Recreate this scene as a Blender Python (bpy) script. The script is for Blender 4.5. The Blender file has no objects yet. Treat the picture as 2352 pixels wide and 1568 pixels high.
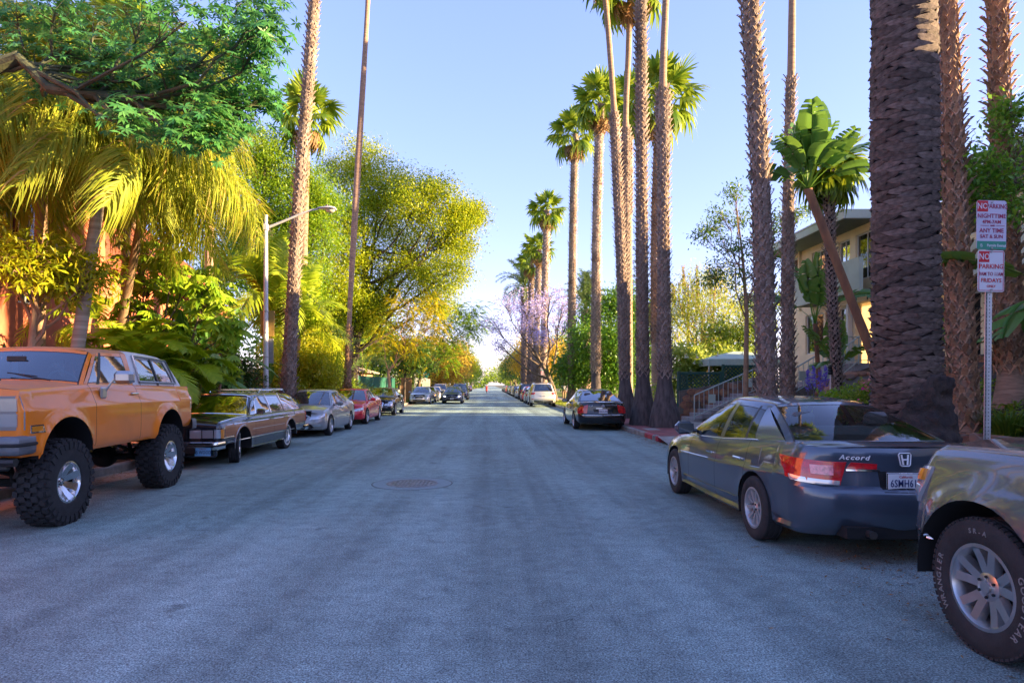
import bpy, bmesh, math, random
import numpy as np
from mathutils import Vector, Matrix, Euler
R = math.radians
PI = math.pi
random.seed(11)
rng = np.random.default_rng(11)
scene = bpy.context.scene
col = scene.collection

# ------------------------------------------------------------------ camera
cd = bpy.data.cameras.new('camera')
cam = bpy.data.objects.new('camera', cd)
col.objects.link(cam)
cam.location = (0, 0, 1.6)
cam.rotation_euler = (R(90), 0, 0)
cd.sensor_width = 36
cd.lens = 22.03
cd.shift_x = 0.0205
cd.shift_y = 0.0425
cd.clip_start = 0.05
cd.clip_end = 4000
scene.camera = cam

# ------------------------------------------------------------------ sky, sun, exposure
SUN_EL, SUN_AZ = 13.0, -12.0          # elevation; azimuth from +X towards +Y
W = bpy.data.worlds.new('World')
scene.world = W
W.use_nodes = True
wn = W.node_tree
wn.nodes.clear()
sky = wn.nodes.new('ShaderNodeTexSky')
sky.sky_type = 'NISHITA'
sky.sun_disc = False
sky.sun_elevation = R(SUN_EL)
sky.sun_rotation = R(90 - SUN_AZ)
sky.altitude = 50
sky.air_density = 1.0
sky.dust_density = 0.6
sky.ozone_density = 3.0
hs = wn.nodes.new('ShaderNodeHueSaturation')
hs.inputs['Saturation'].default_value = 1.24
bg = wn.nodes.new('ShaderNodeBackground')
bg.inputs['Strength'].default_value = 0.15
wo = wn.nodes.new('ShaderNodeOutputWorld')
gm_ = wn.nodes.new('ShaderNodeGamma')
gm_.inputs['Gamma'].default_value = 0.61
wn.links.new(sky.outputs[0], gm_.inputs['Color'])
tn = wn.nodes.new('ShaderNodeMix')
tn.data_type = 'RGBA'; tn.blend_type = 'MULTIPLY'
tn.inputs[0].default_value = 1.0
tn.inputs[7].default_value = (.93, .775, .96, 1)
wn.links.new(gm_.outputs[0], tn.inputs[6])
wn.links.new(tn.outputs[2], hs.inputs['Color'])
wn.links.new(hs.outputs[0], bg.inputs['Color'])
wn.links.new(bg.outputs[0], wo.inputs['Surface'])
sl = bpy.data.lights.new('sun', 'SUN')
sl.energy = 4.2
sl.angle = R(0.5)
sl.color = (1.0, 0.70, 0.36)
so = bpy.data.objects.new('sun', sl)
col.objects.link(so)
sdir = Vector((math.cos(R(SUN_EL)) * math.cos(R(SUN_AZ)), math.cos(R(SUN_EL)) * math.sin(R(SUN_AZ)), math.sin(R(SUN_EL))))
so.rotation_euler = sdir.to_track_quat('Z', 'Y').to_euler()
so.location = (60, -10, 30)
vs = scene.view_settings
vs.view_transform = 'Standard'
vs.look = 'None'
vs.gamma = 1
vs.use_curve_mapping = False
vs.exposure = 2.62
try:
    scene.cycles.max_bounces = 8
    scene.cycles.transparent_max_bounces = 16
    scene.cycles.diffuse_bounces = 4
    scene.cycles.caustics_reflective = False
    scene.cycles.caustics_refractive = False
    scene.cycles.sample_clamp_indirect = 6
except Exception:
    pass

# ------------------------------------------------------------------ helpers
def at(dx, dy, Y):
    """photo measurement (2352 px wide view) at distance Y -> place in the street"""
    return Vector(((dx - 1129) * Y / 1439.4, Y, 1.6 - (dy - 884.3) * Y / 1439.4))

def node(nt, t, **kw):
    n = nt.nodes.new(t)
    for k, v in kw.items():
        if k in n.inputs:
            n.inputs[k].default_value = v
        else:
            setattr(n, k, v)
    return n

def c4(c):
    return (c[0], c[1], c[2], 1)

MATS = {}
def pm(name, c, rough=.5, metal=0.0, var=0.0, scale=4.0, c2=None, bump=0.0, bscale=30.0, coat=0.0, spec=.5,
       emit=None, stretch=None, detail=4.0, rnd=0.0):
    """principled material whose colour and relief come from object-space noise"""
    if name in MATS:
        return MATS[name]
    m = bpy.data.materials.new(name)
    m.use_nodes = True
    nt = m.node_tree
    b = nt.nodes['Principled BSDF']
    b.inputs['Base Color'].default_value = c4(c)
    b.inputs['Roughness'].default_value = rough
    b.inputs['Metallic'].default_value = metal
    b.inputs['Specular IOR Level'].default_value = spec
    b.inputs['Coat Weight'].default_value = coat
    b.inputs['Coat Roughness'].default_value = .04
    if emit:
        b.inputs['Emission Color'].default_value = c4(c)
        b.inputs['Emission Strength'].default_value = emit
    tc = None
    if var or bump or c2:
        tc = nt.nodes.new('ShaderNodeTexCoord').outputs['Object']
        if stretch:
            mp = nt.nodes.new('ShaderNodeMapping')
            mp.inputs['Scale'].default_value = stretch
            nt.links.new(tc, mp.inputs[0])
            tc = mp.outputs[0]
    out = None
    if var or c2:
        nz = node(nt, 'ShaderNodeTexNoise', Scale=scale, Detail=detail, Roughness=.6)
        nt.links.new(tc, nz.inputs['Vector'])
        mx = node(nt, 'ShaderNodeMix', data_type='RGBA')
        a = c if c2 else tuple(v * (1 - var) for v in c)
        d = c2 if c2 else tuple(min(1, v * (1 + var)) for v in c)
        mr = node(nt, 'ShaderNodeMapRange')
        mr.inputs[1].default_value = .35
        mr.inputs[2].default_value = .65
        nt.links.new(nz.outputs[0], mr.inputs[0])
        nt.links.new(mr.outputs[0], mx.inputs[0])
        mx.inputs[6].default_value = c4(a)
        mx.inputs[7].default_value = c4(d)
        out = mx.outputs[2]
        if rnd:
            oi = nt.nodes.new('ShaderNodeObjectInfo')
            r2 = node(nt, 'ShaderNodeMapRange')
            r2.inputs[3].default_value = 1 - rnd
            r2.inputs[4].default_value = 1 + rnd
            nt.links.new(oi.outputs['Random'], r2.inputs[0])
            h = nt.nodes.new('ShaderNodeHueSaturation')
            nt.links.new(out, h.inputs['Color'])
            nt.links.new(r2.outputs[0], h.inputs['Value'])
            out = h.outputs[0]
        nt.links.new(out, b.inputs['Base Color'])
    if bump:
        n2 = node(nt, 'ShaderNodeTexNoise', Scale=bscale, Detail=5.0)
        nt.links.new(tc, n2.inputs['Vector'])
        bp = node(nt, 'ShaderNodeBump', Strength=bump, Distance=.02)
        nt.links.new(n2.outputs[0], bp.inputs['Height'])
        nt.links.new(bp.outputs[0], b.inputs['Normal'])
    MATS[name] = m
    return m

def leafmat(name, c1, c2, trans=.35, rough=.45, c3=None):
    """leaf: two-tone per leaf, some light passing through"""
    if name in MATS:
        return MATS[name]
    m = bpy.data.materials.new(name)
    m.use_nodes = True
    nt = m.node_tree
    b = nt.nodes['Principled BSDF']
    g = nt.nodes.new('ShaderNodeNewGeometry')
    rp = nt.nodes.new('ShaderNodeValToRGB')
    rp.color_ramp.elements[0].color = c4(c1)
    rp.color_ramp.elements[1].color = c4(c2)
    if c3:
        e = rp.color_ramp.elements.new(.9)
        e.color = c4(c2)
        rp.color_ramp.elements[-1].color = c4(c3)
    nt.links.new(g.outputs['Random Per Island'], rp.inputs[0])
    nt.links.new(rp.outputs[0], b.inputs['Base Color'])
    b.inputs['Roughness'].default_value = rough
    b.inputs['Specular IOR Level'].default_value = .4
    t = nt.nodes.new('ShaderNodeBsdfTranslucent')
    hv = nt.nodes.new('ShaderNodeHueSaturation')
    hv.inputs['Value'].default_value = 1.5
    hv.inputs['Hue'].default_value = .485
    nt.links.new(rp.outputs[0], hv.inputs['Color'])
    nt.links.new(hv.outputs[0], t.inputs['Color'])
    ms = nt.nodes.new('ShaderNodeMixShader')
    ms.inputs[0].default_value = trans
    nt.links.new(b.outputs[0], ms.inputs[1])
    nt.links.new(t.outputs[0], ms.inputs[2])
    nt.links.new(ms.outputs[0], nt.nodes['Material Output'].inputs['Surface'])
    MATS[name] = m
    return m

def glassmat(name, tint, refl=.12, dark=.0):
    if name in MATS:
        return MATS[name]
    m = bpy.data.materials.new(name)
    m.use_nodes = True
    nt = m.node_tree
    nt.nodes.remove(nt.nodes['Principled BSDF'])
    tr = node(nt, 'ShaderNodeBsdfTransparent')
    tr.inputs[0].default_value = c4(tint)
    gl = node(nt, 'ShaderNodeBsdfGlossy', Roughness=.015)
    gl.inputs[0].default_value = (.95, .97, 1, 1)
    fr = node(nt, 'ShaderNodeLayerWeight')
    fr.inputs['Blend'].default_value = .5
    pw = node(nt, 'ShaderNodeMath', operation='POWER')
    pw.inputs[1].default_value = 4.0
    nt.links.new(fr.outputs['Facing'], pw.inputs[0])
    ad = node(nt, 'ShaderNodeMath', operation='ADD', use_clamp=True)
    ad.inputs[1].default_value = refl + .03
    nt.links.new(pw.outputs[0], ad.inputs[0])
    ms = nt.nodes.new('ShaderNodeMixShader')
    nt.links.new(ad.outputs[0], ms.inputs[0])
    nt.links.new(tr.outputs[0], ms.inputs[1])
    nt.links.new(gl.outputs[0], ms.inputs[2])
    nt.links.new(ms.outputs[0], nt.nodes['Material Output'].inputs['Surface'])
    MATS[name] = m
    return m

class MB:
    """collects polygons for one mesh object"""
    def __init__(s):
        s.v = []; s.f = []; s.m = []
    def add(s, vs, fs, m=0):
        o = len(s.v)
        s.v.extend([tuple(p) for p in vs])
        for f in fs:
            s.f.append(tuple(i + o for i in f)); s.m.append(m)
        return s
    def box(s, c, d, rot=None, m=0):
        hx, hy, hz = d[0] / 2, d[1] / 2, d[2] / 2
        P = [Vector((x, y, z)) for x in (-hx, hx) for y in (-hy, hy) for z in (-hz, hz)]
        if rot is not None:
            M = rot if isinstance(rot, Matrix) else Euler(rot).to_matrix()
            P = [M @ p for p in P]
        c = Vector(c)
        return s.add([p + c for p in P], [(0, 1, 3, 2), (4, 6, 7, 5), (0, 4, 5, 1), (2, 3, 7, 6), (0, 2, 6, 4), (1, 5, 7, 3)], m)
    def bbox(s, c, d, b=.01, rot=None, m=0):
        """box with bevelled edges"""
        hx, hy, hz = d[0] / 2, d[1] / 2, d[2] / 2
        b = min(b, hx * .95, hy * .95, hz * .95)
        P = []; idx = {}
        for sx in (-1, 1):
            for sy in (-1, 1):
                for sz in (-1, 1):
                    idx[(sx, sy, sz)] = len(P)
                    P += [Vector((sx * hx, sy * (hy - b), sz * (hz - b))), Vector((sx * (hx - b), sy * hy, sz * (hz - b))), Vector((sx * (hx - b), sy * (hy - b), sz * hz))]
        F = []
        for a in range(3):
            o = [i for i in range(3) if i != a]
            for sg in (-1, 1):
                q = []
                for (u, w) in ((-1, -1), (1, -1), (1, 1), (-1, 1)):
                    k = [0, 0, 0]; k[a] = sg; k[o[0]] = u; k[o[1]] = w
                    q.append(idx[tuple(k)] + a)
                F.append(q)
                for w in (-1, 1):       # edges between axis a and o[0]; each once
                    pass
        for a in range(3):
            p, q = [i for i in range(3) if i != a]
            for sp in (-1, 1):
                for sq in (-1, 1):
                    k0 = [0, 0, 0]; k0[a] = -1; k0[p] = sp; k0[q] = sq
                    k1 = list(k0); k1[a] = 1
                    F.append([idx[tuple(k0)] + p, idx[tuple(k1)] + p, idx[tuple(k1)] + q, idx[tuple(k0)] + q])
        for k, i in idx.items():
            F.append([i, i + 1, i + 2])
        if rot is not None:
            M = rot if isinstance(rot, Matrix) else Euler(rot).to_matrix()
            P = [M @ p for p in P]
        c = Vector(c)
        s.fix = True
        return s.add([p + c for p in P], F, m)
    def tube(s, pts, rad, n=8, m=0, cap=True):
        pts = [Vector(p) for p in pts]
        if not hasattr(rad, '__len__'):
            rad = [rad] * len(pts)
        vs = []; prev = None
        for i, p in enumerate(pts):
            t = (pts[min(i + 1, len(pts) - 1)] - pts[max(i - 1, 0)])
            t = t.normalized() if t.length > 1e-9 else Vector((0, 0, 1))
            if prev is None:
                a = Vector((1, 0, 0)) if abs(t.x) < .9 else Vector((0, 1, 0))
                u = t.cross(a).normalized()
            else:
                u = prev - t * prev.dot(t)
                u = u.normalized() if u.length > 1e-6 else t.orthogonal().normalized()
            prev = u
            w = t.cross(u)
            for k in range(n):
                a = 2 * PI * k / n
                vs.append(p + (u * math.cos(a) + w * math.sin(a)) * rad[i])
        fs = []
        for i in range(len(pts) - 1):
            for k in range(n):
                a, b2 = i * n + k, i * n + (k + 1) % n
                fs.append((a, b2, b2 + n, a + n))
        if cap:
            fs.append(tuple(range(n - 1, -1, -1)))
            fs.append(tuple(range((len(pts) - 1) * n, len(pts) * n)))
        return s.add(vs, fs, m)
    def cyl(s, p0, p1, r, n=12, r1=None, m=0):
        return s.tube([p0, p1], [r, r if r1 is None else r1], n, m)
    def lathe(s, prof, n=24, axis='z', c=(0, 0, 0), m=0, closed=False):
        """prof: list of (radius, height)"""
        vs = []
        for (r, h) in prof:
            for k in range(n):
                a = 2 * PI * k / n
                x, y = r * math.cos(a), r * math.sin(a)
                p = (x, y, h) if axis == 'z' else ((x, h, y) if axis == 'y' else (h, x, y))
                vs.append((p[0] + c[0], p[1] + c[1], p[2] + c[2]))
        fs = []
        L = len(prof)
        for i in range(L if closed else L - 1):
            j = (i + 1) % L
            for k in range(n):
                k2 = (k + 1) % n
                fs.append((i * n + k, i * n + k2, j * n + k2, j * n + k))
        return s.add(vs, fs, m)
    def grid(s, P, m=0, flip=False, closed=False):
        """P[i][j] points"""
        nu, nv = len(P), len(P[0])
        vs = [p for row in P for p in row]
        fs = []
        for i in range(nu - 1):
            for j in range(nv if closed else nv - 1):
                j2 = (j + 1) % nv
                q = (i * nv + j, (i + 1) * nv + j, (i + 1) * nv + j2, i * nv + j2)
                fs.append(q[::-1] if flip else q)
        return s.add(vs, fs, m)
    def prism(s, poly, h, M=None, m=0):
        """2D polygon extruded along +z by h, then M"""
        n = len(poly)
        vs = [Vector((x, y, 0)) for x, y in poly] + [Vector((x, y, h)) for x, y in poly]
        if M is not None:
            vs = [M @ p for p in vs]
        fs = [tuple(range(n - 1, -1, -1)), tuple(range(n, 2 * n))]
        fs += [(i, (i + 1) % n, n + (i + 1) % n, n + i) for i in range(n)]
        return s.add(vs, fs, m)
    def ball(s, c, r, nu=12, nv=8, m=0):
        rx, ry, rz = r if hasattr(r, '__len__') else (r, r, r)
        P = []
        for i in range(nv + 1):
            t = PI * i / nv
            P.append([(c[0] + rx * math.sin(t) * math.cos(2 * PI * j / nu), c[1] + ry * math.sin(t) * math.sin(2 * PI * j / nu), c[2] - rz * math.cos(t)) for j in range(nu)])
        return s.grid(P, m, flip=True, closed=True)
    def mirror_y(s):
        o = MB()
        o.v = [(x, -y, z) for x, y, z in s.v]; o.f = [f[::-1] for f in s.f]; o.m = list(s.m)
        return o
    def join(s, o):
        return_ = len(s.v)
        s.v += o.v; s.f += [tuple(i + return_ for i in f) for f in o.f]; s.m += o.m
        return s
    def mesh(s, name, mats, sharp=35, smooth=True, fixn=False):
        me = bpy.data.meshes.new(name)
        me.from_pydata(s.v, [], s.f)
        for m in (mats if isinstance(mats, (list, tuple)) else [mats]):
            me.materials.append(m)
        if any(s.m):
            me.polygons.foreach_set('material_index', s.m)
        if fixn or getattr(s, 'fix', False):
            bm = bmesh.new(); bm.from_mesh(me)
            bmesh.ops.remove_doubles(bm, verts=bm.verts, dist=1e-5)
            bmesh.ops.recalc_face_normals(bm, faces=bm.faces)
            bm.to_mesh(me); bm.free()
        if smooth:
            me.polygons.foreach_set('use_smooth', [True] * len(me.polygons))
            if sharp:
                me.set_sharp_from_angle(angle=R(sharp))
        me.update()
        return me
    def build(s, name, mats, parent=None, **kw):
        return link(name, s.mesh(name, mats, **kw), parent)

def link(name, me, parent=None, loc=None, rot=None, scale=None):
    o = bpy.data.objects.new(name, me)
    col.objects.link(o)
    if parent is not None:
        o.parent = parent
    if loc is not None:
        o.location = loc
    if rot is not None:
        o.rotation_euler = rot
    if scale is not None:
        o.scale = scale if hasattr(scale, '__len__') else (scale,) * 3
    return o

def thing(name, label, cat, loc=(0, 0, 0), rz=0.0, group=None):
    o = bpy.data.objects.new(name, None)
    o.empty_display_size = .2
    col.objects.link(o)
    o.location = loc
    o.rotation_euler = (0, 0, rz)
    return tag(o, label, cat, group)

def tag(o, label=None, cat=None, group=None, kind=None):
    if label: o['label'] = label
    if cat: o['category'] = cat
    if group: o['group'] = group
    if kind: o['kind'] = kind
    return o

def kids(root):
    return list(root.children)

def dup(root, loc, rz=None, label=None, swap=None, scale=None):
    """copy a thing with its parts and sub-parts; swap replaces materials"""
    def cp(o, par):
        c = o.copy()
        col.objects.link(c)
        if par is not None:
            c.parent = par
        if swap and o.type == 'MESH':
            for i, sl_ in enumerate(c.material_slots):
                nm = sl_.material.name if sl_.material else ''
                if nm in swap:
                    sl_.link = 'OBJECT'
                    sl_.material = swap[nm]
        for ch in o.children:
            cp(ch, c)
        return c
    r = cp(root, None)
    r.location = loc
    if rz is not None:
        r.rotation_euler = (0, 0, rz)
    if scale is not None:
        r.scale = (scale,) * 3 if not hasattr(scale, '__len__') else scale
    if label:
        r['label'] = label
    return r

def np_mesh(name, V, F, mats, midx=None, smooth=False):
    """mesh from numpy vertices (n,3) and faces (m,k)"""
    me = bpy.data.meshes.new(name)
    V = np.ascontiguousarray(V, dtype=np.float32); F = np.ascontiguousarray(F, dtype=np.int32)
    k = F.shape[1]
    me.vertices.add(len(V)); me.vertices.foreach_set('co', V.ravel())
    me.loops.add(F.size); me.loops.foreach_set('vertex_index', F.ravel())
    me.polygons.add(len(F)); me.polygons.foreach_set('loop_start', np.arange(0, F.size, k, dtype=np.int32))
    for m in (mats if isinstance(mats, (list, tuple)) else [mats]):
        me.materials.append(m)
    if midx is not None:
        me.polygons.foreach_set('material_index', np.asarray(midx, dtype=np.int32))
    if smooth:
        me.polygons.foreach_set('use_smooth', np.ones(len(F), dtype=bool))
    me.update(calc_edges=True)
    return me

_txt = {}
def text_mesh(s, size, ext=.001, mat=None, align='CENTER', shear=0.0, sx=1.0, space=1.0, bold=0.0):
    cu = bpy.data.curves.new('lettering', 'FONT')
    cu.body = s; cu.size = size; cu.extrude = ext; cu.align_x = align; cu.align_y = 'CENTER'
    cu.shear = shear; cu.resolution_u = 2; cu.space_character = space; cu.offset = bold
    ob = bpy.data.objects.new('tmp_text', cu)
    col.objects.link(ob)
    bpy.context.view_layer.update()
    me = bpy.data.meshes.new_from_object(ob.evaluated_get(bpy.context.evaluated_depsgraph_get()))
    bpy.data.objects.remove(ob)
    me.name = 'lettering'
    me.materials.clear()
    if sx != 1.0:
        me.transform(Matrix.Diagonal((sx, 1, 1, 1)))
    if mat:
        me.materials.append(mat)
    return me

def spl(pts, x):
    """smooth monotone interpolation of (x, y) knots"""
    n = len(pts)
    if x <= pts[0][0]: return pts[0][1]
    if x >= pts[-1][0]: return pts[-1][1]
    for i in range(n - 1):
        if x <= pts[i + 1][0]:
            break
    def d(k):
        return (pts[k + 1][1] - pts[k][1]) / (pts[k + 1][0] - pts[k][0])
    def m(k):
        if k == 0: return d(0)
        if k == n - 1: return d(n - 2)
        a, b = d(k - 1), d(k)
        return 0 if a * b <= 0 else 2 * a * b / (a + b)
    h = pts[i + 1][0] - pts[i][0]
    t = (x - pts[i][0]) / h
    return ((2 * t**3 - 3 * t**2 + 1) * pts[i][1] + (t**3 - 2 * t**2 + t) * h * m(i) + (-2 * t**3 + 3 * t**2) * pts[i + 1][1] + (t**3 - t**2) * h * m(i + 1))
def lin(pts, x):
    return float(np.interp(x, [p[0] for p in pts], [p[1] for p in pts]))
# ------------------------------------------------------------------ the setting
def part(root, name, mb, mats, parent=None, **kw):
    """mb in world coordinates, root unrotated"""
    l = root.location
    mb.v = [(x - l.x, y - l.y, z - l.z) for x, y, z in mb.v]
    return mb.build(name, mats, parent or root, **kw)

def asphalt():
    m = bpy.data.materials.new('asphalt')
    m.use_nodes = True
    nt = m.node_tree
    b = nt.nodes['Principled BSDF']
    L = nt.links.new
    tc = nt.nodes.new('ShaderNodeTexCoord').outputs['Object']
    def noise(scale, detail=4, stretch=None, rough=.6):
        src = tc
        if stretch:
            mp = nt.nodes.new('ShaderNodeMapping')
            mp.inputs['Scale'].default_value = stretch
            L(tc, mp.inputs[0]); src = mp.outputs[0]
        n = node(nt, 'ShaderNodeTexNoise', Scale=scale, Detail=detail, Roughness=rough)
        L(src, n.inputs['Vector'])
        return n.outputs[0]
    def rng_(x, a, b2, c, d):
        r = node(nt, 'ShaderNodeMapRange')
        for i, v in enumerate((a, b2, c, d)):
            r.inputs[i + 1].default_value = v
        L(x, r.inputs[0])
        return r.outputs[0]
    def mul(x, y):
        k = node(nt, 'ShaderNodeMath', operation='MULTIPLY')
        L(x, k.inputs[0]); L(y, k.inputs[1])
        return k.outputs[0]
    patches = rng_(noise(.55, 5), .35, .68, .86, 1.12)
    streak = rng_(noise(1.1, 4, (1.0, .035, 1)), .36, .64, .74, 1.26)
    mott = rng_(noise(5, 8, (1, 1.2, 1), .72), .34, .66, .76, 1.18)
    grain = rng_(noise(95, 3), .38, .62, .42, 1.62)
    grain2 = rng_(noise(46, 3), .35, .65, .72, 1.3)
    v = mul(mul(mul(patches, streak), mul(mott, grain)), grain2)
    # cracks: thin borders of large cells, only in some areas
    vo = node(nt, 'ShaderNodeTexVoronoi', feature='DISTANCE_TO_EDGE', Scale=.75)
    wv = node(nt, 'ShaderNodeTexNoise', Scale=2.5, Detail=5.0)
    L(tc, wv.inputs['Vector'])
    mx = node(nt, 'ShaderNodeMix', data_type='RGBA', blend_type='ADD')
    mx.inputs[0].default_value = .55
    L(tc, mx.inputs[6]); L(wv.outputs['Color'], mx.inputs[7])
    L(mx.outputs[2], vo.inputs['Vector'])
    cr = rng_(vo.outputs[0], .001, .008, .6, 1.0)
    msk = rng_(noise(.33, 3), .53, .62, 0, 1)
    mm = node(nt, 'ShaderNodeMix', data_type='FLOAT')
    L(msk, mm.inputs[0]); mm.inputs[2].default_value = 1; L(cr, mm.inputs[3])
    v = mul(v, mm.outputs[0])
    # dark drips and patches
    dp = rng_(noise(1.9, 3), .66, .72, 1, .62)
    v = mul(v, dp)
    cb = node(nt, 'ShaderNodeMix', data_type='RGBA', blend_type='MULTIPLY')
    cb.inputs[0].default_value = 1
    cb.inputs[6].default_value = (.232, .328, .322, 1)
    cc = nt.nodes.new('ShaderNodeCombineColor')
    for i in range(3):
        L(v, cc.inputs[i])
    L(cc.outputs[0], cb.inputs[7])
    L(cb.outputs[2], b.inputs['Base Color'])
    b.inputs['Roughness'].default_value = .74
    b.inputs['Specular IOR Level'].default_value = .35
    bp = node(nt, 'ShaderNodeBump', Strength=.55, Distance=.012)
    L(mul(grain, grain2), bp.inputs['Height'])
    L(bp.outputs[0], b.inputs['Normal'])
    return m

concrete = pm('concrete', (.30, .29, .27), .85, var=.25, scale=2.2, bump=.25, bscale=60)
curb_conc = pm('curb_concrete', (.24, .23, .215), .85, var=.35, scale=3, bump=.3, bscale=40)
red_paint = pm('kerb_red_paint', (.33, .035, .055), .6, var=.35, scale=6)
red_slab = pm('red_concrete', (.25, .075, .07), .8, var=.3, scale=2.5, bump=.2, bscale=50)
soil = pm('soil', (.045, .030, .020), .95, var=.45, scale=5, bump=.8, bscale=25)
grass_m = pm('lawn', (.10, .16, .018), .9, var=.4, scale=9, bump=.8, bscale=60)
white_paint = pm('white_paint', (.75, .74, .71), .5, var=.08, scale=3)
black_iron = pm('dark_iron', (.035, .035, .04), .6, .6, var=.4, scale=14, bump=.3)
EARTH = pm('earth', (.085, .075, .045), .95, var=.4, scale=.8, c2=(.07, .085, .03), bump=.5)

CL, CR = -6.85, 4.72          # kerb faces
def sheet(name, x0, x1, y0, y1, z, m, nx=1, ny=1):
    b = MB().grid([[(x0 + (x1 - x0) * i / nx, y0 + (y1 - y0) * j / ny, z) for j in range(ny + 1)] for i in range(nx + 1)])
    return tag(b.build(name, m, smooth=False), kind='structure')

sheet('ground', -1500, 1500, -300, 3000, -.03, EARTH)
sheet('road', -6.25, CR, -40, 900, 0, asphalt())
sheet('gutter', CL, -6.25, -40, 420, 0.001, concrete)
def slab(name, x0, x1, y0, y1, z0, z1, m, b=.012):
    c = ((x0 + x1) / 2, (y0 + y1) / 2, (z0 + z1) / 2)
    return tag(MB().bbox(c, (x1 - x0, y1 - y0, z1 - z0), b).build(name, m), kind='structure')
# kerbs, made of cast lengths
kl = bpy.data.objects.new('kerb', None); col.objects.link(kl); tag(kl, kind='structure')
kr = bpy.data.objects.new('kerb', None); col.objects.link(kr); tag(kr, kind='structure')
def curbrow(root, x0, x1, y0, y1, m, step=3.0, h=.15):
    y = y0
    while y < y1 - .01:
        e = min(y + step, y1)
        MB().bbox(((x0 + x1) / 2, (y + e) / 2, h / 2 - .05), (x1 - x0, e - y - .012, h + .1), .03).build('kerb_stone', m, root)
        y = e
curbrow(kl, CL - .16, CL, -8, 36.2, curb_conc)
curbrow(kl, CL - .16, CL, 41.5, 140, curb_conc, 12)
curbrow(kr, CR, CR + .16, 17.85, 18.05, red_paint)
curbrow(kr, CR, CR + .16, 18.05, 18.4, curb_conc)
curbrow(kr, CR, CR + .16, 18.4, 19.3, red_paint)
curbrow(kr, CR, CR + .16, 19.3, 46, curb_conc)
curbrow(kr, CR, CR + .16, 46, 140, curb_conc, 12)
curbrow(kr, CR, CR + .16, -8, 12.0, curb_conc)
# number stencilled on the kerb
link('lettering', text_mesh('37', .13, .0008, pm('stencil_grey', (.11, .11, .11), .8)), kr, (CR - .003, 18.22, .085), (R(90), 0, R(-90)))
# driveway apron: ramp between kerbs
rp = MB().grid([[(CR, y, .012 + (0.13 if (y in (16.4, 17.84, 12.0)) and False else 0)) for y in (12.05, 13.0, 16.6, 17.8)],
                [(6.6, y, .15) for y in (12.05, 13.0, 16.6, 17.8)]])
rp.v[0] = (CR, 12.05, .15); rp.v[3] = (CR, 17.8, .15)
tag(rp.build('driveway_apron', concrete, smooth=False), kind='structure')
slab('parkway', CR + .17, 6.6, 17.85, 31.0, -.1, .150, red_slab)
slab('parkway', CR + .17, 6.6, 31.01, 46, -.1, .148, grass_m)
slab('parkway', CR + .17, 6.6, -8, 12.0, -.1, .149, soil)
slab('parkway', CR + .17, 6.6, 46.01, 140, -.1, .148, grass_m)
slab('parkway', -8.3, CL - .17, -8, 36.2, -.1, .147, soil)
slab('lawn', -8.3, CL - .17, 41.5, 140, -.1, .147, grass_m)
slab('driveway', -12, CL - .02, 36.22, 41.48, -.1, .02, concrete)
pv = bpy.data.objects.new('pavement', None); col.objects.link(pv); tag(pv, kind='structure')
for y in np.arange(4, 46, 1.5):
    MB().bbox((7.36, y + .75, .05), (1.48, 1.49, .2), .012).build('paving_slab', concrete, pv)
slab('pavement', 6.62, 8.1, 46.02, 160, -.1, .15, concrete)
slab('pavement', -9.9, -8.32, -8, 36.2, -.1, .15, concrete)
slab('pavement', -9.9, -8.32, 41.5, 160, -.1, .15, concrete)
slab('garden_bed', -40, -9.92, -8, 36.2, -.1, .20, soil)
slab('lawn', -40, -9.92, 41.5, 160, -.1, .19, grass_m)
slab('lawn', 8.12, 40, 29.6, 150, -.1, .19, grass_m)
slab('walkway', 8.12, 9.0, 23.0, 26.6, -.1, .152, concrete)
# dark tree wells
for (x, y) in ((6.02, 21.75), (5.62, 23.05), (5.98, 27.7)):
    slab('tree_well', x - .55, x + .55, y - .55, y + .55, .10, .157, soil)
slab('concrete_square', 5.05, 5.5, 20.2, 21.0, .10, .156, concrete)

# terrace garden in front of the flats
tr = MB()
tr.grid([[(x, y, z) for y in (2, 12, 17, 22.6)] for x, z in ((8.36, .66), (9.6, .95), (11.2, 1.55), (12.9, 2.2), (15.2, 2.3))])
tag(tr.build('garden_terrace', soil), kind='structure')

# ---- stone-faced walls: every stone its own mesh
stone_m = pm('stone', (.22, .12, .075), .85, var=.0, scale=2.2, c2=(.16, .13, .115), bump=.6, bscale=14, rnd=.55)
stone_m2 = pm('stone_tan', (.30, .16, .08), .85, scale=3, c2=(.20, .09, .065), bump=.6, bscale=14, rnd=.4)
mortar = pm('mortar', (.13, .115, .10), .9, var=.2, scale=8, bump=.4)
_st = []
for k in range(6):
    n = 7 + k % 3
    pts = [(math.cos(2 * PI * i / n) * random.uniform(.40, .52), math.sin(2 * PI * i / n) * random.uniform(.40, .52)) for i in range(n)]
    b = MB()
    b.add([(x, y, 0) for x, y in pts] + [(x * .9, y * .9, .12) for x, y in pts] + [(0, 0, .15)],
          [(i, (i + 1) % n, n + (i + 1) % n, n + i) for i in range(n)] + [(n + i, n + (i + 1) % n, 2 * n) for i in range(n)])
    _st.append(b)
_stm = [[b.mesh('stone', m, sharp=50) for b in _st] for m in (stone_m, stone_m2)]
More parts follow.
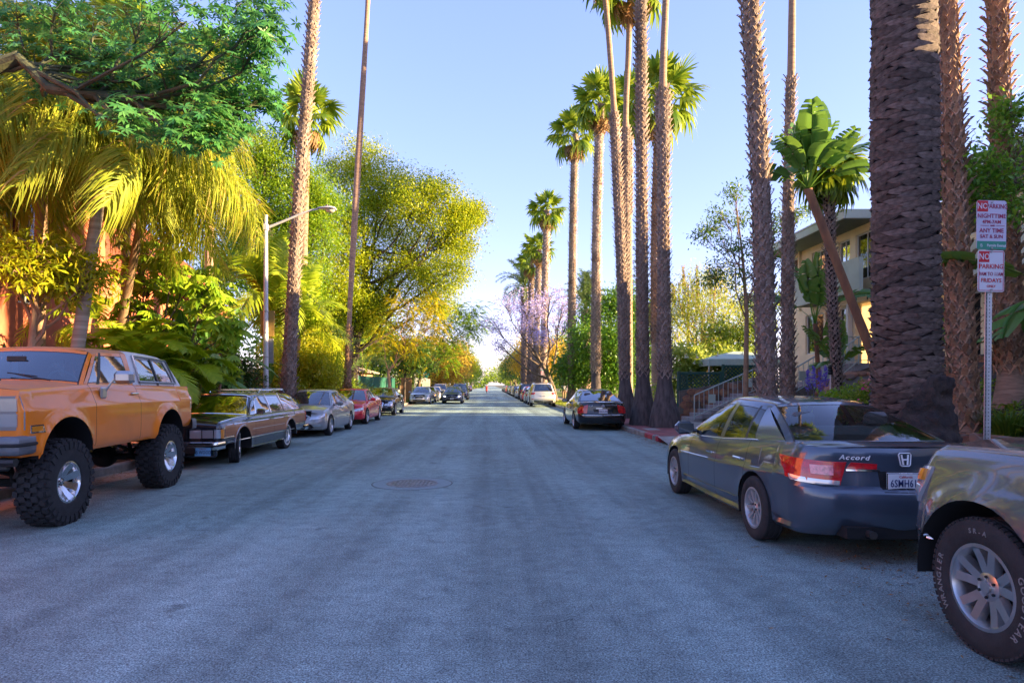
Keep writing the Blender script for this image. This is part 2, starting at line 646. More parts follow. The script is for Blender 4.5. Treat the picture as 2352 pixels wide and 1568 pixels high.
def stone_face(root, o, u, w, L, H, s=.24, tan=.4, prof=None):
    """stones over a face: o origin, u along, w up, n = u x w outwards"""
    u, w, o = Vector(u), Vector(w), Vector(o)
    n = u.cross(w).normalized()
    M3 = Matrix((u, w, n)).transposed()
    j = 0; z = s * .45
    while z < H:
        x = s * (.3 + .5 * (j % 2))
        while x < L:
            sw = s * random.uniform(.8, 1.25)
            if prof is None or z < prof(x) - s * .3:
                p = o + u * x + w * (z + random.uniform(-.02, .02)) + n * .001
                M = M3.to_4x4() @ Matrix.Rotation(random.uniform(-.5, .5), 4, 'Z') @ Matrix.Diagonal((sw * 1.32, s * random.uniform(1.05, 1.28), s * .7, 1))
                ob = link('stone', random.choice(_stm[1 if random.random() < tan else 0]), root)
                ob.matrix_local = Matrix.Translation(p - root.location) @ M
            x += sw * 1.02
        z += s * .88; j += 1

gw = thing('garden_wall', 'low rubble stone retaining wall along the pavement below the sign post', 'wall', (8.22, 7, 0))
part(gw, 'wall', MB().bbox((8.24, 7.2, .36), (.24, 10.4, .80), .02), mortar)
stone_face(gw, (8.12, 12.4, .05), (0, -1, 0), (0, 0, 1), 8.6, .68, .26)
stone_face(gw, (8.12, 12.4, .76), (0, -1, 0), (1, 0, 0), 8.6, .2, .22, .6)

# ------------------------------------------------------------------ the flats on the right
wallY = pm('pale_yellow_stucco', (.84, .71, .46), .85, var=.07, scale=1.5, bump=.12, bscale=70)
sage = pm('sage_green_stucco', (.46, .53, .43), .8, var=.07, scale=1.3, bump=.1, bscale=70)
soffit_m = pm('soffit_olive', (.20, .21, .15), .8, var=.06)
white_m = pm('window_white', (.62, .62, .58), .5)
blind_m = pm('blind', (.55, .53, .43), .7, var=.05)
dark_in = pm('dark_room', (.02, .022, .025), .6)  # near black stands in for the shade of unlit interiors
pane_dark = glassmat('window_glass', (.32, .36, .38), .10)
pane_mirror = glassmat('window_glass_bright', (.25, .30, .32), .42)
brown_m = pm('louvre_brown', (.16, .11, .075), .6)
roofgrav = pm('roof_gravel', (.33, .32, .29), .9, var=.2)

def wall_holes(mb, axis, c0, t, u0, u1, z0, z1, holes, m=0):
    """wall slab normal to axis ('x' or 'y'), from coordinate c0 to c0+t, with rectangular openings"""
    us = sorted({u0, u1, *[h[0] for h in holes], *[h[1] for h in holes]})
    zs = sorted({z0, z1, *[h[2] for h in holes], *[h[3] for h in holes]})
    us = [u for u in us if u0 <= u <= u1]; zs = [z for z in zs if z0 <= z <= z1]
    for i in range(len(us) - 1):
        for k in range(len(zs) - 1):
            uc, zc = (us[i] + us[i + 1]) / 2, (zs[k] + zs[k + 1]) / 2
            if any(h[0] < uc < h[1] and h[2] < zc < h[3] for h in holes):
                continue
            d = (t, us[i + 1] - us[i], zs[k + 1] - zs[k]) if axis == 'x' else (us[i + 1] - us[i], t, zs[k + 1] - zs[k])
            c = (c0 + t / 2, uc, zc) if axis == 'x' else (uc, c0 + t / 2, zc)
            mb.box(c, d, m=m)

def window_x(root, x, s, y0, y1, z0, z1, frame=white_m, pane=pane_dark, kind='slider', deep=.10, fill=None, label=None):
    """window in a wall normal to x; s = outward sign"""
    f = MB(); w = .05
    xc = x - s * deep
    for yy in (y0 + w / 2, y1 - w / 2):
        f.box((xc, yy, (z0 + z1) / 2), (.07, w, z1 - z0))
    for zz in (z0 + w / 2, z1 - w / 2):
        f.box((xc, (y0 + y1) / 2, zz), (.066, y1 - y0 - 2 * w, w))
    if kind == 'slider':
        f.box((xc, (y0 + y1) / 2, (z0 + z1) / 2), (.06, w * .8, z1 - z0 - 2 * w))
    fo = part(root, 'window', f, frame, smooth=False)
    if label: fo['label'] = label
    if kind == 'louvre':
        n = max(4, int((z1 - z0) / .11))
        for i in range(n):
            zc = z0 + w + (i + .5) * (z1 - z0 - 2 * w) / n
            part(root, 'slat', MB().box((xc, (y0 + y1) / 2, zc), (.012, y1 - y0 - 2 * w, .10), rot=(0, R(35 * s), 0)), brown_m if fill is None else fill, fo, smooth=False)
        part(root, 'pane', MB().box((xc - s * .09, (y0 + y1) / 2, (z0 + z1) / 2), (.01, y1 - y0, z1 - z0)), dark_in, fo, smooth=False)  # no glass: dark sheet painting the room's shade behind the slats
    else:
        part(root, 'pane', MB().box((xc + s * .005, (y0 + y1) / 2, (z0 + z1) / 2), (.008, y1 - y0 - 2 * w, z1 - z0 - 2 * w)), pane, fo, smooth=False)
        part(root, 'blind', MB().box((xc - s * .16, (y0 + y1) / 2, (z0 + z1) / 2), (.01, y1 - y0 + .1, z1 - z0 + .1)), fill or dark_in, fo, smooth=False)  # real blind where fill is pale; otherwise a sheet painting the room's shade
    return fo

ap = thing('apartment_building', 'two storey pale yellow flats with sage green parapet and flat roof above the stairs', 'building', (13, 21, 0))
H1 = [(26.45, 27.0, 5.6, 7.0), (24.3, 25.4, 5.3, 6.92), (22.7, 23.45, 5.3, 6.92), (21.15, 22.35, 5.3, 6.92),
      (24.5, 25.9, 2.85, 4.45), (23.85, 24.35, 2.6, 4.45), (22.75, 23.4, 2.35, 4.45), (21.15, 22.4, 2.35, 4.5)]
b = MB(); wall_holes(b, 'x', 13.0, .25, 21.0, 27.3, 0, 7.3, H1)
b.box((15.0, 27.175, 3.65), (3.5, .25, 7.3)); b.box((20, 24.3, 7.25), (11, 6.2, .09)); b.box((16.2, 24.1, 2.1), (5.8, 6.0, .3))
b.box((14.0, 21.1, 3.65), (1.5, .2, 7.3))
part(ap, 'wall', b, wallY, smooth=False)
b = MB(); wall_holes(b, 'x', 15.0, .25, -45, 21.0, 0, 7.7, [(18.8, 20.0, 6.3, 7.45), (19.95, 20.75, 2.7, 4.5), (19.2, 19.75, 2.4, 4.5), (15.0, 17.5, 6.0, 7.4)])  # wing runs on out of view, lengthened to shade the near road
b.box((22, -12, 3.8), (13.4, 66, 7.4))
part(ap, 'wall', b, wallY, smooth=False)
b = MB(); b.box((12.5, 24.3, 7.36), (1.3, 6.5, .30)); b.box((19.0, 24.3, 7.42), (11.8, 6.5, .2))
b.box((14.55, -12, 7.92), (1.4, 65.9, .34)); b.box((22, -12, 7.95), (13.5, 65.9, .28))
part(ap, 'roof', b, [sage], smooth=False)
part(ap, 'soffit', MB().box((12.5, 24.3, 7.195), (1.28, 6.46, .02)).box((14.55, -12, 7.74), (1.36, 65.8, .02)), soffit_m, smooth=False)
part(ap, 'gutter_edge', MB().box((11.83, 24.3, 7.50), (.035, 6.52, .05)).box((13.83, -12, 8.07), (.035, 66, .05)), white_m, smooth=False)
b = MB(); b.box((12.4, 23.2, 5.33), (.14, 4.4, 1.14)); b.box((12.75, 25.3, 5.33), (.6, .14, 1.14)); b.box((14.35, 12, 5.33), (.14, 18.0, 1.14))
part(ap, 'parapet', b, sage, smooth=False)
part(ap, 'balcony_floor', MB().box((12.7, 23.2, 4.79), (.58, 4.36, .10)).box((14.7, 12, 4.79), (.58, 17.9, .1)), soffit_m, smooth=False)
part(ap, 'lintel', MB().box((12.93, 22.4, 4.62), (.10, 2.7, .22)), wallY, smooth=False)
part(ap, 'post', MB().box((12.9, 22.57, 3.42), (.16, .14, 2.2)), white_m, smooth=False)
part(ap, 'post', MB().box((12.96, 26.3, 5.95), (.12, .10, 2.5)), wallY, smooth=False)
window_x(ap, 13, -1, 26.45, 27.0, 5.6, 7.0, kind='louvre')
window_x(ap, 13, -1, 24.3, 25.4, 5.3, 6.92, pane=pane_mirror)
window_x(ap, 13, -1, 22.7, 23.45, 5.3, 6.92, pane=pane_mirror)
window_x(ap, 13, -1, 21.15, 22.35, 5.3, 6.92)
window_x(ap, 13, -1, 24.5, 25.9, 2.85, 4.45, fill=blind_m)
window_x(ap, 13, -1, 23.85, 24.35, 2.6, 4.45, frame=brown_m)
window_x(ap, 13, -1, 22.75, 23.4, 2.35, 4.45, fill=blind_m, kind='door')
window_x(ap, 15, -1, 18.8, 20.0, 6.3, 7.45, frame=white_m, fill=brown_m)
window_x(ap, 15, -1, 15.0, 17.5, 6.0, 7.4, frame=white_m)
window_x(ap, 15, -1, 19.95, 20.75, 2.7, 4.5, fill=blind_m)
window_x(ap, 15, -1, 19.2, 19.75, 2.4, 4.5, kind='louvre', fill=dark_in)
part(ap, 'door', MB().bbox((13.9, 21.8, 3.4), (.06, 1.2, 2.1), .01), pm('door_cream', (.62, .58, .46), .5))
part(ap, 'intercom', MB().bbox((12.97, 22.62, 3.55), (.05, .05, .3), .01), pm('intercom_grey', (.25, .25, .25), .4))
link('house_number', text_mesh('14', .36, .012, pm('black_letters', (.02, .02, .02), .5)), ap, (12.86 - 13, 21.32 - 21, 4.63), (R(90), 0, R(-90)))
# stone planter at the foot of the wing
pl = thing('stone_planter', 'tan stone faced planter ledge beneath the flats windows behind the sign post', 'planter', (14.6, 18.6, 1.6))
part(pl, 'wall', MB().bbox((14.6, 18.8, 2.05), (.5, 2.6, .9), .02), mortar)
stone_face(pl, (14.35, 20.1, 1.65), (0, -1, 0), (0, 0, 1), 2.6, .85, .3, .9)

# ---- stairs with iron railings, rubble walls
st_m = pm('stair_concrete', (.27, .26, .27), .85, var=.2, scale=4, bump=.3, bscale=50)
rail_m = pm('railing_paint', (.38, .47, .44), .5, var=.08)
panel_m = pm('railing_panel_paint', (.42, .52, .46), .5, var=.06)
sf = thing('staircase', 'grey concrete steps climbing from the pavement to the flats entrance', 'stairs', (9, 24, 0))
def steps(x0, x1, z0, z1, ya, yb, n):
    for i in range(n):
        xa = x0 + (x1 - x0) * i / n
        z = z0 + (z1 - z0) * (i + 1) / n
        part(sf, 'step', MB().bbox((xa + (x1 - xa + .3) / 2, (ya + yb) / 2, (z + z0 - .4) / 2), (x1 - xa + .3, yb - ya, z - z0 + .4), .015), st_m)
steps(7.95, 10.3, .15, 1.25, 24.6, 26.2, 7)
part(sf, 'landing', MB().bbox((10.95, 24.2, .5), (1.0, 4.4, 1.5), .015), st_m)
steps(11.1, 12.5, 1.25, 2.35, 22.2, 23.6, 7)
part(sf, 'landing', MB().bbox((12.9, 23.0, 1.9), (.95, 3.2, .9), .015), st_m)
def railing(label, pts, h=.95, step=.2, panels=()):
    """iron railing: pts are floor points of the run"""
    g = thing('railing', label, 'railing', pts[0], 0, 'iron railings of the entrance stairs')
    P = [Vector(p) for p in pts]
    part(g, 'handrail', MB().tube([p + Vector((0, 0, h)) for p in P], .026, 8), rail_m)
    part(g, 'bottom_rail', MB().tube([p + Vector((0, 0, .12)) for p in P], .017, 6), rail_m)
    for i in range(len(P) - 1):
        L = (P[i + 1] - P[i]).length
        n = max(2, int(L / step))
        for k in range(n + 1 if i == len(P) - 2 else n):
            q = P[i].lerp(P[i + 1], k / n)
            r = .024 if k == 0 or k == n else .012
            part(g, 'baluster', MB().cyl(q + Vector((0, 0, 0 if r > .02 else .12)), q + Vector((0, 0, h)), r, 6), rail_m)
    for (i, t) in panels:
        q = P[i].lerp(P[i + 1], t)
        d = (P[i + 1] - P[i]); a = math.atan2(d.y, d.x)
        part(g, 'square_panel', MB().box(q + Vector((0, 0, .52)), (.27, .03, .34), rot=(0, 0, a)), panel_m, smooth=False)
    return g
railing('pale iron railing up the lower stairs beside the green lattice fence', [(7.95, 24.5, .25), (10.4, 24.5, 1.32), (10.9, 24.4, 1.25)], panels=((0, .28), (0, .86)))
railing('green iron railing rising along the upper stairs to the porch', [(10.3, 22.0, 1.0), (12.55, 22.1, 2.35), (13.3, 22.1, 2.35)], panels=((0, .3), (0, .78), (1, .5)))
railing('green iron railing on the near side of the upper stairs', [(11.0, 21.3, 1.1), (12.5, 21.3, 2.3)], panels=((0, .3), (0, .8)))
railing('short green iron railing by the landing behind the lattice barked palm', [(8.9, 20.9, .7), (10.4, 21.6, 1.1)], panels=((0, .8),))
sw = thing('stair_wall', 'rubble stone wall rising beside the lower stairs behind the railing', 'wall', (9, 26.4, 0))
b = MB(); b.prism([(7.9, 0), (11.2, 0), (11.2, 1.9), (7.9, 1.35)], .3, Matrix(((1, 0, 0, 0), (0, 0, 1, 26.22), (0, 1, 0, 0), (0, 0, 0, 1))))
part(sw, 'wall', b, mortar, fixn=True)
stone_face(sw, (7.95, 26.215, .1), (1, 0, 0), (0, 0, 1), 3.2, 1.9, .30, .6, prof=lambda x: 1.22 + .17 * x)
rw = thing('rockery', 'mound of red and grey rubble stones under the leaning palm by the stairs', 'rockery', (10.6, 18.6, 1))
b = MB().ball((10.9, 18.6, 1.0), (1.2, 1.1, .95), 14, 8)
part(rw, 'mound', b, mortar)
for k in range(46):
    t, f = random.uniform(0, 2 * PI), random.uniform(.05, 1.3)
    p = Vector((10.9 + 1.2 * math.cos(t) * math.sin(f), 18.6 + 1.1 * math.sin(t) * math.sin(f), 1.0 + .95 * math.cos(f)))
    n = Vector(((p.x - 10.9), (p.y - 18.6), (p.z - 1.0))).normalized()
    ob = link('stone', random.choice(_stm[k % 2]), rw)
    ob.matrix_local = Matrix.Translation(p - rw.location) @ n.to_track_quat('Z', 'Y').to_matrix().to_4x4() @ Matrix.Diagonal((random.uniform(.28, .5), random.uniform(.28, .45), .5, 1))

# ---- green lattice fence, its return and the canopy behind it
lat_g = pm('lattice_green', (.012, .075, .055), .5, var=.15)
def lattice(label, p0, p1, z0, z1, group='green lattice fence panels', s=.16):
    p0, p1 = Vector(p0), Vector(p1)
    g = thing('lattice_fence', label, 'fence', (p0.x, p0.y, z0), math.atan2(p1.y - p0.y, p1.x - p0.x), group)
    L = (p1 - p0).length; H = z1 - z0
    for x in (0, L):
        MB().bbox((x, 0, H / 2), (.10, .10, H + .06), .01).build('post', lat_g, g)
    for z in (.05, H - .05):
        MB().bbox((L / 2, 0, z), (L - .1, .06, .10), .01).build('rail', lat_g, g)
    for sgn in (-1, 1):
        k = -H if sgn > 0 else 0
        x = k
        while x < L + (H if sgn < 0 else 0):
            a = Vector((x, 0)); 
            xs = max(.05, x) if sgn > 0 else max(.05, x - H)
            xe = min(L - .05, x + H) if sgn > 0 else min(L - .05, x)
            if xe - xs > .05:
                if sgn > 0: za, zb = xs - x, xe - x
                else: za, zb = x - xs, x - xe
                q0, q1 = Vector((xs, sgn * .008, za)), Vector((xe, sgn * .008, zb))
                MB().box((q0 + q1) / 2, ((q1 - q0).length, .012, .035), rot=(0, -math.atan2(q1.z - q0.z, q1.x - q0.x), 0)).build('slat', lat_g, g, smooth=False)
            x += s
    return g
lattice('dark green lattice fence side panel facing the street beside the palm pair', (8.55, 27.4, 0), (7.9, 26.45, 0), .15, 2.15)
lattice('dark green lattice fence panel above the rubble wall behind the railing', (8.0, 26.6, 0), (9.75, 26.6, 0), 1.38, 2.15)
lattice('taller dark green lattice fence panel under the pale canopy', (9.85, 26.6, 0), (12.3, 26.6, 0), 1.45, 2.45)
cn = thing('canopy', 'pale green fabric canopy roof behind the lattice fence', 'canopy', (11.2, 29, 0))
can_m = pm('canopy_cloth', (.42, .55, .47), .7, var=.08)
b = MB(); A = [(9.6, 27.6), (13.2, 27.6), (13.2, 30.4), (9.6, 30.4)]
b.add([(x, y, 2.75) for x, y in A] + [(x, y, 2.45) for x, y in A] + [(11.2, 29, 3.15), (11.8, 29, 3.15)],
      [(0, 1, 9, 8), (1, 2, 9), (2, 3, 8, 9), (3, 0, 8), (0, 4, 5, 1), (1, 5, 6, 2), (2, 6, 7, 3), (3, 7, 4, 0)])
part(cn, 'cloth_roof', b, can_m, fixn=True, smooth=False)
for x, y in A:
    part(cn, 'pole', MB().cyl((x, y, .19), (x, y, 2.7), .03, 8), rail_m)

# ------------------------------------------------------------------ salmon house on the left
salm = pm('salmon_stucco', (.52, .155, .085), .85, var=.10, scale=1.2, bump=.15, bscale=60)
tile_m = pm('roof_tile', (.36, .10, .045), .8, scale=3, c2=(.25, .07, .035), bump=.3, rnd=.3)
olive = pm('shutter_olive', (.20, .17, .06), .6)
hs_ = thing('salmon_house', 'salmon stucco house with red tiled roof behind the palms', 'building', (-12, 19, 0))
HL = [(15.7, 17.1, 5.3, 6.4), (15.9, 16.6, 3.7, 4.4), (12.2, 13.4, 5.2, 6.5), (12.2, 13.4, 2.2, 3.8)]
b = MB(); wall_holes(b, 'x', -12.25, .25, 3, 19.5, 0, 7.2, HL)
b.box((-16, 19.4, 3.6), (7.5, .2, 7.2)); b.box((-20, 11, 3.6), (.3, 16, 7.2))
wall_holes(b, 'x', -12.6, .25, 19.51, 29.6, 0, 5.3, [(21.5, 23, 2.2, 3.8), (25, 26.5, 2.2, 3.8)])
b.box((-16.5, 29.5, 2.65), (7.5, .2, 5.3))
b.prism([(-20.5, 5.3), (-12.5, 5.3), (-16.5, 8.8)], .2, Matrix(((1, 0, 0, 0), (0, 0, 1, 29.4), (0, 1, 0, 0), (0, 0, 0, 1))))
part(hs_, 'wall', b, salm, smooth=False)
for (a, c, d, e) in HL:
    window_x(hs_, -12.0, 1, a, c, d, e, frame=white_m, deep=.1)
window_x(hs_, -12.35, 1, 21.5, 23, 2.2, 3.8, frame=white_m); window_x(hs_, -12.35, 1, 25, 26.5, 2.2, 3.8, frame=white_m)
for y in (15.45, 17.35):
    part(hs_, 'shutter', MB().bbox((-11.97, y, 5.85), (.05, .42, 1.2), .01), olive)
part(hs_, 'cornice', MB().bbox((-11.9, 11.2, 7.1), (.3, 16.6, .2), .03).bbox((-11.95, 11.2, 4.75), (.16, 16.6, .14), .03), salm)
# barrel tiles: rows of half round tiles
tm = MB(); P = []
for i in range(2):
    P.append([(.085 * math.cos(PI * k / 5), .085 * math.sin(PI * k / 5) * .8, -.01 if i else .42) for k in range(6)])
tm.grid(P); tmesh = tm.mesh('tile', tile_m)
def tiled(x0, z0, x1, z1, ya, yb, lim):
    base = MB().add([(x0, ya, z0 - .03), (x0, yb, z0 - .03), (x1, yb, z1 - .03), (x1, ya, z1 - .03)], [(0, 3, 2, 1)])
    ro = part(hs_, 'roof', base, tile_m)
    s = Vector((x1 - x0, 0, z1 - z0)); L = s.length; s.normalize()
    n = Vector((-s.z, 0, s.x)) if x1 < x0 else Vector((-s.z, 0, s.x))
    if n.z < 0: n = -n
    uy = Vector((0, 1, 0))
    Mx = Matrix((uy, n, s)).transposed().to_4x4()
    rest = MB(); cnt = 0
    ny = int((yb - ya) / .19); nl = int(L / .38)
    for i in range(ny):
        for k in range(nl):
            p = Vector((x0, ya + .1 + i * .19, z0)) + s * (k * .38)
            Mt = Matrix.Translation(p - hs_.location) @ Mx
            if i >= ny - lim and cnt < 290:
                ob = link('tile', tmesh, ro); ob.matrix_local = Mt; cnt += 1
            else:
                rest.add([Mt @ Vector(v) for v in tm.v], tm.f)
    tag(rest.build('tile_field', tile_m, ro), kind='stuff')
tiled(-12.0, 5.25, -16.5, 9.05, 19.6, 29.8, 19)
tiled(-11.7, 7.2, -16.5, 9.6, 3, 19.6, 20)
gl_ = thing('iron_gate', 'small rust brown iron gate beside the salmon house wall', 'gate', (-11.4, 14.6, .2))
for k in range(9):
    part(gl_, 'bar', MB().cyl((-11.4, 14.2 + k * .16, .2), (-11.4, 14.2 + k * .16, 2.1), .016, 6), pm('rusty_iron', (.20, .07, .035), .7))
part(gl_, 'frame', MB().tube([(-11.4, 14.2, .2), (-11.4, 14.2, 2.15), (-11.4, 15.48, 2.15), (-11.4, 15.48, .2)], .025, 6), MATS['rusty_iron'])
# ------------------------------------------------------------------ vehicles: shared builder
def paint(name, c, metal=.3, rough=.35, flake=0.0):
    m = pm(name, c, rough, metal, coat=1.0, var=flake, scale=400 if flake else 4)
    return m
gap_m = pm('panel_gap', (.004, .004, .005), .9)
rubber = pm('rubber', (.016, .016, .018), .75, var=.25, scale=20, bump=.1, bscale=80)
tyre_m = pm('tyre_rubber', (.020, .020, .022), .82, var=.3, scale=12, bump=.15, bscale=90)
black_tr = pm('black_trim', (.012, .012, .013), .45)
chrome = pm('chrome', (.72, .72, .72), .10, 1.0)
alloy = pm('alloy', (.50, .50, .51), .28, .9, var=.08, scale=9)
steel_in = pm('brake_dark', (.03, .03, .032), .5, .5)
under_m = pm('underbody', (.008, .008, .009), .9)
seat_g = pm('seat_grey', (.10, .10, .105), .8)
seat_t = pm('seat_tan', (.26, .20, .13), .8)
dash_m = pm('dashboard', (.03, .03, .032), .7)
glass_car = glassmat('car_glass', (.50, .60, .58), .0)
mirror_m = pm('mirror_silver', (.10, .11, .12), .05, 1.0)
glass_ws = glassmat('windscreen_glass', (.30, .40, .42), .14)
glass_lamp = pm('lamp_clear', (.55, .57, .60), .08, .55, coat=1)
lamp_red = pm('lamp_red', (.52, .012, .02), .10, 0, coat=1, var=.25, scale=14)
lamp_amber = pm('lamp_amber', (.75, .26, .02), .12, 0, coat=1)
plate_w = pm('plate_white', (.66, .66, .68), .4)
plate_ink = pm('plate_navy', (.02, .03, .12), .5)
FRAC = (0, .02, .26, .5, .74, .98, 1)

def make_wheel(R_, w, Rr, style, rim_mat=alloy, white=False, n=36):
    """(hub mesh, tyre mesh, rim mesh): axle along y, outside +y"""
    h = MB().lathe([(0, -.3 * w), (Rr * .95, -.3 * w), (Rr * .95, -.05 * w), (Rr * .5, .0), (0, .0)], n, 'y')
    hub = h.mesh('wheel', steel_in)
    t = MB()
    rm = (Rr + R_) / 2
    t.lathe([(Rr - .005, .40 * w), (Rr + .012, .47 * w), (rm, .505 * w), (R_ - .035, .485 * w), (R_ - .012, .44 * w), (R_, .36 * w)], n, 'y')
    gr = style.get('grooves', 3)
    prof = [(R_, .36 * w)]
    for g in range(gr):
        y = .36 * w * (1 - 2 * (g + .5) / gr) if gr > 1 else 0
        prof += [(R_, y + .012), (R_ - .009, y + .008), (R_ - .009, y - .008), (R_, y - .012)]
    prof += [(R_, -.36 * w), (R_ - .02, -.45 * w), (rm, -.5 * w), (Rr, -.42 * w)]
    t.lathe(prof, n, 'y')
    if white:
        t.lathe([(Rr + .030, .499 * w + .002), (Rr + .055, .507 * w + .002)], n, 'y', m=1)
        t.lathe([(Rr + .012, .474 * w + .002), (Rr + .018, .482 * w + .002)], n, 'y', m=1)
    if style.get('lugs'):           # mud terrain blocks over crown and shoulder
        nl = style['lugs']
        for k in range(nl):
            for (yy, dd, wy, da) in ((.40, .0, .15, 0), (.20, .012, .20, .5), (0, .012, .19, 0), (-.20, .012, .20, .5), (-.40, .0, .15, 0)):
                a = 2 * PI * (k + da) / nl
                big = 1.0 if k % 2 else .86
                hh = .05
                Mr = Matrix.Rotation(a, 4, 'Y') @ Matrix.Translation((0, yy * w, R_ + (-.004 if abs(yy) > .3 else 0.003))) @ Matrix.Rotation(R(10 * (1 if da else -1)), 4, 'Z')
                bx = MB().box((0, 0, 0), (2 * PI * R_ / nl * .66 * big, wy * w, hh))
                t.add([Mr @ Vector(p) for p in bx.v], bx.f)
            a = 2 * PI * k / nl     # shoulder lug down the sidewall
            for sg in (1, -1):
                Mr = Matrix.Rotation(a, 4, 'Y') @ Matrix.Translation((0, sg * .485 * w, R_ - .055))
                bx = MB().box((0, 0, 0), (2 * PI * R_ / nl * .55, .03, .09 if k % 2 else .065))
                t.add([Mr @ Vector(p) for p in bx.v], bx.f)
    elif style.get('blocks'):
        nl = style['blocks']
        for k in range(nl):
            for sg in (1, -1):
                a = 2 * PI * (k + (.5 if sg < 0 else 0)) / nl
                Mr = Matrix.Rotation(a, 4, 'Y') @ Matrix.Translation((0, sg * .405 * w, R_ - .006))
                bx = MB().box((0, 0, 0), (2 * PI * R_ / nl * .72, .10 * w, .018), rot=(sg * -.25, 0, 0))
                t.add([Mr @ Vector(p) for p in bx.v], bx.f)
    tyre = t.mesh('tyre', [tyre_m, white_paint], sharp=40)
    r = MB()
    yo = style.get('yo', .44) * w
    r.lathe([(Rr + .008, yo - .01), (Rr + .008, yo + .004), (Rr - .012, yo + .006), (Rr - .022, yo - .012), (Rr - .035, yo - .10), (Rr - .035, -.40 * w)], n, 'y')
    ns, tw = style.get('n', 5), style.get('twin', 0)
    dep = style.get('dish', .03)
    sw0, sw1 = style.get('w', (.05, .04))
    r0 = style.get('hub', .07)
    for k in range(ns):
        for dt in ((-tw, tw) if tw else (0,)):
            a = 2 * PI * (k + .25) / ns
            pr = []
            for (rr, yy, ww, sh) in ((r0 * .6, yo - dep, sw0, .6), ((r0 + Rr) / 2, yo - dep * .55, (sw0 + sw1) / 2, .9), (Rr - .022, yo - .012, sw1, 1.0)):
                ac = a + dt * sh + style.get('swirl', 0) * (rr / Rr) ** 2
                c = Vector((math.cos(ac) * rr, yy, math.sin(ac) * rr))
                s_ = Vector((-math.sin(ac), 0, math.cos(ac))) * ww / 2
                ht = style.get('th', .03)
                pr.append([c - s_ + Vector((0, -ht, 0)), c - s_ * .75, c + s_ * .75, c + s_ + Vector((0, -ht, 0))])
            r.grid(pr)
    r.lathe([(r0, yo - dep - .03), (r0, yo - dep + .004), (r0 * .8, yo - dep + .012), (r0 * .45, yo - dep + .016)], 20, 'y')
    r.lathe([(r0 * .45, yo - dep + .016), (r0 * .42, yo - dep + .026), (0, yo - dep + .03)], 16, 'y')
    for k in range(style.get('bolts', 5)):
        a = 2 * PI * (k + .5) / style.get('bolts', 5)
        rb = r0 * .72
        c = Vector((math.cos(a) * rb, yo - dep + .010, math.sin(a) * rb))
        r.cyl(c, c + Vector((0, .012, 0)), .009, 6, m=1)
    rim = r.mesh('rim', [rim_mat, black_tr], fixn=True)
    return hub, tyre, rim

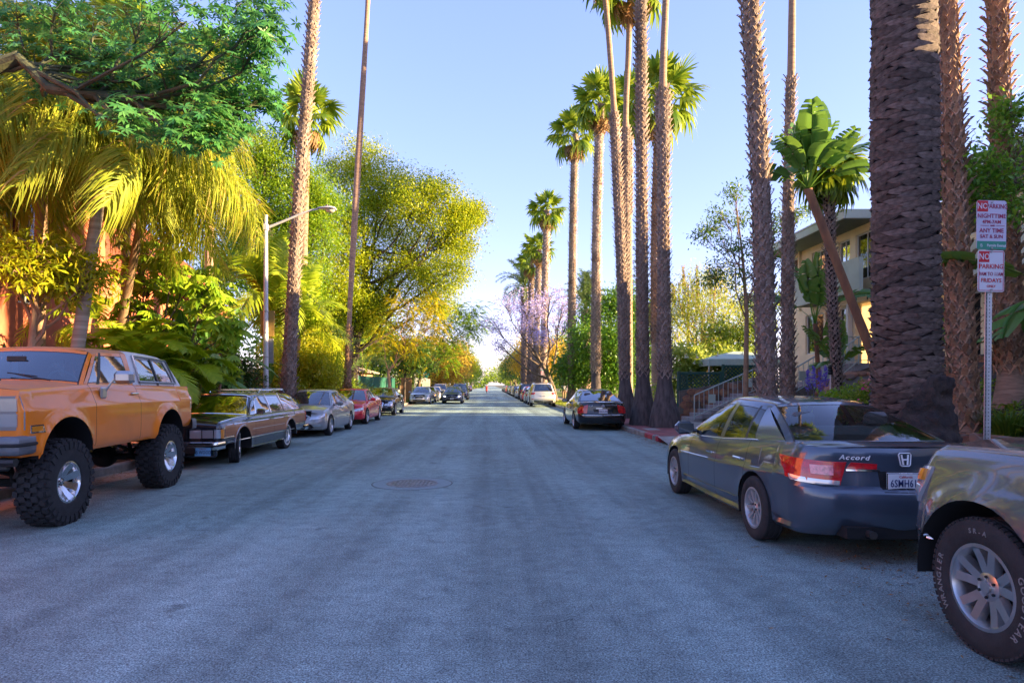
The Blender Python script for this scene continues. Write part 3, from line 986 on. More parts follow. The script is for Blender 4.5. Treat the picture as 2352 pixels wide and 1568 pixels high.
class Shell:
    def __init__(S, P):
        S.P = P
        wb = P['wb']; S.xfw, S.xrw = wb / 2, -wb / 2
        S.XF, S.XR = wb / 2 + P['fo'], -wb / 2 - P['ro']
        W_ = P['W']; S.Wf, S.Wr = W_ - P.get('tf', .05), W_ - P.get('tr', .05)
        ax, ay = P.get('rcf', (.25, .30)); bx, by = P.get('rcr', (.20, .25))
        S.bf, S.br = P.get('bowf', .10), P.get('bowr', .06)
        S.xs0, S.xs1 = S.XF - S.bf - ax, S.XR + S.br + bx
        q = P.get('q', 1.0)
        cols = []
        yf = S.Wf - ay; nf = max(3, int(6 * q))
        for i in range(nf):
            y = yf * i / nf
            cols.append(dict(x=S.XF - S.bf * (y / yf) ** 2, y=y, wf=1, wr=0, ws=0, k='F'))
        na = max(4, int(7 * q))
        for i in range(na):
            t = PI / 2 * i / na
            cols.append(dict(x=S.xs0 + ax * math.cos(t), y=yf + ay * math.sin(t), wf=math.cos(t), wr=0, ws=math.sin(t), k='C'))
        sp = []
        ra, rr = P['ra'], P.get('rar', P['ra'])
        for xw, r in ((S.xfw, ra), (S.xrw, rr)):
            n = max(8, int(14 * q))
            sp += [(xw + r * math.cos(PI * i / n), False) for i in range(n + 1)] + [(xw + r + .003, False), (xw - r - .003, False)]
        for d in P.get('doors', []):
            sp += [(d + .004, True), (d - .004, False)]
        for x in P.get('xmarks', []):
            sp.append((x, False))
        reg = [(x, False) for x in np.arange(S.xs0, S.xs1, -.14 / q) if all(abs(x - s[0]) > .03 for s in sp) and not any(abs(x - xw) < r for xw, r in ((S.xfw, ra), (S.xrw, rr)))]
        xs = sorted([s for s in sp if S.xs1 < s[0] < S.xs0 - .001] + reg + [(S.xs1, False)], key=lambda s: -s[0])
        if xs[0][0] < S.xs0 - .02:
            xs.insert(0, (S.xs0, False))
        for x, g in xs:
            cols.append(dict(x=x, y=S.yside(x), wf=0, wr=0, ws=1, k='S', gap=g))
        yr = S.Wr - by
        for i in range(1, na + 1):
            t = PI / 2 * (1 - i / na)
            cols.append(dict(x=S.xs1 - bx * math.cos(t), y=yr + by * math.sin(t), wf=0, wr=math.cos(t), ws=math.sin(t), k='D'))
        for i in range(1, nf + 1):
            y = yr * (1 - i / nf)
            cols.append(dict(x=S.XR + S.br * (y / yr) ** 2, y=y, wf=0, wr=1, ws=0, k='R'))
        S.cols = cols
        for c in cols:
            S.fill(c)
    def yside(S, x):
        xm = (S.xs0 + S.xs1) / 2
        P = S.P
        if x > xm: return P['W'] - P.get('tf', .05) * ((x - xm) / (S.xs0 - xm)) ** 2.4
        return P['W'] - P.get('tr', .05) * ((xm - x) / (xm - S.xs1)) ** 2.4
    def belt(S, x): return spl(S.P['belt'], x)
    def zbot(S, x):
        P = S.P
        if x > S.xfw + P['ra']: return P['zbf']
        if x < S.xrw - P.get('rar', P['ra']): return P['zbr']
        return P['sill']
    def fill(S, c):
        P = S.P
        c['zb'] = S.zbot(c['x'])
        c['zt'] = S.belt(c['x'])
        yf = S.Wf - P.get('rcf', (.25, .3))[1]; yr = S.Wr - P.get('rcr', (.2, .25))[1]
        if c['k'] == 'F': c['zt'] += P.get('cwh', .04) * (1 - (c['y'] / yf) ** 2)
        if c['k'] == 'R': c['zt'] += P.get('cwd', .03) * (1 - (c['y'] / yr) ** 2)
    def zclamp(S, c, z):
        if c['k'] != 'S': return z
        for xw, r in ((S.xfw, S.P['ra']), (S.xrw, S.P.get('rar', S.P['ra']))):
            d = abs(c['x'] - xw)
            if d <= r + 1e-6:
                zc = S.P['za']
                h = zc + S.P.get('asp', 1.0) * math.sqrt(max(0, r * r - d * d))
                return max(z, min(h, c['zt'] - .01))
        return z
    def pos(S, c, z):
        P = S.P
        f = (z - c['zb']) / max(.01, c['zt'] - c['zb'])
        f = min(max(f, 0), 1)
        x = c['x'] - lin(P['pf'], f) * c['wf'] + lin(P['pr'], f) * c['wr']
        y = c['y'] - lin(P['ps'], f) * c['ws'] * (1 if c['k'] == 'S' else min(1, c['ws'] * 1.2))
        if c['k'] == 'S' and P.get('lip', .0):
            for xw, r in ((S.xfw, P['ra']), (S.xrw, P.get('rar', P['ra']))):
                d = math.hypot(c['x'] - xw, max(0, z - P['za'])) - r
                if abs(c['x'] - xw) < r + .12 and -.05 < d < .2 and z > P['za'] - .1:
                    y += P['lip'] * math.exp(-(max(0, d) / P.get('lipw', .05)) ** 2)
        return Vector((x, y, z))
    def interp(S, end, s, z):
        """point on the skin; end F/R: s = distance round from the centre line; S: s = x"""
        cs = S.cols if end != 'R' else S.cols[::-1]
        if end == 'S':
            L = [c for c in cs if c['k'] == 'S']
            for a, b in zip(L, L[1:]):
                if b['x'] <= s <= a['x']:
                    t = (a['x'] - s) / max(1e-6, a['x'] - b['x'])
                    return S.pos(a, z).lerp(S.pos(b, z), t)
            return S.pos(L[0] if s > L[0]['x'] else L[-1], z)
        d = 0
        for a, b in zip(cs, cs[1:]):
            l = math.hypot(a['x'] - b['x'], a['y'] - b['y'])
            if d + l >= s and l > 0:
                t = (s - d) / l
                za = min(z, a['zt']); zb = min(z, b['zt'])
                return S.pos(a, za).lerp(S.pos(b, zb), t)
            d += l
    def patch(S, end, quad, off=.006, bulge=0.0, U=FRAC, V=FRAC, both=True, depth=.012):
        """raised panel lying on the skin; quad = (s,z) bottom-in, bottom-out, top-out, top-in"""
        q = [Vector((a, b)) for a, b in quad]
        P = []
        for u in U:
            row = []
            for v in V:
                w = (q[0] * (1 - u) + q[1] * u) * (1 - v) + (q[3] * (1 - u) + q[2] * u) * v
                p = S.interp(end, w.x, w.y)
                e = .012
                du = S.interp(end, w.x + e, w.y) - S.interp(end, max(0, w.x - e) if end != 'S' else w.x - e, w.y)
                dv = S.interp(end, w.x, w.y + e) - S.interp(end, w.x, w.y - e)
                n = du.cross(dv)
                n = n.normalized() if n.length > 1e-9 else Vector((1, 0, 0))
                out = Vector((1 if end == 'F' else (-1 if end == 'R' else 0), 0 if end != 'S' else 1, 0))
                if end != 'S': out.y = max(0, p.y) * .6
                if n.dot(out) < 0: n = -n
                edge = u in (0, 1) or v in (0, 1)
                o = -depth if edge else off + bulge * math.sin(PI * u) * math.sin(PI * v)
                row.append(p + n * o)
            P.append(row)
        b = MB().grid(P)
        if both:
            b.join(b.mirror_y())
        b.fix = True
        return b

def make_car(name, label, cat, P, group=None):
    S = Shell(P)
    root = thing(name, label, cat, (0, 0, 0), 0, group)
    if P.get('lift_scale'): pass
    mats = [P['paint'], gap_m, P.get('trim', black_tr), P.get('paint2', P['paint']), P.get('paint3', P['paint'])]
    parts = {}
    def mbx(k):
        return parts.setdefault(k, MB())
    rows = P.get('rows', [0, .05, .1, .18, .28, .38, .48, .58, .68, .76, .84, .90, .95, .98, 1])
    cols = S.cols
    G = []
    for c in cols:
        G.append([S.pos(c, S.zclamp(c, c['zb'] + f * (c['zt'] - c['zb']))) for f in rows])
    dx = P.get('doors', [])
    bumpf, bumpr = P.get('bumpf', .5), P.get('bumpr', .5)
    cls = P.get('cls')
    for i in range(len(cols) - 1):
        a, b = cols[i], cols[i + 1]
        xm = (a['x'] + b['x']) / 2
        for j in range(len(rows) - 1):
            q = [G[i][j], G[i + 1][j], G[i + 1][j + 1], G[i][j + 1]]
            pts = []
            for p in q:
                if not any((p - r).length < 1e-5 for r in pts): pts.append(p)
            if len(pts) < 3: continue
            fm = (rows[j] + rows[j + 1]) / 2
            m = 0; k = 'body'
            inarch = abs(xm - S.xfw) < P['ra'] or abs(xm - S.xrw) < P.get('rar', P['ra'])
            if a['wf'] + b['wf'] > .02 and fm < bumpf: k = 'front_bumper'
            elif a['wr'] + b['wr'] > .02 and fm < bumpr: k = 'rear_bumper'
            elif a['k'] == 'S' and dx and dx[-1] < xm < dx[0] and fm > P.get('doorlow', .10):
                k = 'door%d' % sum(1 for d in dx if xm < d)
                if inarch and P.get('archdoor', True) is False: k = 'body'
            if a.get('gap') and b['k'] == 'S' and abs(a['x'] - b['x']) < .012 and fm > P.get('doorlow', .10): m = 1; k = 'body'
            if cls:
                r = cls(xm, fm, a, b, (pts[0].z + pts[-1].z) / 2, k, m)
                if r: k, m = r
            for side in (0, 1):
                kk = k + ('L' if side == 0 else 'R') if k.startswith('door') else k
                if P.get('split_body') and k in ('body', 'lower_cladding'):
                    kk = (k if k != 'body' else 'fender' if xm > 0 else 'rear_quarter') + ('_L' if side == 0 else '_R')
                pp = [(p.x, p.y, p.z) for p in pts] if side == 0 else [(p.x, -p.y, p.z) for p in pts][::-1]
                mbx(kk).add(pp, [tuple(range(len(pp)))], m)
    # door edge gap under the doors
    top = {c['x']: G[i][-1] for i, c in enumerate(cols)}
    # bonnet and boot
    C = P['cab']
    def ytop(x):
        L = [(c['x'], G[i][-1].y) for i, c in enumerate(cols) if c['k'] in 'SCD']
        return float(np.interp(x, [p[0] for p in L][::-1], [p[1] for p in L][::-1]))
    cwh, cwd = P.get('cwh', .04), P.get('cwd', .03)
    q9 = [-1, -.985, -.9, -.72, -.5, -.25, 0, .25, .5, .72, .9, .985, 1]
    def cap(xs, cw, bow, xedge, front):
        rowsP = []
        for x, y, z in xs:
            t = max(0, 1 - abs(x - xedge) / .35)
            r = []
            for q in q9:
                yy = q * y
                r.append((x + (1 if front else -1) * bow * (1 - q * q) * t, yy, z + cw * (1 - abs(q) ** 2.6)))
            rowsP.append(r)
        return rowsP
    hx = [(G[i][-1].x, G[i][-1].y, G[i][-1].z) for i, c in enumerate(cols) if c['k'] in 'SC' and c['x'] >= C['a0'] - .02]
    if len(hx) > 1:
        mbx('hood').grid(cap(hx, cwh, S.bf, hx[0][0], True), m=P.get('hood_m', 0))
    tx = [(G[i][-1].x, G[i][-1].y, G[i][-1].z) for i, c in enumerate(cols) if c['k'] in 'SD' and c['x'] <= C['c0'] + .02]
    if len(tx) > 1:
        mbx('trunk_lid').grid(cap(tx, cwd, S.br, tx[-1][0], False))
    # cabin
    zr = lambda x: spl(C['zr'], x)
    ed = C.get('edge', .04)
    eq = lambda q: -ed * (max(0, abs(q) - .86) / .14) ** 2
    def ytp(x):
        mid = (C['a1'] + C['c1']) / 2; h = (C['a1'] - C['c1']) / 2
        return C['wr'] - C.get('rt', .06) * (abs(x - mid) / h) ** 2.5
    def base(x): return Vector((x, ytop(x) - C.get('in', 0.0), S.belt(x) - .004))
    def topp(x): return Vector((x, ytp(x), zr(x) - ed))
    vr = C.get('vr', [0, .05, .075, .12, .145, .3, .5, .65, .8, .855, .88, .90, .925, .97, 1])
    def kind_v(v, kind):
        if kind not in 'GH': return kind
        g0, g1 = C.get('g0', .05), C.get('g1', .925)
        if kind == 'H': g0, g1 = .12, .88
        if v < g0 or v > g1: return 'P' if kind == 'G' else 'Q'
        if v < g0 + .025 or v > g1 - .025: return 'T'
        return 'G'
    bl = C.get('bulge', .03)
    SLOT = {'P': 0, 'K': 2, 'T': 2, 'Q': 3, 'B': 2}
    def strip(colsB, colsT, kinds, outdir, gname, mirror=True):
        gm = MB()
        PP = []
        for bpt, tpt in zip(colsB, colsT):
            r = []
            for v in vr:
                p = bpt.lerp(tpt, v)
                o = outdir(bpt)
                r.append(p + o * bl * 4 * v * (1 - v) * .5)
            PP.append(r)
        for i in range(len(PP) - 1):
            for j in range(len(vr) - 1):
                kk = kind_v((vr[j] + vr[j + 1]) / 2, kinds[i])
                q = [PP[i][j], PP[i + 1][j], PP[i + 1][j + 1], PP[i][j + 1]]
                if kk == 'G':
                    gm.add(q, [(0, 1, 2, 3)])
                else:
                    tgt = mbx('camper_shell' if kk == 'Q' else 'cabin')
                    tgt.add(q, [(0, 1, 2, 3)], SLOT[kk])
                    if mirror:
                        tgt.add([(p.x, -p.y, p.z) for p in q][::-1], [(0, 1, 2, 3)], SLOT[kk])
        return gm
    glasses = []
    # windscreen (both halves in one go)
    ybA, ytA = ytop(C['a0']) - C.get('in', 0), ytp(C['a1'])
    qs = [-1, -.945, -.925, -.7, -.45, -.2, 0, .2, .45, .7, .925, .945, 1]
    kinds = ['P', 'T'] + ['G'] * 8 + ['T', 'P']
    zA = S.belt(C['a0']) - .004
    Bp = [Vector((C['a0'] + (C['ws'] - C['a0']) * (1 - q * q), q * ybA, zA + C.get('wz', cwh - .01) * (1 - abs(q) ** 2.6) - .0 + C.get('wdz', 0) * (1 - q * q))) for q in qs][::-1]
    Tp = [Vector((C['a1'] + C.get('wt', .08) * (1 - q * q), q * ytA, zr(C['a1']) + C['crown'] * (1 - q * q) + eq(q))) for q in qs][::-1]
    gm = strip(Bp[::-1], Tp[::-1], kinds, lambda p: Vector((.8, 0, .5)), 'windshield', False)
    glasses.append(('windshield', gm, C.get('glw', glass_ws)))
    # back glass
    if C.get('back', True):
        ybC, ytC = ytop(C['c0']) - C.get('in', 0), ytp(C['c1'])
        zC = S.belt(C['c0']) - .004
        pk = C.get('bk', 'P')
        qb = C.get('bq', .94)
        qs2 = [-1, -qb, -qb + .02, -.6, -.3, 0, .3, .6, qb - .02, qb, 1]
        kinds2 = [pk, 'T'] + ['G'] * 6 + ['T', pk]
        Bp = [Vector((C['c0'] + (C['bs'] - C['c0']) * (1 - q * q), q * ybC, zC + C.get('bz', cwd - .01) * (1 - abs(q) ** 2.6))) for q in qs2]
        Tp = [Vector((C['c1'] + C.get('bt', -.06) * (1 - q * q), q * ytC, zr(C['c1']) + C['crown'] * (1 - q * q) + eq(q))) for q in qs2]
        gm = strip(Bp[::-1], Tp[::-1], kinds2, lambda p: Vector((-.8, 0, .5)), 'rear_window', False)
        glasses.append(('rear_window', gm, C.get('glb', C.get('gl', glass_car))))
    # sides
    cur = (C['a0'], C['a1']); gi = 0
    for (xb, xt, kind) in C['segs']:
        n = 4 if kind in 'GH' else 1
        ts = [i / n for i in range(n + 1)]
        kk = [kind] * n
        if kind in 'GH':
            e = .018 / max(.1, abs(cur[0] - xb))
            ts = [0, e, .33, .66, 1 - e, 1]; kk = ['T', kind, kind, kind, 'T']
        Bq = [base(cur[0] + (xb - cur[0]) * t) for t in ts]
        Tq = [topp(cur[1] + (xt - cur[1]) * t) for t in ts]
        gm = strip(Bq, Tq, kk, lambda p: Vector((0, 1, .25)), 'window')
        if gm.v:
            glasses.append(('window', gm, C.get('gl', glass_car)))
            glasses.append(('window', gm.mirror_y(), C.get('gl', glass_car)))
        cur = (xb, xt)
    # roof
    xsR = sorted({C['a1'], C['c1'], *[s[1] for s in C['segs']], *list(np.linspace(C['a1'], C['c1'], 9))}, reverse=True)
    xsR = [x for i, x in enumerate(xsR) if i == 0 or xsR[i - 1] - x > .01 or x == C['c1']]
    def roofgrid(xl, key, slot):
        RP = []
        for x in xl:
            tF = max(0, 1 - (C['a1'] - x) / .35); tB = max(0, 1 - (x - C['c1']) / .35)
            RP.append([(x + C.get('wt', .08) * (1 - q * q) * tF + C.get('bt', -.06) * (1 - q * q) * tB, q * ytp(x), zr(x) + C['crown'] * (1 - q * q) + eq(q)) for q in (-1, -.975, -.94, -.88, -.7, -.4, 0, .4, .7, .88, .94, .975, 1)])
        mbx(key).grid(RP, m=slot)
    if C.get('shell_x') is not None:
        sx = C['shell_x']
        roofgrid([x for x in xsR if x >= sx - 1e-6] + ([sx] if all(abs(x - sx) > 1e-6 for x in xsR) else []), 'cabin', P.get('roof_m', 0))
        roofgrid([sx] + [x for x in xsR if x < sx - 1e-6], 'camper_shell', 3)
    else:
        roofgrid(xsR, 'cabin', P.get('roof_m', 0))
    # wheel wells and underbody
    ub = MB()
    for xw, r in ((S.xfw, P['ra']), (S.xrw, P.get('rar', P['ra']))):
        for sg in (1, -1):
            P2 = []
            for k in range(13):
                a = PI * k / 12
                y = S.yside(xw) - lin(P['ps'], .4) + P.get('lip', 0) * .9
                xx, zz = xw + r * .998 * math.cos(a), P['za'] + P.get('asp', 1) * r * .998 * math.sin(a)
                zz = min(zz, S.belt(xw) - .012)
                P2.append([(xx, sg * (y - .004), zz), (xx, sg * (y - .03), zz), (xx, sg * (y - P.get('wd', .34)), zz)])
            P2 = [[(P2[0][0][0], p[1], max(P2[0][0][2] - .12, S.zbot(xw + r + .05) + .01)) for p in P2[0]]] + P2 + [[(P2[-1][0][0], p[1], max(P2[-1][0][2] - .12, S.zbot(xw - r - .05) + .01)) for p in P2[-1]]]
            ub.grid(P2, flip=sg < 0)
            ub.add([r_[2] for r_ in P2], [tuple(range(len(P2)))])
    zs = P['sill']
    yi = P['W'] - .10
    ub.box(((S.xfw + S.xrw) / 2, 0, zs + .06), (P['wb'] - 2 * P['ra'] + .02, 2 * yi, .08))
    ub.box((0, 0, zs + .10), (P['wb'] + P['fo'] * 1.1 + P['ro'] * .9, 2 * (yi - .32), .10))
    ub.box((S.xfw + P['ra'] * .4, 0, (zs + S.belt(S.xfw)) / 2), (1.2, 2 * (yi - .36), S.belt(S.xfw) - zs - .14))
    ub.box((S.xrw - .15, 0, (zs + S.belt(S.xrw)) / 2 - .06), (1.1, 2 * (yi - .36), S.belt(S.xrw) - zs - .22))
    parts['underbody'] = ub
    # build the parts
    names = {}
    for k, b in parts.items():
        nm = 'door' if k.startswith('door') else (k[:-2] if k[-2:] in ('_L', '_R') else k)
        o = b.build(nm, [under_m] if k == 'underbody' else mats, root, sharp=P.get('sharp', 38), fixn=False if k == 'underbody' else True)
        names[k] = o
    for nm, gm, mt in glasses:
        if gm.v:
            gm.build(nm, mt, root, fixn=True)
    # inside
    sm = P.get('seat', seat_g)
    fl = zs + .12
    if P.get('interior', True):
        zb = S.belt(0)
        xs_ = C.get('seat_x', (C['a1'] + C['a0']) / 2 - .62)
        MB().bbox((C['a0'] - .18, 0, zb - .10), (.5, 2 * (yi - .06), .26), .08).build('dashboard', dash_m, root)
        for yy in (-.36, .36):
            b = MB().bbox((xs_, yy, zb - .40), (.5, .5, .18), .06)
            b.bbox((xs_ - .28, yy, zb - .06), (.15, .48, .62), .06, rot=(0, -.22, 0))
            b.bbox((xs_ - .37, yy, zb + .33), (.09, .26, .17), .04, rot=(0, -.15, 0))
            b.build('seat', sm, root)
        if C.get('rear_seat', True):
            xr_ = xs_ - .98
            b = MB().bbox((xr_, 0, zb - .38), (.5, 1.2, .2), .06).bbox((xr_ - .28, 0, zb - .06), (.16, 1.22, .6), .06, rot=(0, -.3, 0))
            for yy in (-.38, .38):
                b.bbox((xr_ - .37, yy, zb + .30), (.09, .25, .15), .04, rot=(0, -.2, 0))
            b.build('seat', sm, root)
        a = MB(); c0 = Vector((C['a0'] - .45, .37, zb + .02))
        n = Vector((-.85, 0, .5)).normalized(); u = Vector((0, 1, 0)); w = n.cross(u)
        a.tube([c0 + (u * math.cos(2 * PI * i / 18) + w * math.sin(2 * PI * i / 18)) * .18 for i in range(19)], .014, 6, cap=False)
        a.tube([c0 - u * .17, c0, c0 + u * .17], .014, 6)
        a.build('steering_wheel', P.get('wheel_m', dash_m), root)
        MB().box(((C['a0'] + C['c0']) / 2, 0, fl + .02), (C['a0'] - C['c0'], 2 * yi - .2, .04)).build('floor_mat', dash_m, root, smooth=False)
    # wheels
    hub, tyre, rim = P['wheel']
    R_ = P['R']; tr = P['track'] / 2
    for xw in (S.xfw, S.xrw):
        for sg in (1, -1):
            o = link('wheel', hub, root, (xw, sg * tr, R_))
            st = P.get('steer', 0) if xw > 0 else 0
            o.rotation_euler = (0, random.uniform(0, 6), st + (0 if sg > 0 else PI))
            o.rotation_mode = 'XYZ'
            o.rotation_euler = Matrix.Rotation(st + (0 if sg > 0 else PI), 3, 'Z').to_euler()
            sp = random.uniform(0, 6.28) if not P.get('nospin') else 0
            o.rotation_euler = (Matrix.Rotation(st + (0 if sg > 0 else PI), 3, 'Z') @ Matrix.Rotation(sp, 3, 'Y')).to_euler()
            link('tyre', tyre, o); link('rim', rim, o)
    # patches
    for pt in P.get('patches', []):
        nm, mt, end, quad = pt[:4]
        kw = pt[4] if len(pt) > 4 else {}
        par = names.get(kw.pop('under', ''), root)
        both = kw.pop('both', True)
        if both and (end == 'S' or min(q_[0] for q_ in quad) > .01):
            a = S.patch(end, quad, both=False, **kw)
            pl_, pr_ = (names.get('door1L'), names.get('door1R')) if nm == 'door_handle' else (root, root)
            a.build(nm, mt, pl_ or root, fixn=True)
            b = a.mirror_y(); b.fix = True
            b.build(nm, mt, pr_ or root, fixn=True)
        else:
            S.patch(end, quad, both=both, **kw).build(nm, mt, par, fixn=True)
    # handles
    for hx_, hz in P.get('handles', []):
        idx = sum(1 for d in dx if hx_ < d)
        for side, sg in (('L', 1), ('R', -1)):
            par = names.get('door%d%s' % (idx, side), root)
            p = S.interp('S', hx_, hz)
            b = MB().bbox((p.x, sg * (p.y + .022), p.z), (.20, .022, .028), .009)
            b.bbox((p.x + .08, sg * (p.y + .008), p.z), (.02, .03, .02), .004).bbox((p.x - .08, sg * (p.y + .008), p.z), (.02, .03, .02), .004)
            b.build('handle', P.get('handle_m', P['paint']), par)
    # mirrors
    if P.get('mirror'):
        mx, mz, sz = P['mirror']
        for sg in (1, -1):
            yb = ytop(mx)
            b = MB()
            b.bbox((mx, sg * (yb + .16), mz), (.13 * sz, .22 * sz, .15 * sz), .05 * sz)
            b.bbox((mx + .02, sg * (yb + .03), mz - .04), (.07, .12, .05), .02)
            o = b.build('side_mirror', P.get('mirror_m', P['paint']), root)
            MB().bbox((mx - .068 * sz, sg * (yb + .16), mz), (.006, .18 * sz, .11 * sz), .003).build('mirror_glass', mirror_m, o)
    return root, S, names

def plate(root, txt, pos, facing, bgm, ink, w=.305, h=.152, extra=()):
    """licence plate with its characters; facing +1 = forwards (+x), -1 = backwards; tilt small"""
    o = MB().bbox((0, 0, 0), (w, h, .006), .002).build('licence_plate', bgm, root)
    o.location = pos
    o.rotation_euler = (R(90), 0, R(90) if facing > 0 else R(-90))
    t = link('lettering', text_mesh(txt, h * .60, .001, ink, sx=.72, space=1.05, bold=.0012), o, (0, -h * .06, .0045))
    for (s, size, x, y, m) in extra:
        link('lettering', text_mesh(s, size, .001, m), o, (x, y, .0045))
    return o
# ------------------------------------------------------------------ the cars themselves
def seg_sedan(a, b1, b2, c):
    pass
SEDAN_PS = [(0, .05), (.06, .02), (.30, .0), (.55, .004), (.74, .012), (.80, .026), (.92, .055), (1, .085)]
SEDAN_PF = [(0, .10), (.15, .03), (.35, .0), (.55, .02), (.8, .09), (1, .20)]
SEDAN_PR = [(0, .08), (.12, .02), (.40, .0), (.55, .02), (.60, .05), (.9, .07), (1, .10)]
def sedan(**kw):
    P = dict(wb=2.78, fo=.95, ro=1.1, W=.91, sill=.20, zbf=.22, zbr=.26, ra=.355, za=.33, R=.325, track=1.60,
             tf=.06, tr=.05, rcf=(.34, .36), rcr=(.26, .30), bowf=.13, bowr=.07, lip=.012,
             belt=[(-2.6, .95), (-2.35, 1.0), (-1.9, 1.02), (-1.0, .985), (0, .95), (.8, .925), (1.3, .885), (1.9, .79), (2.35, .68)],
             ps=SEDAN_PS, pf=SEDAN_PF, pr=SEDAN_PR, cwh=.06, cwd=.03, bumpf=.52, bumpr=.5,
             doors=[.72, -.32, -1.22], doorlow=.12, handles=[(-.18, .80), (-1.05, .83)], mirror=(.62, 1.0, 1.0),
             trim=black_tr)
    P['cab'] = dict(a0=.98, ws=1.28, a1=.22, wt=.10, c0=-1.78, c1=-1.02, bs=-1.98, bt=-.10, wr=.60, rt=.05, crown=.035,
                    zr=[(-1.3, 1.30), (-1.02, 1.375), (-.4, 1.435), (0, 1.43), (.3, 1.37)], bq=.93,
                    segs=[(.90, .15, 'P'), (-.30, -.25, 'G'), (-.38, -.32, 'K'), (-1.16, -.95, 'G'), (-1.78, -1.02, 'P')])
    cab = kw.pop('cab', {})
    P.update(kw)
    P['cab'].update(cab)
    return P
S5 = dict(n=5, w=(.07, .06), dish=.025)
S10 = dict(n=10, w=(.032, .05), dish=.03, hub=.06, swirl=.12)
wh_accord = make_wheel(.328, .215, .205, S10, pm('hubcap_silver', (.42, .42, .43), .38, .6))
wh_5 = make_wheel(.325, .21, .215, S5, n=28)
wh_7t = make_wheel(.330, .22, .225, dict(n=5, twin=.16, w=(.04, .04), dish=.03), n=28)
wh_9 = make_wheel(.325, .21, .215, dict(n=9, w=(.05, .05), dish=.03), n=24)
MV = Matrix
def place(o, x, y, heading):
    """heading -1: nose towards the viewer, +1: nose away"""
    o.location = (x, y, 0)
    o.rotation_euler = (0, 0, R(90) * heading)

# ---- dark grey sedan, right foreground
acc_p = paint('graphite_paint', (.068, .092, .13), .45, .28)
P = sedan(wb=2.80, fo=.97, ro=1.09, W=.925, R=.328, ra=.372, za=.335, track=1.62, paint=acc_p, wheel=wh_accord, steer=0,
          belt=[(-2.6, 1.00), (-2.4, 1.035), (-2.0, 1.055), (-1.2, 1.02), (-.4, .965), (.4, .93), (.9, .91), (1.4, .86), (1.9, .78), (2.4, .69)],
          ps=[(0, .06), (.05, .02), (.10, .035), (.16, .012), (.40, .0), (.62, .0), (.655, .004), (.67, .016), (.80, .030), (.93, .060), (1, .095)],
          pr=[(0, .16), (.10, .07), (.20, .025), (.30, .0), (.50, .0), (.54, .02), (.57, .065), (.80, .085), (.93, .07), (1, .09)],
          rows=[0, .05, .1, .16, .24, .32, .42, .50, .54, .58, .62, .655, .67, .76, .84, .90, .95, .98, 1],
          rcr=(.34, .40), bowr=.10, tr=.07, zbr=.24, bumpr=.56, doors=[.70, -.32, -1.16], handles=[(-.14, .775), (-.98, .80)],
          handle_m=chrome, mirror=(.66, 1.02, 1.15), cwd=.02, seat=seat_g,
          cab=dict(a0=1.0, ws=1.32, a1=.18, wt=.12, c0=-1.86, c1=-1.02, bs=-2.10, bt=-.14, wr=.60, rt=.045, crown=.035, in_=0,
                   zr=[(-1.2, 1.33), (-1.02, 1.385), (-.55, 1.43), (-.1, 1.44), (.2, 1.385)], bulge=.045, bq=.925, g0=.03, g1=.93,
                   segs=[(.90, .10, 'P'), (-.27, -.26, 'G'), (-.37, -.34, 'P'), (-1.00, -.86, 'G'), (-1.02, -.875, 'K'), (-1.24, -.98, 'G'), (-1.86, -1.02, 'P')]),
          patches=[
              ('tail_light', lamp_red, 'R', [(.52, .70), (1.08, .745), (1.27, .94), (.45, .915)], dict(off=.014, bulge=.01)),
              ('reversing_light', glass_lamp, 'R', [(.53, .695), (.98, .73), (1.03, .775), (.52, .745)], dict(off=.019)),
              ('brake_lens', pm('lamp_pink', (.72, .26, .30), .12, 0, coat=1, var=.3, scale=30), 'R', [(.58, .79), (.78, .80), (.80, .885), (.58, .885)], dict(off=.023)),
              ('tail_light', lamp_red, 'R', [(.22, .855), (.47, .85), (.43, .915), (.22, .905)], dict(off=.010, both=True)),
              ('chrome_strip', chrome, 'R', [(.20, .838), (.475, .832), (.475, .848), (.20, .852)], dict(off=.012)),
              ('headlight', glass_lamp, 'F', [(.50, .56), (.98, .60), (1.12, .73), (.52, .64)], dict(off=.008)),
              ('plate_recess', gap_m, 'R', [(0, .66), (.20, .66), (.22, .84), (0, .84)], dict(off=.002, depth=.001)),
              ('side_moulding', acc_p, 'S', [(-1.02, .335), (.98, .315), (.98, .355), (-1.02, .375)], dict(off=.012)),
              ('fuel_flap', acc_p, 'S', [(-1.47, .78), (-1.30, .78), (-1.30, .955), (-1.47, .955)], dict(off=.003, both=False, depth=.004)),
          ])
accord, SH, NM = make_car('parked_car', 'dark blue grey sedan parked at the right kerb just ahead of the bronze grey truck', 'car', P)
place(accord, 3.63, 7.92, 1)
SILV = pm('badge_chrome', (.70, .70, .72), .35, .3)
rear_x = lambda z, y=0.0: SH.interp('R', abs(y), z).x
pl_ = plate(accord, '6SMH611', (rear_x(.745) - .014, 0, .745), -1, plate_w, plate_ink,
            extra=[('California', .030, 0, .050, pm('plate_red', (.5, .03, .04), .5))])
MB().bbox((0, 0, -.004), (.33, .175, .006), .002).build('plate_frame', chrome, pl_)
link('lettering', text_mesh('RIVERSIDEMETRO', .020, .001, white_paint), pl_, (0, -.080, .002))
link('lettering', text_mesh('1-800-808-5000', .018, .001, white_paint), pl_, (0, .078, .002))
MB().box((.125, .056, .004), (.036, .026, .002)).build('sticker', pm('sticker_yellow', (.7, .45, .02), .5), pl_, smooth=False)
b = MB()                                        # badge: rounded frame with an H inside
fr = [(-.055, .045), (-.042, .058), (.042, .058), (.055, .045), (.042, -.045), (.03, -.055), (-.03, -.055), (-.042, -.045)]
b.tube([(x, y, 0) for x, y in fr + fr[:1]], .006, 6, cap=False)
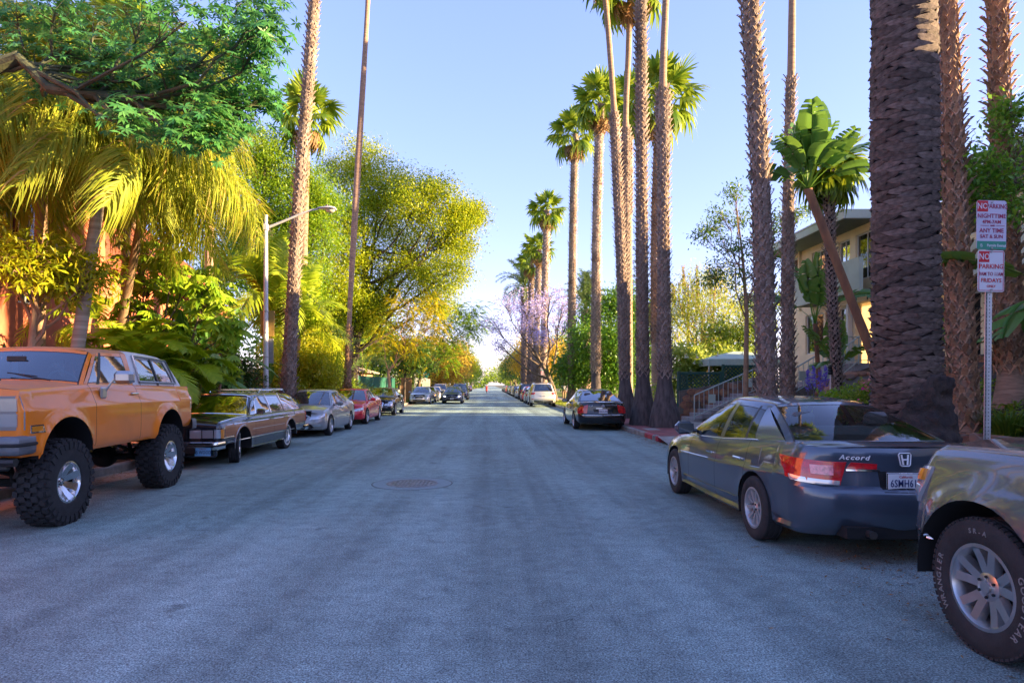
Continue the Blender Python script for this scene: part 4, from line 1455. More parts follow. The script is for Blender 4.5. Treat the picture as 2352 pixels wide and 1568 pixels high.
b.tube([(-.030, .045, 0), (-.018, -.045, 0)], .008, 6); b.tube([(.030, .045, 0), (.018, -.045, 0)], .008, 6); b.tube([(-.02, .0, 0), (.02, .0, 0)], .008, 6)
bd = b.build('badge', SILV, accord, fixn=True)
bd.location = (rear_x(.945) - .012, 0, .945); bd.rotation_euler = (R(90), 0, R(-90))
bd.rotation_euler = (R(84), 0, R(-90))
for i_, ch in enumerate('Accord'):
    y_ = .50 - i_ * .037 - (.006 if i_ else 0)
    p0_, p1_ = SH.interp('R', y_ + .02, .955), SH.interp('R', y_ - .02, .955)
    link('lettering', text_mesh(ch, .060, .003, SILV, shear=.3, sx=1.15, bold=.001), accord, (rear_x(.955, y_) - .012, y_, .955), (R(84), 0, R(-90) + math.atan2(p0_.x - p1_.x, p0_.y - p1_.y) * -1))
MB().tube([SH.interp('S', x, SH.belt(x) - .002) + Vector((0, .004, 0)) for x in np.linspace(-1.3, .95, 12)], .007, 5).build('window_sill_trim', chrome, accord)
MB().tube([(-1.92, .30, .28), (-2.50, .32, .30)], .035, 10).build('exhaust', pm('exhaust_steel', (.15, .15, .15), .4, .9), accord)

# ---- near truck, right edge
tru_p = paint('stone_bronze_paint', (.115, .122, .135), .4, .25)
tru_c = paint('dark_stone_cladding', (.115, .11, .105), .7, .26)
wh_truck = make_wheel(.405, .265, .245, dict(n=5, twin=.27, w=(.072, .07), dish=.045, hub=.085, bolts=6, th=.045, blocks=64, grooves=4), n=64)
def cls_truck(x, f, a, b, z, k, m):
    if f < .42 and k == 'body': return ('lower_cladding', 3 if m == 0 else m)
    return None
P = dict(split_body=True, wb=3.02, fo=.93, ro=1.1, W=1.0, sill=.46, zbf=.34, zbr=.5, ra=.50, za=.44, asp=.94, R=.405, track=1.72, wd=.42,
         tf=.05, tr=.04, rcf=(.30, .36), rcr=(.15, .2), bowf=.10, bowr=.05, lip=.055, lipw=.085, q=1.6,
         belt=[(-2.6, 1.25), (.4, 1.24), (1.0, 1.23), (1.6, 1.215), (2.1, 1.19), (2.45, 1.14)],
         ps=[(0, .05), (.1, .02), (.45, .0), (.62, .01), (.70, .035), (.85, .06), (.95, .10), (1, .16)], pf=[(0, .06), (.15, .0), (.42, .0), (.45, .035), (.8, .06), (.93, .11), (1, .20)],
         pr=[(0, .05), (.3, .0), (1, .03)], cwh=.05, cwd=.02, bumpf=.44, bumpr=.4, paint=tru_p, paint2=tru_c, cls=cls_truck,
         wheel=wh_truck, nospin=True, doors=[.82, -.35, -1.1], doorlow=.12, handles=[(-.2, 1.0)], mirror=(.75, 1.35, 1.4), sharp=45,
         cab=dict(a0=.95, ws=1.25, a1=.45, wt=.08, c0=-2.40, c1=-2.2, bs=-2.44, bt=-.05, wr=.70, rt=.04, crown=.03,
                  zr=[(-2.3, 1.86), (-1, 1.95), (.2, 1.92), (.5, 1.86)],
                  segs=[(.86, .38, 'P'), (-.3, -.3, 'G'), (-.42, -.4, 'K'), (-1.2, -1.15, 'G'), (-1.35, -1.3, 'K'), (-2.2, -2.1, 'G'), (-2.40, -2.2, 'P')]),
         patches=[('headlight', glass_lamp, 'F', [(.62, .80), (1.06, .80), (1.16, 1.055), (.60, 1.03)], dict(off=.018, bulge=.02)),
                  ('turn_signal', lamp_amber, 'F', [(1.01, .945), (1.09, .95), (1.10, 1.03), (1.03, 1.025)], dict(off=.040, bulge=.004)),
                  ('chrome_strip', chrome, 'F', [(.05, .595), (1.22, .585), (1.22, .615), (.05, .628)], dict(off=.012)),
                  ('grille', black_tr, 'F', [(0, .78), (.52, .78), (.5, 1.04), (0, 1.04)], dict(off=.006))])
truck, ST, NT = make_car('parked_truck', 'bronze grey truck with a white lettered tyre behind the dark grey sedan', 'truck', P)
place(truck, 3.88, 2.20, 1)
# raised white tyre lettering on the wheel we can see
for wch in truck.children:
    if wch.name.startswith('wheel') and wch.location.x > 0 and wch.location.y > 0:
        wch.rotation_euler = (0, 0, 0)
        ink = pm('tyre_letter_white', (.20, .20, .195), .7)
        hollow = tyre_m
        arc_text = None
        TL = (truck, arc_text, ink)
        lettering_wheel = wch
# ---- black sedan with red lamps, further along the right kerb
blk = paint('black_paint', (.008, .009, .011), .2, .25)
P = sedan(wb=2.854, fo=.85, ro=1.12, W=.91, R=.325, paint=blk, wheel=wh_7t, rcr=(.30, .34), tr=.06,
          belt=[(-2.6, .92), (-2.4, .97), (-2.0, 1.0), (-1.0, .97), (0, .935), (.8, .915), (1.3, .885), (1.9, .80), (2.3, .70)],
          pr=[(0, .10), (.12, .02), (.40, .0), (.46, .02), (.5, .05), (.9, .07), (1, .11)],
          cab=dict(glb=glassmat('amber_reflecting_glass', (.25, .27, .28), .30)),
          patches=[('tail_light', lamp_red, 'R', [(.56, .60), (1.02, .60), (1.14, .74), (.50, .92)], dict(off=.012, bulge=.008)),
                   ('headlight', glass_lamp, 'F', [(.45, .55), (.85, .58), (.9, .72), (.45, .66)], dict(off=.008)),
                   ('plate_recess', black_tr, 'R', [(0, .60), (.30, .60), (.36, .76), (0, .76)], dict(off=.003)),
                   ('chrome_strip', chrome, 'R', [(0, .775), (.25, .775), (.25, .79), (0, .79)], dict(off=.012)),
                   ('bumper_strip', chrome, 'R', [(0, .535), (1.0, .535), (1.0, .548), (0, .548)], dict(off=.008))])
merc, SM, NMm = make_car('parked_car', 'black sedan with red tail lights parked beside the twin fat palm trunks', 'car', P)
place(merc, 3.92, 24.4, 1)
rx = lambda z: SM.interp('R', 0, z).x
plate(merc, 'TAXXLAW', (rx(.68) - .015, 0, .68), -1, plate_w, plate_ink)
b = MB()
b.tube([(math.cos(2 * PI * i / 20) * .045, math.sin(2 * PI * i / 20) * .045, 0) for i in range(21)], .005, 6, cap=False)
for k in range(3):
    a = PI / 2 + 2 * PI * k / 3
    b.tube([(0, 0, 0), (math.cos(a) * .045, math.sin(a) * .045, 0)], .006, 5)
o = b.build('badge', SILV, merc, fixn=True); o.location = (rx(.87) - .010, 0, .87); o.rotation_euler = (R(84), 0, R(-90))
link('lettering', text_mesh('E 320', .06, .002, SILV), merc, (SM.interp('R', .42, .865).x - .010, .42, .865), (R(84), 0, R(-92)))

# ---- white SUV and the line beyond it
wht = paint('pearl_white_paint', (.52, .52, .50), .2, .3)
P_suv = dict(wb=2.90, fo=.95, ro=1.12, W=.96, sill=.30, zbf=.30, zbr=.34, ra=.41, za=.37, R=.37, track=1.66, q=.8,
         tf=.06, tr=.06, rcf=(.3, .34), rcr=(.26, .30), bowf=.12, bowr=.07, lip=.02,
         belt=[(-2.6, 1.10), (-1.5, 1.13), (0, 1.09), (.9, 1.06), (1.5, 1.02), (2.0, .95), (2.4, .84)],
         ps=SEDAN_PS, pf=SEDAN_PF, pr=[(0, .08), (.2, .0), (.45, .0), (.5, .04), (.9, .08), (1, .11)], cwh=.05, cwd=.02, bumpf=.5, bumpr=.42,
         doors=[.75, -.32, -1.2], handles=[(-.18, .95), (-1.05, .98)], mirror=(.7, 1.18, 1.2), paint=wht, wheel=wh_5, handle_m=chrome,
         cab=dict(a0=1.05, ws=1.35, a1=.35, wt=.1, c0=-2.30, c1=-1.95, bs=-2.40, bt=-.1, wr=.68, rt=.05, crown=.03,
                  zr=[(-2.1, 1.62), (-1.95, 1.67), (-1, 1.74), (0, 1.75), (.4, 1.69)], bq=.86, glb=glass_ws,
                  segs=[(.95, .27, 'P'), (-.28, -.28, 'G'), (-.38, -.36, 'K'), (-1.2, -1.15, 'G'), (-1.32, -1.25, 'P'), (-2.05, -1.8, 'G'), (-2.30, -1.95, 'P')]),
         patches=[('tail_light', lamp_red, 'R', [(.66, .92), (1.02, .90), (1.12, 1.04), (.58, 1.06)], dict(off=.014)),
                  ('headlight', glass_lamp, 'F', [(.45, .72), (.95, .78), (1.05, .90), (.48, .84)], dict(off=.01)),
                  ('grille', black_tr, 'F', [(0, .6), (.42, .6), (.42, .84), (0, .84)], dict(off=.008)),
                  ('lower_trim', black_tr, 'R', [(0, .36), (.9, .36), (.9, .50), (0, .46)], dict(off=.012)),
                  ('chrome_strip', chrome, 'R', [(0, .505), (.8, .54), (.8, .56), (0, .53)], dict(off=.016)),
                  ('reflector', lamp_red, 'R', [(.72, .56), (.9, .57), (.9, .61), (.72, .60)], dict(off=.02))])
suv, SS, _ = make_car('parked_car', 'pearl white tall family car with roof rails parked behind the black sedan', 'car', P_suv)
place(suv, 3.78, 47.6, 1)
plate(suv, '7AXB204', (SS.interp('R', 0, .80).x - .015, 0, .80), -1, plate_w, plate_ink)
for sg in (1, -1):
    MB().tube([(.1, sg * .6, 1.74), (.0, sg * .6, 1.80), (-1.6, sg * .6, 1.77), (-1.75, sg * .6, 1.69)], .018, 6).build('roof_rail', alloy, suv)

def far_sedan(name_paint, c, label, x, y, heading, wheel=wh_5, metal=.4, grp='cars parked along the kerbs', **kw):
    kw.setdefault('q', .8)
    P = sedan(paint=paint(name_paint, c, metal), wheel=wheel, patches=[
        ('headlight', glass_lamp, 'F', [(.42, .52), (.95, .58), (1.06, .72), (.46, .62)], dict(off=.010, bulge=.01)),
        ('grille', black_tr, 'F', [(0, .52), (.34, .52), (.38, .63), (0, .64)], dict(off=.008)),
        ('lower_grille', black_tr, 'F', [(0, .29), (.6, .29), (.5, .40), (0, .40)], dict(off=.006)),
        ('tail_light', lamp_red, 'R', [(.55, .66), (1.0, .68), (1.08, .86), (.5, .86)], dict(off=.012)),
    ] + kw.pop('extra', []), **kw)
    o, S_, n_ = make_car('parked_car', label, 'car', P, None)
    place(o, x, y, heading)
    return o, S_

# ---- beige sedan (left) and the row behind it
beige, SB = far_sedan('beige_metallic', (.33, .28, .225), 'beige metallic sedan parked behind the wood panelled wagon', -5.98, 21.35, -1, wh_9, .5, q=1.2,
    extra=[('fog_lamp', glass_lamp, 'F', [(.55, .33), (.83, .33), (.83, .40), (.55, .40)], dict(off=.008)),
           ('turn_signal', lamp_amber, 'F', [(.99, .60), (1.08, .615), (1.14, .70), (1.04, .70)], dict(off=.014)),
           ('side_moulding', paint('beige_metallic', (.3, .3, .3)), 'S', [(-1.0, .52), (.95, .52), (.95, .57), (-1.0, .57)], dict(off=.010))], seat=seat_t)
plate(beige, '4NRD370', (SB.interp('F', 0, .46).x + .012, 0, .46), 1, plate_w, plate_ink)
redc, SRd = far_sedan('red_paint', (.70, .012, .03), 'red sedan parked between the beige and the black sedans', -5.98, 27.2, -1, wh_7t, .1, q=1.1)
redc_p = plate(redc, '5WKP918', (SRd.interp('F', 0, .46).x + .012, 0, .46), 1, plate_w, plate_ink)
cad, SCd = far_sedan('black_paint', (.008, .009, .011), 'glossy black sedan with an egg crate chrome grille behind the red car', -5.95, 34.6, -1, wh_7t, .2, q=1.1,
    extra=[('grille_surround', chrome, 'F', [(0, .40), (.36, .42), (.42, .74), (0, .74)], dict(off=.014)),
           ('headlight', glass_lamp, 'F', [(.60, .50), (.88, .52), (.93, .80), (.66, .76)], dict(off=.02))])
for i in range(4):
    z = .45 + i * .075
    MB().tube([SCd.interp('F', s, z) + Vector((.035, 0, 0)) for s in (.0, .2, .34)] , .008, 5).build('grille_bar', black_tr, cad)
lex, SLx = far_sedan('silver_paint', (.50, .51, .53), 'silver sedan parked nose out past the driveway beside the slim dark tree', -5.95, 54.0, -1, wh_9, .6)
plate(lex, '6BDF552', (SLx.interp('F', 0, .46).x + .012, 0, .46), 1, plate_w, plate_ink)
b = MB().tube([(math.cos(2 * PI * i / 16) * .07, math.sin(2 * PI * i / 16) * .05, 0) for i in range(17)], .006, 5, cap=False)
o = b.build('badge', SILV, lex, fixn=True); o.location = (SLx.interp('F', 0, .58).x + .012, 0, .58); o.rotation_euler = (R(90), 0, R(90))
dk2, _ = far_sedan('slate_paint', (.05, .055, .065), 'slate grey sedan with a lit amber side lamp behind the silver sedan', -6.0, 60.0, -1,
    extra=[('turn_signal', pm('amber_lit', (1.0, .30, .02), .3, emit=1.6), 'F', [(.98, .62), (1.08, .63), (1.1, .72), (1.0, .71)], dict(off=.02))])
sv3, _ = far_sedan('silver_paint', (.50, .51, .53), 'second silver sedan parked beyond the slate grey one', -6.0, 66.5, -1, wh_5)
wv4 = dup(suv, (-5.95, 73.5, 0), R(-90), 'pale silver tall car parked far along the left kerb')
vw, SV = far_sedan('grey_paint', (.085, .09, .105), 'grey sedan driving towards the viewer with its headlights on', -3.35, 55.8, -1, wh_5, .5,
    extra=[('headlight', pm('headlamp_on', (1.0, .96, .88), .3, emit=2.2), 'F', [(.56, .60), (.72, .61), (.72, .66), (.58, .655)], dict(off=.02))])
plate(vw, '6TRJ114', (SV.interp('F', 0, .42).x + .012, 0, .42), 1, plate_w, plate_ink)
b = MB().tube([(math.cos(2 * PI * i / 16) * .055, math.sin(2 * PI * i / 16) * .055, 0) for i in range(17)], .006, 5, cap=False)
b.tube([(-.03, .045, 0), (0, -.05, 0), (.03, .045, 0)], .006, 5)
o = b.build('badge', SILV, vw, fixn=True); o.location = (SV.interp('F', 0, .60).x + .012, 0, .60); o.rotation_euler = (R(90), 0, R(90))
vw['category'] = 'car'; vw.name = 'moving_car'
navy = paint('navy_paint', (.012, .018, .035), .4, .25)
bm_ = dup(suv, (-3.3, 66.5, 0), R(-90), 'dark navy tall car driving behind the grey sedan', swap={'pearl_white_paint': navy})
bm_.name = 'moving_car'
# right-hand line beyond the white one
pal = {'silver': 'silver_paint', 'black': 'black_paint', 'slate': 'slate_paint', 'red': 'red_paint', 'beige': 'beige_metallic'}
rl = [(lex, 54.6, 'silver sedan parked in front of the pearl white tall car', None),
      (redc, 61.0, 'dark red sedan parked third beyond the pearl white car', None),
      (bm_, 67.6, 'navy tall car parked under the purple jacaranda', None),
      (lex, 75, 'pale silver sedan far along the right kerb', None)]
for src, y, lab, sw_ in rl:
    o = dup(src, (3.80, y, 0), R(90), lab); o.name = 'parked_car'
def lowcar(i, x, y, h, c, lab):
    """far car a few pixels big: one mesh of body, cabin, wheels"""
    b = MB()
    prof = [(-2.3, .3), (-2.35, .75), (-2.2, .95), (-1.5, 1.0), (-.9, 1.42), (.2, 1.45), (1.0, .98), (2.0, .85), (2.35, .65), (2.3, .3)]
    Mx = Matrix(((1, 0, 0, 0), (0, 0, 1, -.88), (0, 1, 0, 0), (0, 0, 0, 1)))
    b.prism(prof, 1.76, Mx)
    b.box((-.35, 0, 1.2), (1.3, 1.79, .26), m=1); b.add([(.32, -.7, 1.40), (.32, .7, 1.40), (.98, .8, 1.03), (.98, -.8, 1.03)], [(0, 1, 2, 3)], 1)
    b.v = [(x_, y_ * (1 if z_ < 1.0 else .82), z_) for x_, y_, z_ in b.v]
    for wx in (-1.4, 1.4):
        for wy in (-.8, .8):
            b.cyl((wx, wy - .1, .32), (wx, wy + .1, .32), .32, 12, m=2)
    o = b.build('parked_car', [c, dark_in, tyre_m], fixn=True)
    tag(o, lab, 'car')
    place(o, x, y, h)
    return o
cols_ = [MATS['silver_paint'], MATS['black_paint'], MATS['slate_paint'], wht, MATS['beige_metallic'], navy, MATS['red_paint']]
ordn = ['fourth', 'fifth', 'sixth', 'seventh', 'eighth', 'ninth', 'tenth', 'eleventh', 'twelfth', 'thirteenth', 'fourteenth', 'fifteenth', 'sixteenth']
for i in range(11):
    tag(lowcar(i, -5.95, 84 + i * 8.4, -1, cols_[(i * 3) % 7], 'small distant car parked %s past the driveway on the left kerb' % ordn[i + 1]), group='distant cars on the left kerb')
for i in range(11):
    tag(lowcar(i, 3.8, 84 + i * 8.4, 1, cols_[(i * 5 + 2) % 7], 'small distant car parked %s beyond the black sedan on the right kerb' % ordn[i + 1]), group='distant cars on the right kerb')

# ---- wood panelled wagon
nav = paint('dark_navy_paint', (.012, .014, .022), .2, .2)
wood = pm('wood_panel', (.27, .085, .030), .35, c2=(.42, .16, .06), scale=2.2, stretch=(1.2, 1, 26), coat=.12, bump=.04)
wh_wire = make_wheel(.345, .205, .205, dict(n=24, w=(.010, .010), dish=.02, hub=.075, th=.012, blocks=48), chrome, white=True, n=40)
def cls_wag(x, f, a, b, z, k, m):
    if m == 0 and a['k'] in 'SD' and .36 < f < .80 and x < 2.25 and a['ws'] > .8: return (k, 4)
    return None
P = dict(wb=2.90, fo=1.06, ro=1.45, W=.985, sill=.26, zbf=.42, zbr=.42, ra=.40, rar=.40, za=.35, R=.345, track=1.58, wd=.3, steer=R(20),
         tf=.03, tr=.04, rcf=(.10, .12), rcr=(.12, .14), bowf=.05, bowr=.04, lip=.018, lipw=.04, q=1.4,
         belt=[(-2.9, .97), (-1.5, .965), (0, .955), (.9, .955), (1.5, .945), (2.2, .90), (2.5, .875)],
         ps=[(0, .05), (.06, .01), (.32, .0), (.345, .006), (.36, .0), (.78, .0), (.81, .012), (.90, .03), (.97, .06), (1, .09)],
         pf=[(0, .02), (.1, .0), (.8, .0), (.93, .02), (1, .07)], pr=[(0, .02), (.1, 0), (1, .03)],
         rows=[0, .06, .12, .2, .28, .345, .36, .45, .55, .65, .72, .80, .81, .86, .90, .94, .97, 1],
         cwh=.05, cwd=.02, bumpf=.05, bumpr=.05, paint=nav, paint3=wood, cls=cls_wag, wheel=wh_wire, trim=chrome, seat=pm('seat_blue', (.05, .06, .11), .8),
         doors=[.80, -.28, -1.22], doorlow=.10, handles=[(-.12, .83), (-1.08, .83)], handle_m=chrome,
         cab=dict(a0=.98, ws=1.12, a1=.38, wt=.06, c0=-2.62, c1=-2.30, bs=-2.68, bt=-.05, wr=.72, rt=.04, crown=.03, bulge=.02, g0=.06, g1=.91,
                  zr=[(-2.4, 1.33), (-2.0, 1.375), (-1, 1.40), (0, 1.40), (.4, 1.355)], glw=glassmat('windscreen_mirroring', (.22, .30, .32), .30), gl=glassmat('side_glass_bright', (.45, .5, .5), .22),
                  segs=[(.93, .33, 'P'), (.62, .24, 'G'), (.60, .225, 'T'), (-.27, -.27, 'G'), (-.36, -.35, 'P'), (-1.16, -1.10, 'G'), (-1.27, -1.2, 'P'), (-2.52, -2.18, 'G'), (-2.62, -2.30, 'P')]),
         patches=[('headlight', glass_lamp, 'F', [(.38, .58), (.60, .58), (.60, .74), (.38, .74)], dict(off=.012)),
                  ('headlight', glass_lamp, 'F', [(.615, .58), (.82, .58), (.82, .74), (.615, .74)], dict(off=.012)),
                  ('turn_signal', glass_lamp, 'F', [(.835, .575), (.95, .575), (.95, .75), (.835, .75)], dict(off=.014)),
                  ('turn_signal', lamp_amber, 'F', [(.95, .575), (1.06, .575), (1.06, .75), (.95, .75)], dict(off=.012)),
                  ('grille', black_tr, 'F', [(0, .56), (.34, .56), (.34, .78), (0, .78)], dict(off=.004)),
                  ('tail_light', lamp_red, 'R', [(.78, .62), (1.0, .62), (1.0, .90), (.78, .90)], dict(off=.012)),
                  ('chrome_strip', chrome, 'S', [(-2.5, .475), (2.2, .475), (2.2, .49), (-2.5, .49)], dict(off=.007)),
                  ('chrome_strip', chrome, 'S', [(-1.0, .27), (1.02, .27), (1.02, .29), (-1.0, .29)], dict(off=.008)),
                  ('wood_trim', pm('trim_pale', (.55, .50, .42), .4), 'S', [(-1.03, .655), (1.0, .655), (1.0, .668), (-1.03, .668)], dict(off=.006)),
                  ('chrome_strip', chrome, 'S', [(-2.5, .815), (2.2, .815), (2.2, .825), (-2.5, .825)], dict(off=.006))])
wagon, SW, NW = make_car('parked_car', 'dark navy estate wagon with wood panelled sides and chrome roof rack', 'car', P)
place(wagon, -6.08, 14.45, -1)
wagon.rotation_euler.z += R(-1.0)
# chrome arch trims (kept as one part each)
for xw in (SW.xfw, SW.xrw):
    for sg in (1, -1):
        pts = [(xw + .425 * math.cos(a), sg * (SW.yside(xw) + .006), .35 + .425 * math.sin(a)) for a in np.linspace(-.02, PI + .02, 19)]
        MB().tube(pts, .012, 6).build('arch_trim', pm('arch_trim_grey', (.42, .42, .43), .25, .9), wagon)
# bumpers with rub strips and guards
def chrome_bumper(root, xf, Wd, z, h, d, out, mat=chrome, strip=True, guards=(), wrap=.35, nm='front_bumper'):
    s = 1 if out > 0 else -1
    prof = [(-.5, 0), (-.5, .6), (-.42, .92), (-.2, 1), (.2, 1), (.42, .92), (.5, .6), (.5, 0)]
    path = [(-wrap, Wd), (-.03, Wd + .0), (0, Wd - .05), (.03, 0), (0, -Wd + .05), (-.03, -Wd), (-wrap, -Wd)]
    G = []
    for i, (px, py) in enumerate(path):
        nx, ny = (0, 1) if i == 0 else ((.6, .8) if i == 1 else ((.9, .4) if i == 2 else ((1, 0) if i == 3 else ((.9, -.4) if i == 4 else ((.6, -.8) if i == 5 else (0, -1))))))
        G.append([(xf + s * (px + nx * (b_ - 1) * d), py + ny * (b_ - 1) * d, z + a_ * h) for a_, b_ in prof])
    o = MB().grid(G).build(nm, mat, root, fixn=True, sharp=50)
    if strip:
        st_ = MB().tube([(xf + s * (px + .006), py + (.006 if py > 0 else -.006), z + .01) for px, py in path], .018, 6)
        st_.build('rub_strip', rubber, o)
    for gy in guards:
        MB().bbox((xf + s * .03, gy, z - .02), (.07, .07, h * 1.35), .02).build('bumper_guard', rubber if mat is chrome else mat, o)
    return o
chrome_bumper(wagon, SW.XF + .09, .96, .44, .16, .08, 1, guards=(.36, -.36))
chrome_bumper(wagon, SW.XR - .09, .96, .46, .16, .08, -1, guards=(.5, -.5), nm='rear_bumper')
MB().bbox((SW.XF - .02, 0, .30), (.12, 1.8, .16), .04).build('front_valance', nav, wagon)
for i in range(9):
    MB().box((SW.XF + .004, -.32 + i * .08, .67), (.012, .012, .2)).build('grille_bar', chrome, wagon, smooth=False)
plate(wagon, '85 WOOD', (SW.XF + .135, .70, .34), 1, pm('plate_blue', (.16, .42, .68), .4), plate_ink,
      extra=[('California', .034, 0, .055, pm('plate_darkred', (.25, .03, .02), .5))])
rk = MB()
for sg in (1, -1):
    rk.tube([(-.35, sg * .58, 1.42), (-.42, sg * .58, 1.475), (-2.0, sg * .58, 1.475), (-2.1, sg * .58, 1.41)], .016, 6)
for x in (-.5, -1.95):
    rk.tube([(x, -.60, 1.49), (x, .60, 1.49)], .018, 6)
for i in range(7):
    rk.tube([(-.55, -.42 + i * .14, 1.435), (-2.0, -.42 + i * .14, 1.435)], .008, 4)
rk.build('roof_rack', chrome, wagon)
for sg in (1, -1):
    b = MB().bbox((.78, sg * 1.08, 1.03), (.09, .19, .12), .03).tube([(.8, sg * .92, .95), (.79, sg * 1.02, .99)], .014, 6)
    o = b.build('side_mirror', chrome, wagon)
b = MB()
for x0, x1 in ((.93, .33), (-.31, -.31), (-1.21, -1.15), (-2.57, -2.24)):
    p0 = Vector((x0, SW.yside(x0) - .09 + .004, SW.belt(x0))); p1 = Vector((x1, .722, spl(P['cab']['zr'], x1)))
    b.tube([p0, p0.lerp(p1, .5) + Vector((0, .016, 0)), p1], .007, 5)
b.join(b.mirror_y()).build('pillar_trim', chrome, wagon)
C_ = P['cab']; yb_ = SW.yside(C_['a0']) - .09
MB().tube([(C_['a1'] + .06 * (1 - q * q) + .01, q * .70, spl(C_['zr'], C_['a1']) + .03 * (1 - q * q) - .04 * (max(0, abs(q) - .86) / .14) ** 2 + .008) for q in np.linspace(-1, 1, 15)], .011, 5).tube([(C_['a0'] + .14 * (1 - q * q) + .012, q * yb_, SW.belt(C_['a0']) + .042 * (1 - abs(q) ** 2.6) + .006) for q in np.linspace(-.97, .97, 13)], .008, 5).build('windshield_trim', chrome, wagon)
for sg in (1, -1):
    MB().tube([SW.interp('S', x, SW.belt(x) - .003) * 1 if sg > 0 else Vector((SW.interp('S', x, SW.belt(x) - .003).x, -SW.interp('S', x, SW.belt(x) - .003).y, SW.belt(x))) for x in np.linspace(2.3, .95, 9)], .007, 5).build('fender_trim', chrome, wagon)

# ---- lifted orange truck
org = pm('orange_paint', (.86, .215, .004), .34, 0, coat=.8, var=.06, scale=2.5)
org_d = pm('orange_paint_dusty', (.46, .22, .13), .75, 0, c2=(.62, .26, .09), scale=3.5, coat=.05, detail=6)
shellw = pm('camper_grey_white', (.68, .68, .70), .5, 0, var=.08, scale=4, coat=.2)
wh_mud = make_wheel(.478, .33, .235, dict(n=8, w=(.085, .13), dish=.10, hub=.055, bolts=6, th=.05, lugs=30, grooves=1, yo=.43), pm('polished_rim', (.66, .66, .68), .16, 1.0), n=48)
P = dict(wb=2.66, fo=.73, ro=1.04, W=.985, sill=.80, zbf=.84, zbr=.90, ra=.475, rar=.46, za=.80, asp=.92, R=.482, track=1.72, wd=.40, q=1.5,
         tf=.02, tr=.03, rcf=(.07, .09), rcr=(.10, .12), bowf=.02, bowr=.03, lip=.045, lipw=.035,
         belt=[(-2.4, 1.575), (-.5, 1.60), (.5, 1.61), (1.2, 1.585), (2.2, 1.535)],
         ps=[(0, .05), (.08, .01), (.30, .0), (.68, .0), (.70, .004), (.85, .05), (.96, .085), (1, .12)],
         pf=[(0, .02), (.1, 0), (.9, 0), (1, .04)], pr=[(0, .03), (.1, 0), (1, .02)],
         rows=[0, .05, .1, .18, .28, .38, .48, .58, .66, .68, .70, .76, .82, .88, .94, .97, 1],
         cwh=.06, cwd=.02, bumpf=.0, bumpr=.0, paint=org, paint2=shellw, paint3=org_d, wheel=wh_mud, hood_m=4, roof_m=4,
         doors=[.72, -.42], doorlow=.06, handles=[(-.30, 1.48)], handle_m=chrome, seat=pm('seat_brown', (.10, .06, .04), .8), wheel_m=white_paint,
         cab=dict(a0=.80, ws=.88, a1=.36, wt=.04, c0=-2.10, c1=-1.74, bs=-2.13, bt=-.03, wr=.76, rt=.03, crown=.04, bulge=.02, g0=.055, g1=.90,
                  zr=[(-1.8, 2.01), (-1.5, 2.05), (-.5, 2.08), (.2, 2.07), (.4, 2.03)], shell_x=-.42, rear_seat=False, bk='Q',
                  glw=glassmat('windscreen_blue', (.16, .26, .30), .20), gl=glassmat('truck_side_glass', (.50, .56, .58), .20),
                  segs=[(.72, .29, 'P'), (.50, .23, 'G'), (.46, .20, 'K'), (-.33, -.28, 'G'), (-.43, -.42, 'P'), (-.64, -.60, 'Q'), (-1.20, -1.10, 'H'), (-1.25, -1.15, 'T'), (-1.84, -1.57, 'H'), (-2.10, -1.74, 'Q')]),
         patches=[('headlight', glass_lamp, 'F', [(.62, 1.16), (.90, 1.16), (.90, 1.30), (.62, 1.30)], dict(off=.012)),
                  ('headlight', glass_lamp, 'F', [(.62, 1.32), (.90, 1.32), (.90, 1.46), (.62, 1.46)], dict(off=.012)),
                  ('grille', black_tr, 'F', [(0, 1.14), (.58, 1.14), (.58, 1.47), (0, 1.47)], dict(off=.008)),
                  ('headlight_bezel', pm('bezel_grey', (.20, .20, .22), .35, .7), 'F', [(.58, 1.12), (.97, 1.12), (.97, 1.49), (.58, 1.49)], dict(off=.006)),
                  ('side_marker', lamp_amber, 'S', [(1.93, 1.10), (1.75, 1.10), (1.75, 1.16), (1.93, 1.16)], dict(off=.010)),
                  ('marker_bezel', chrome, 'S', [(1.945, 1.085), (1.735, 1.085), (1.735, 1.175), (1.945, 1.175)], dict(off=.006)),
                  ('tail_light', lamp_red, 'R', [(.80, 1.18), (1.0, 1.18), (1.0, 1.44), (.80, 1.44)], dict(off=.010)),
                  ('tail_bezel', chrome, 'S', [(-2.24, 1.20), (-2.20, 1.20), (-2.20, 1.42), (-2.24, 1.42)], dict(off=.008)),
                  ])
blazer, SBz, NBz = make_car('lifted_truck', 'lifted orange off road truck with a grey white camper top and big mud tyres', 'truck', P)
blazer.location = (-5.97, 8.50, 0)
blazer.rotation_euler = (0, 0, R(-90 + 4))
grey_b = pm('bumper_grey', (.16, .17, .19), .45, .3, var=.15, scale=5)
chrome_bumper(blazer, SBz.XF + .11, .98, .97, .20, .08, 1, mat=grey_b, wrap=.30)
chrome_bumper(blazer, SBz.XR - .08, .98, .93, .18, .07, -1, mat=grey_b, wrap=.2, nm='rear_bumper', strip=False)
MB().bbox((SBz.XF + .02, 0, .78), (.05, 1.7, .14), .02).tube([(SBz.XF + .04, .62, .80), (SBz.XF + .04, .92, .80)], .045, 8).build('air_dam', black_tr, blazer)
ax = MB()
for xw in (SBz.xfw, SBz.xrw):
    ax.tube([(xw, -.74, .482), (xw, .74, .482)], .05, 8); ax.ball((xw, -.12 if xw > 0 else 0, .482), (.17, .19, .17))
    for sg in (1, -1):
        ax.tube([(xw - .5, sg * .42, .72), (xw, sg * .42, .56), (xw + .5, sg * .42, .72)], .03, 6)
        ax.tube([(xw + .1, sg * .46, .5), (xw + .18, sg * .40, 1.0)], .03, 8)
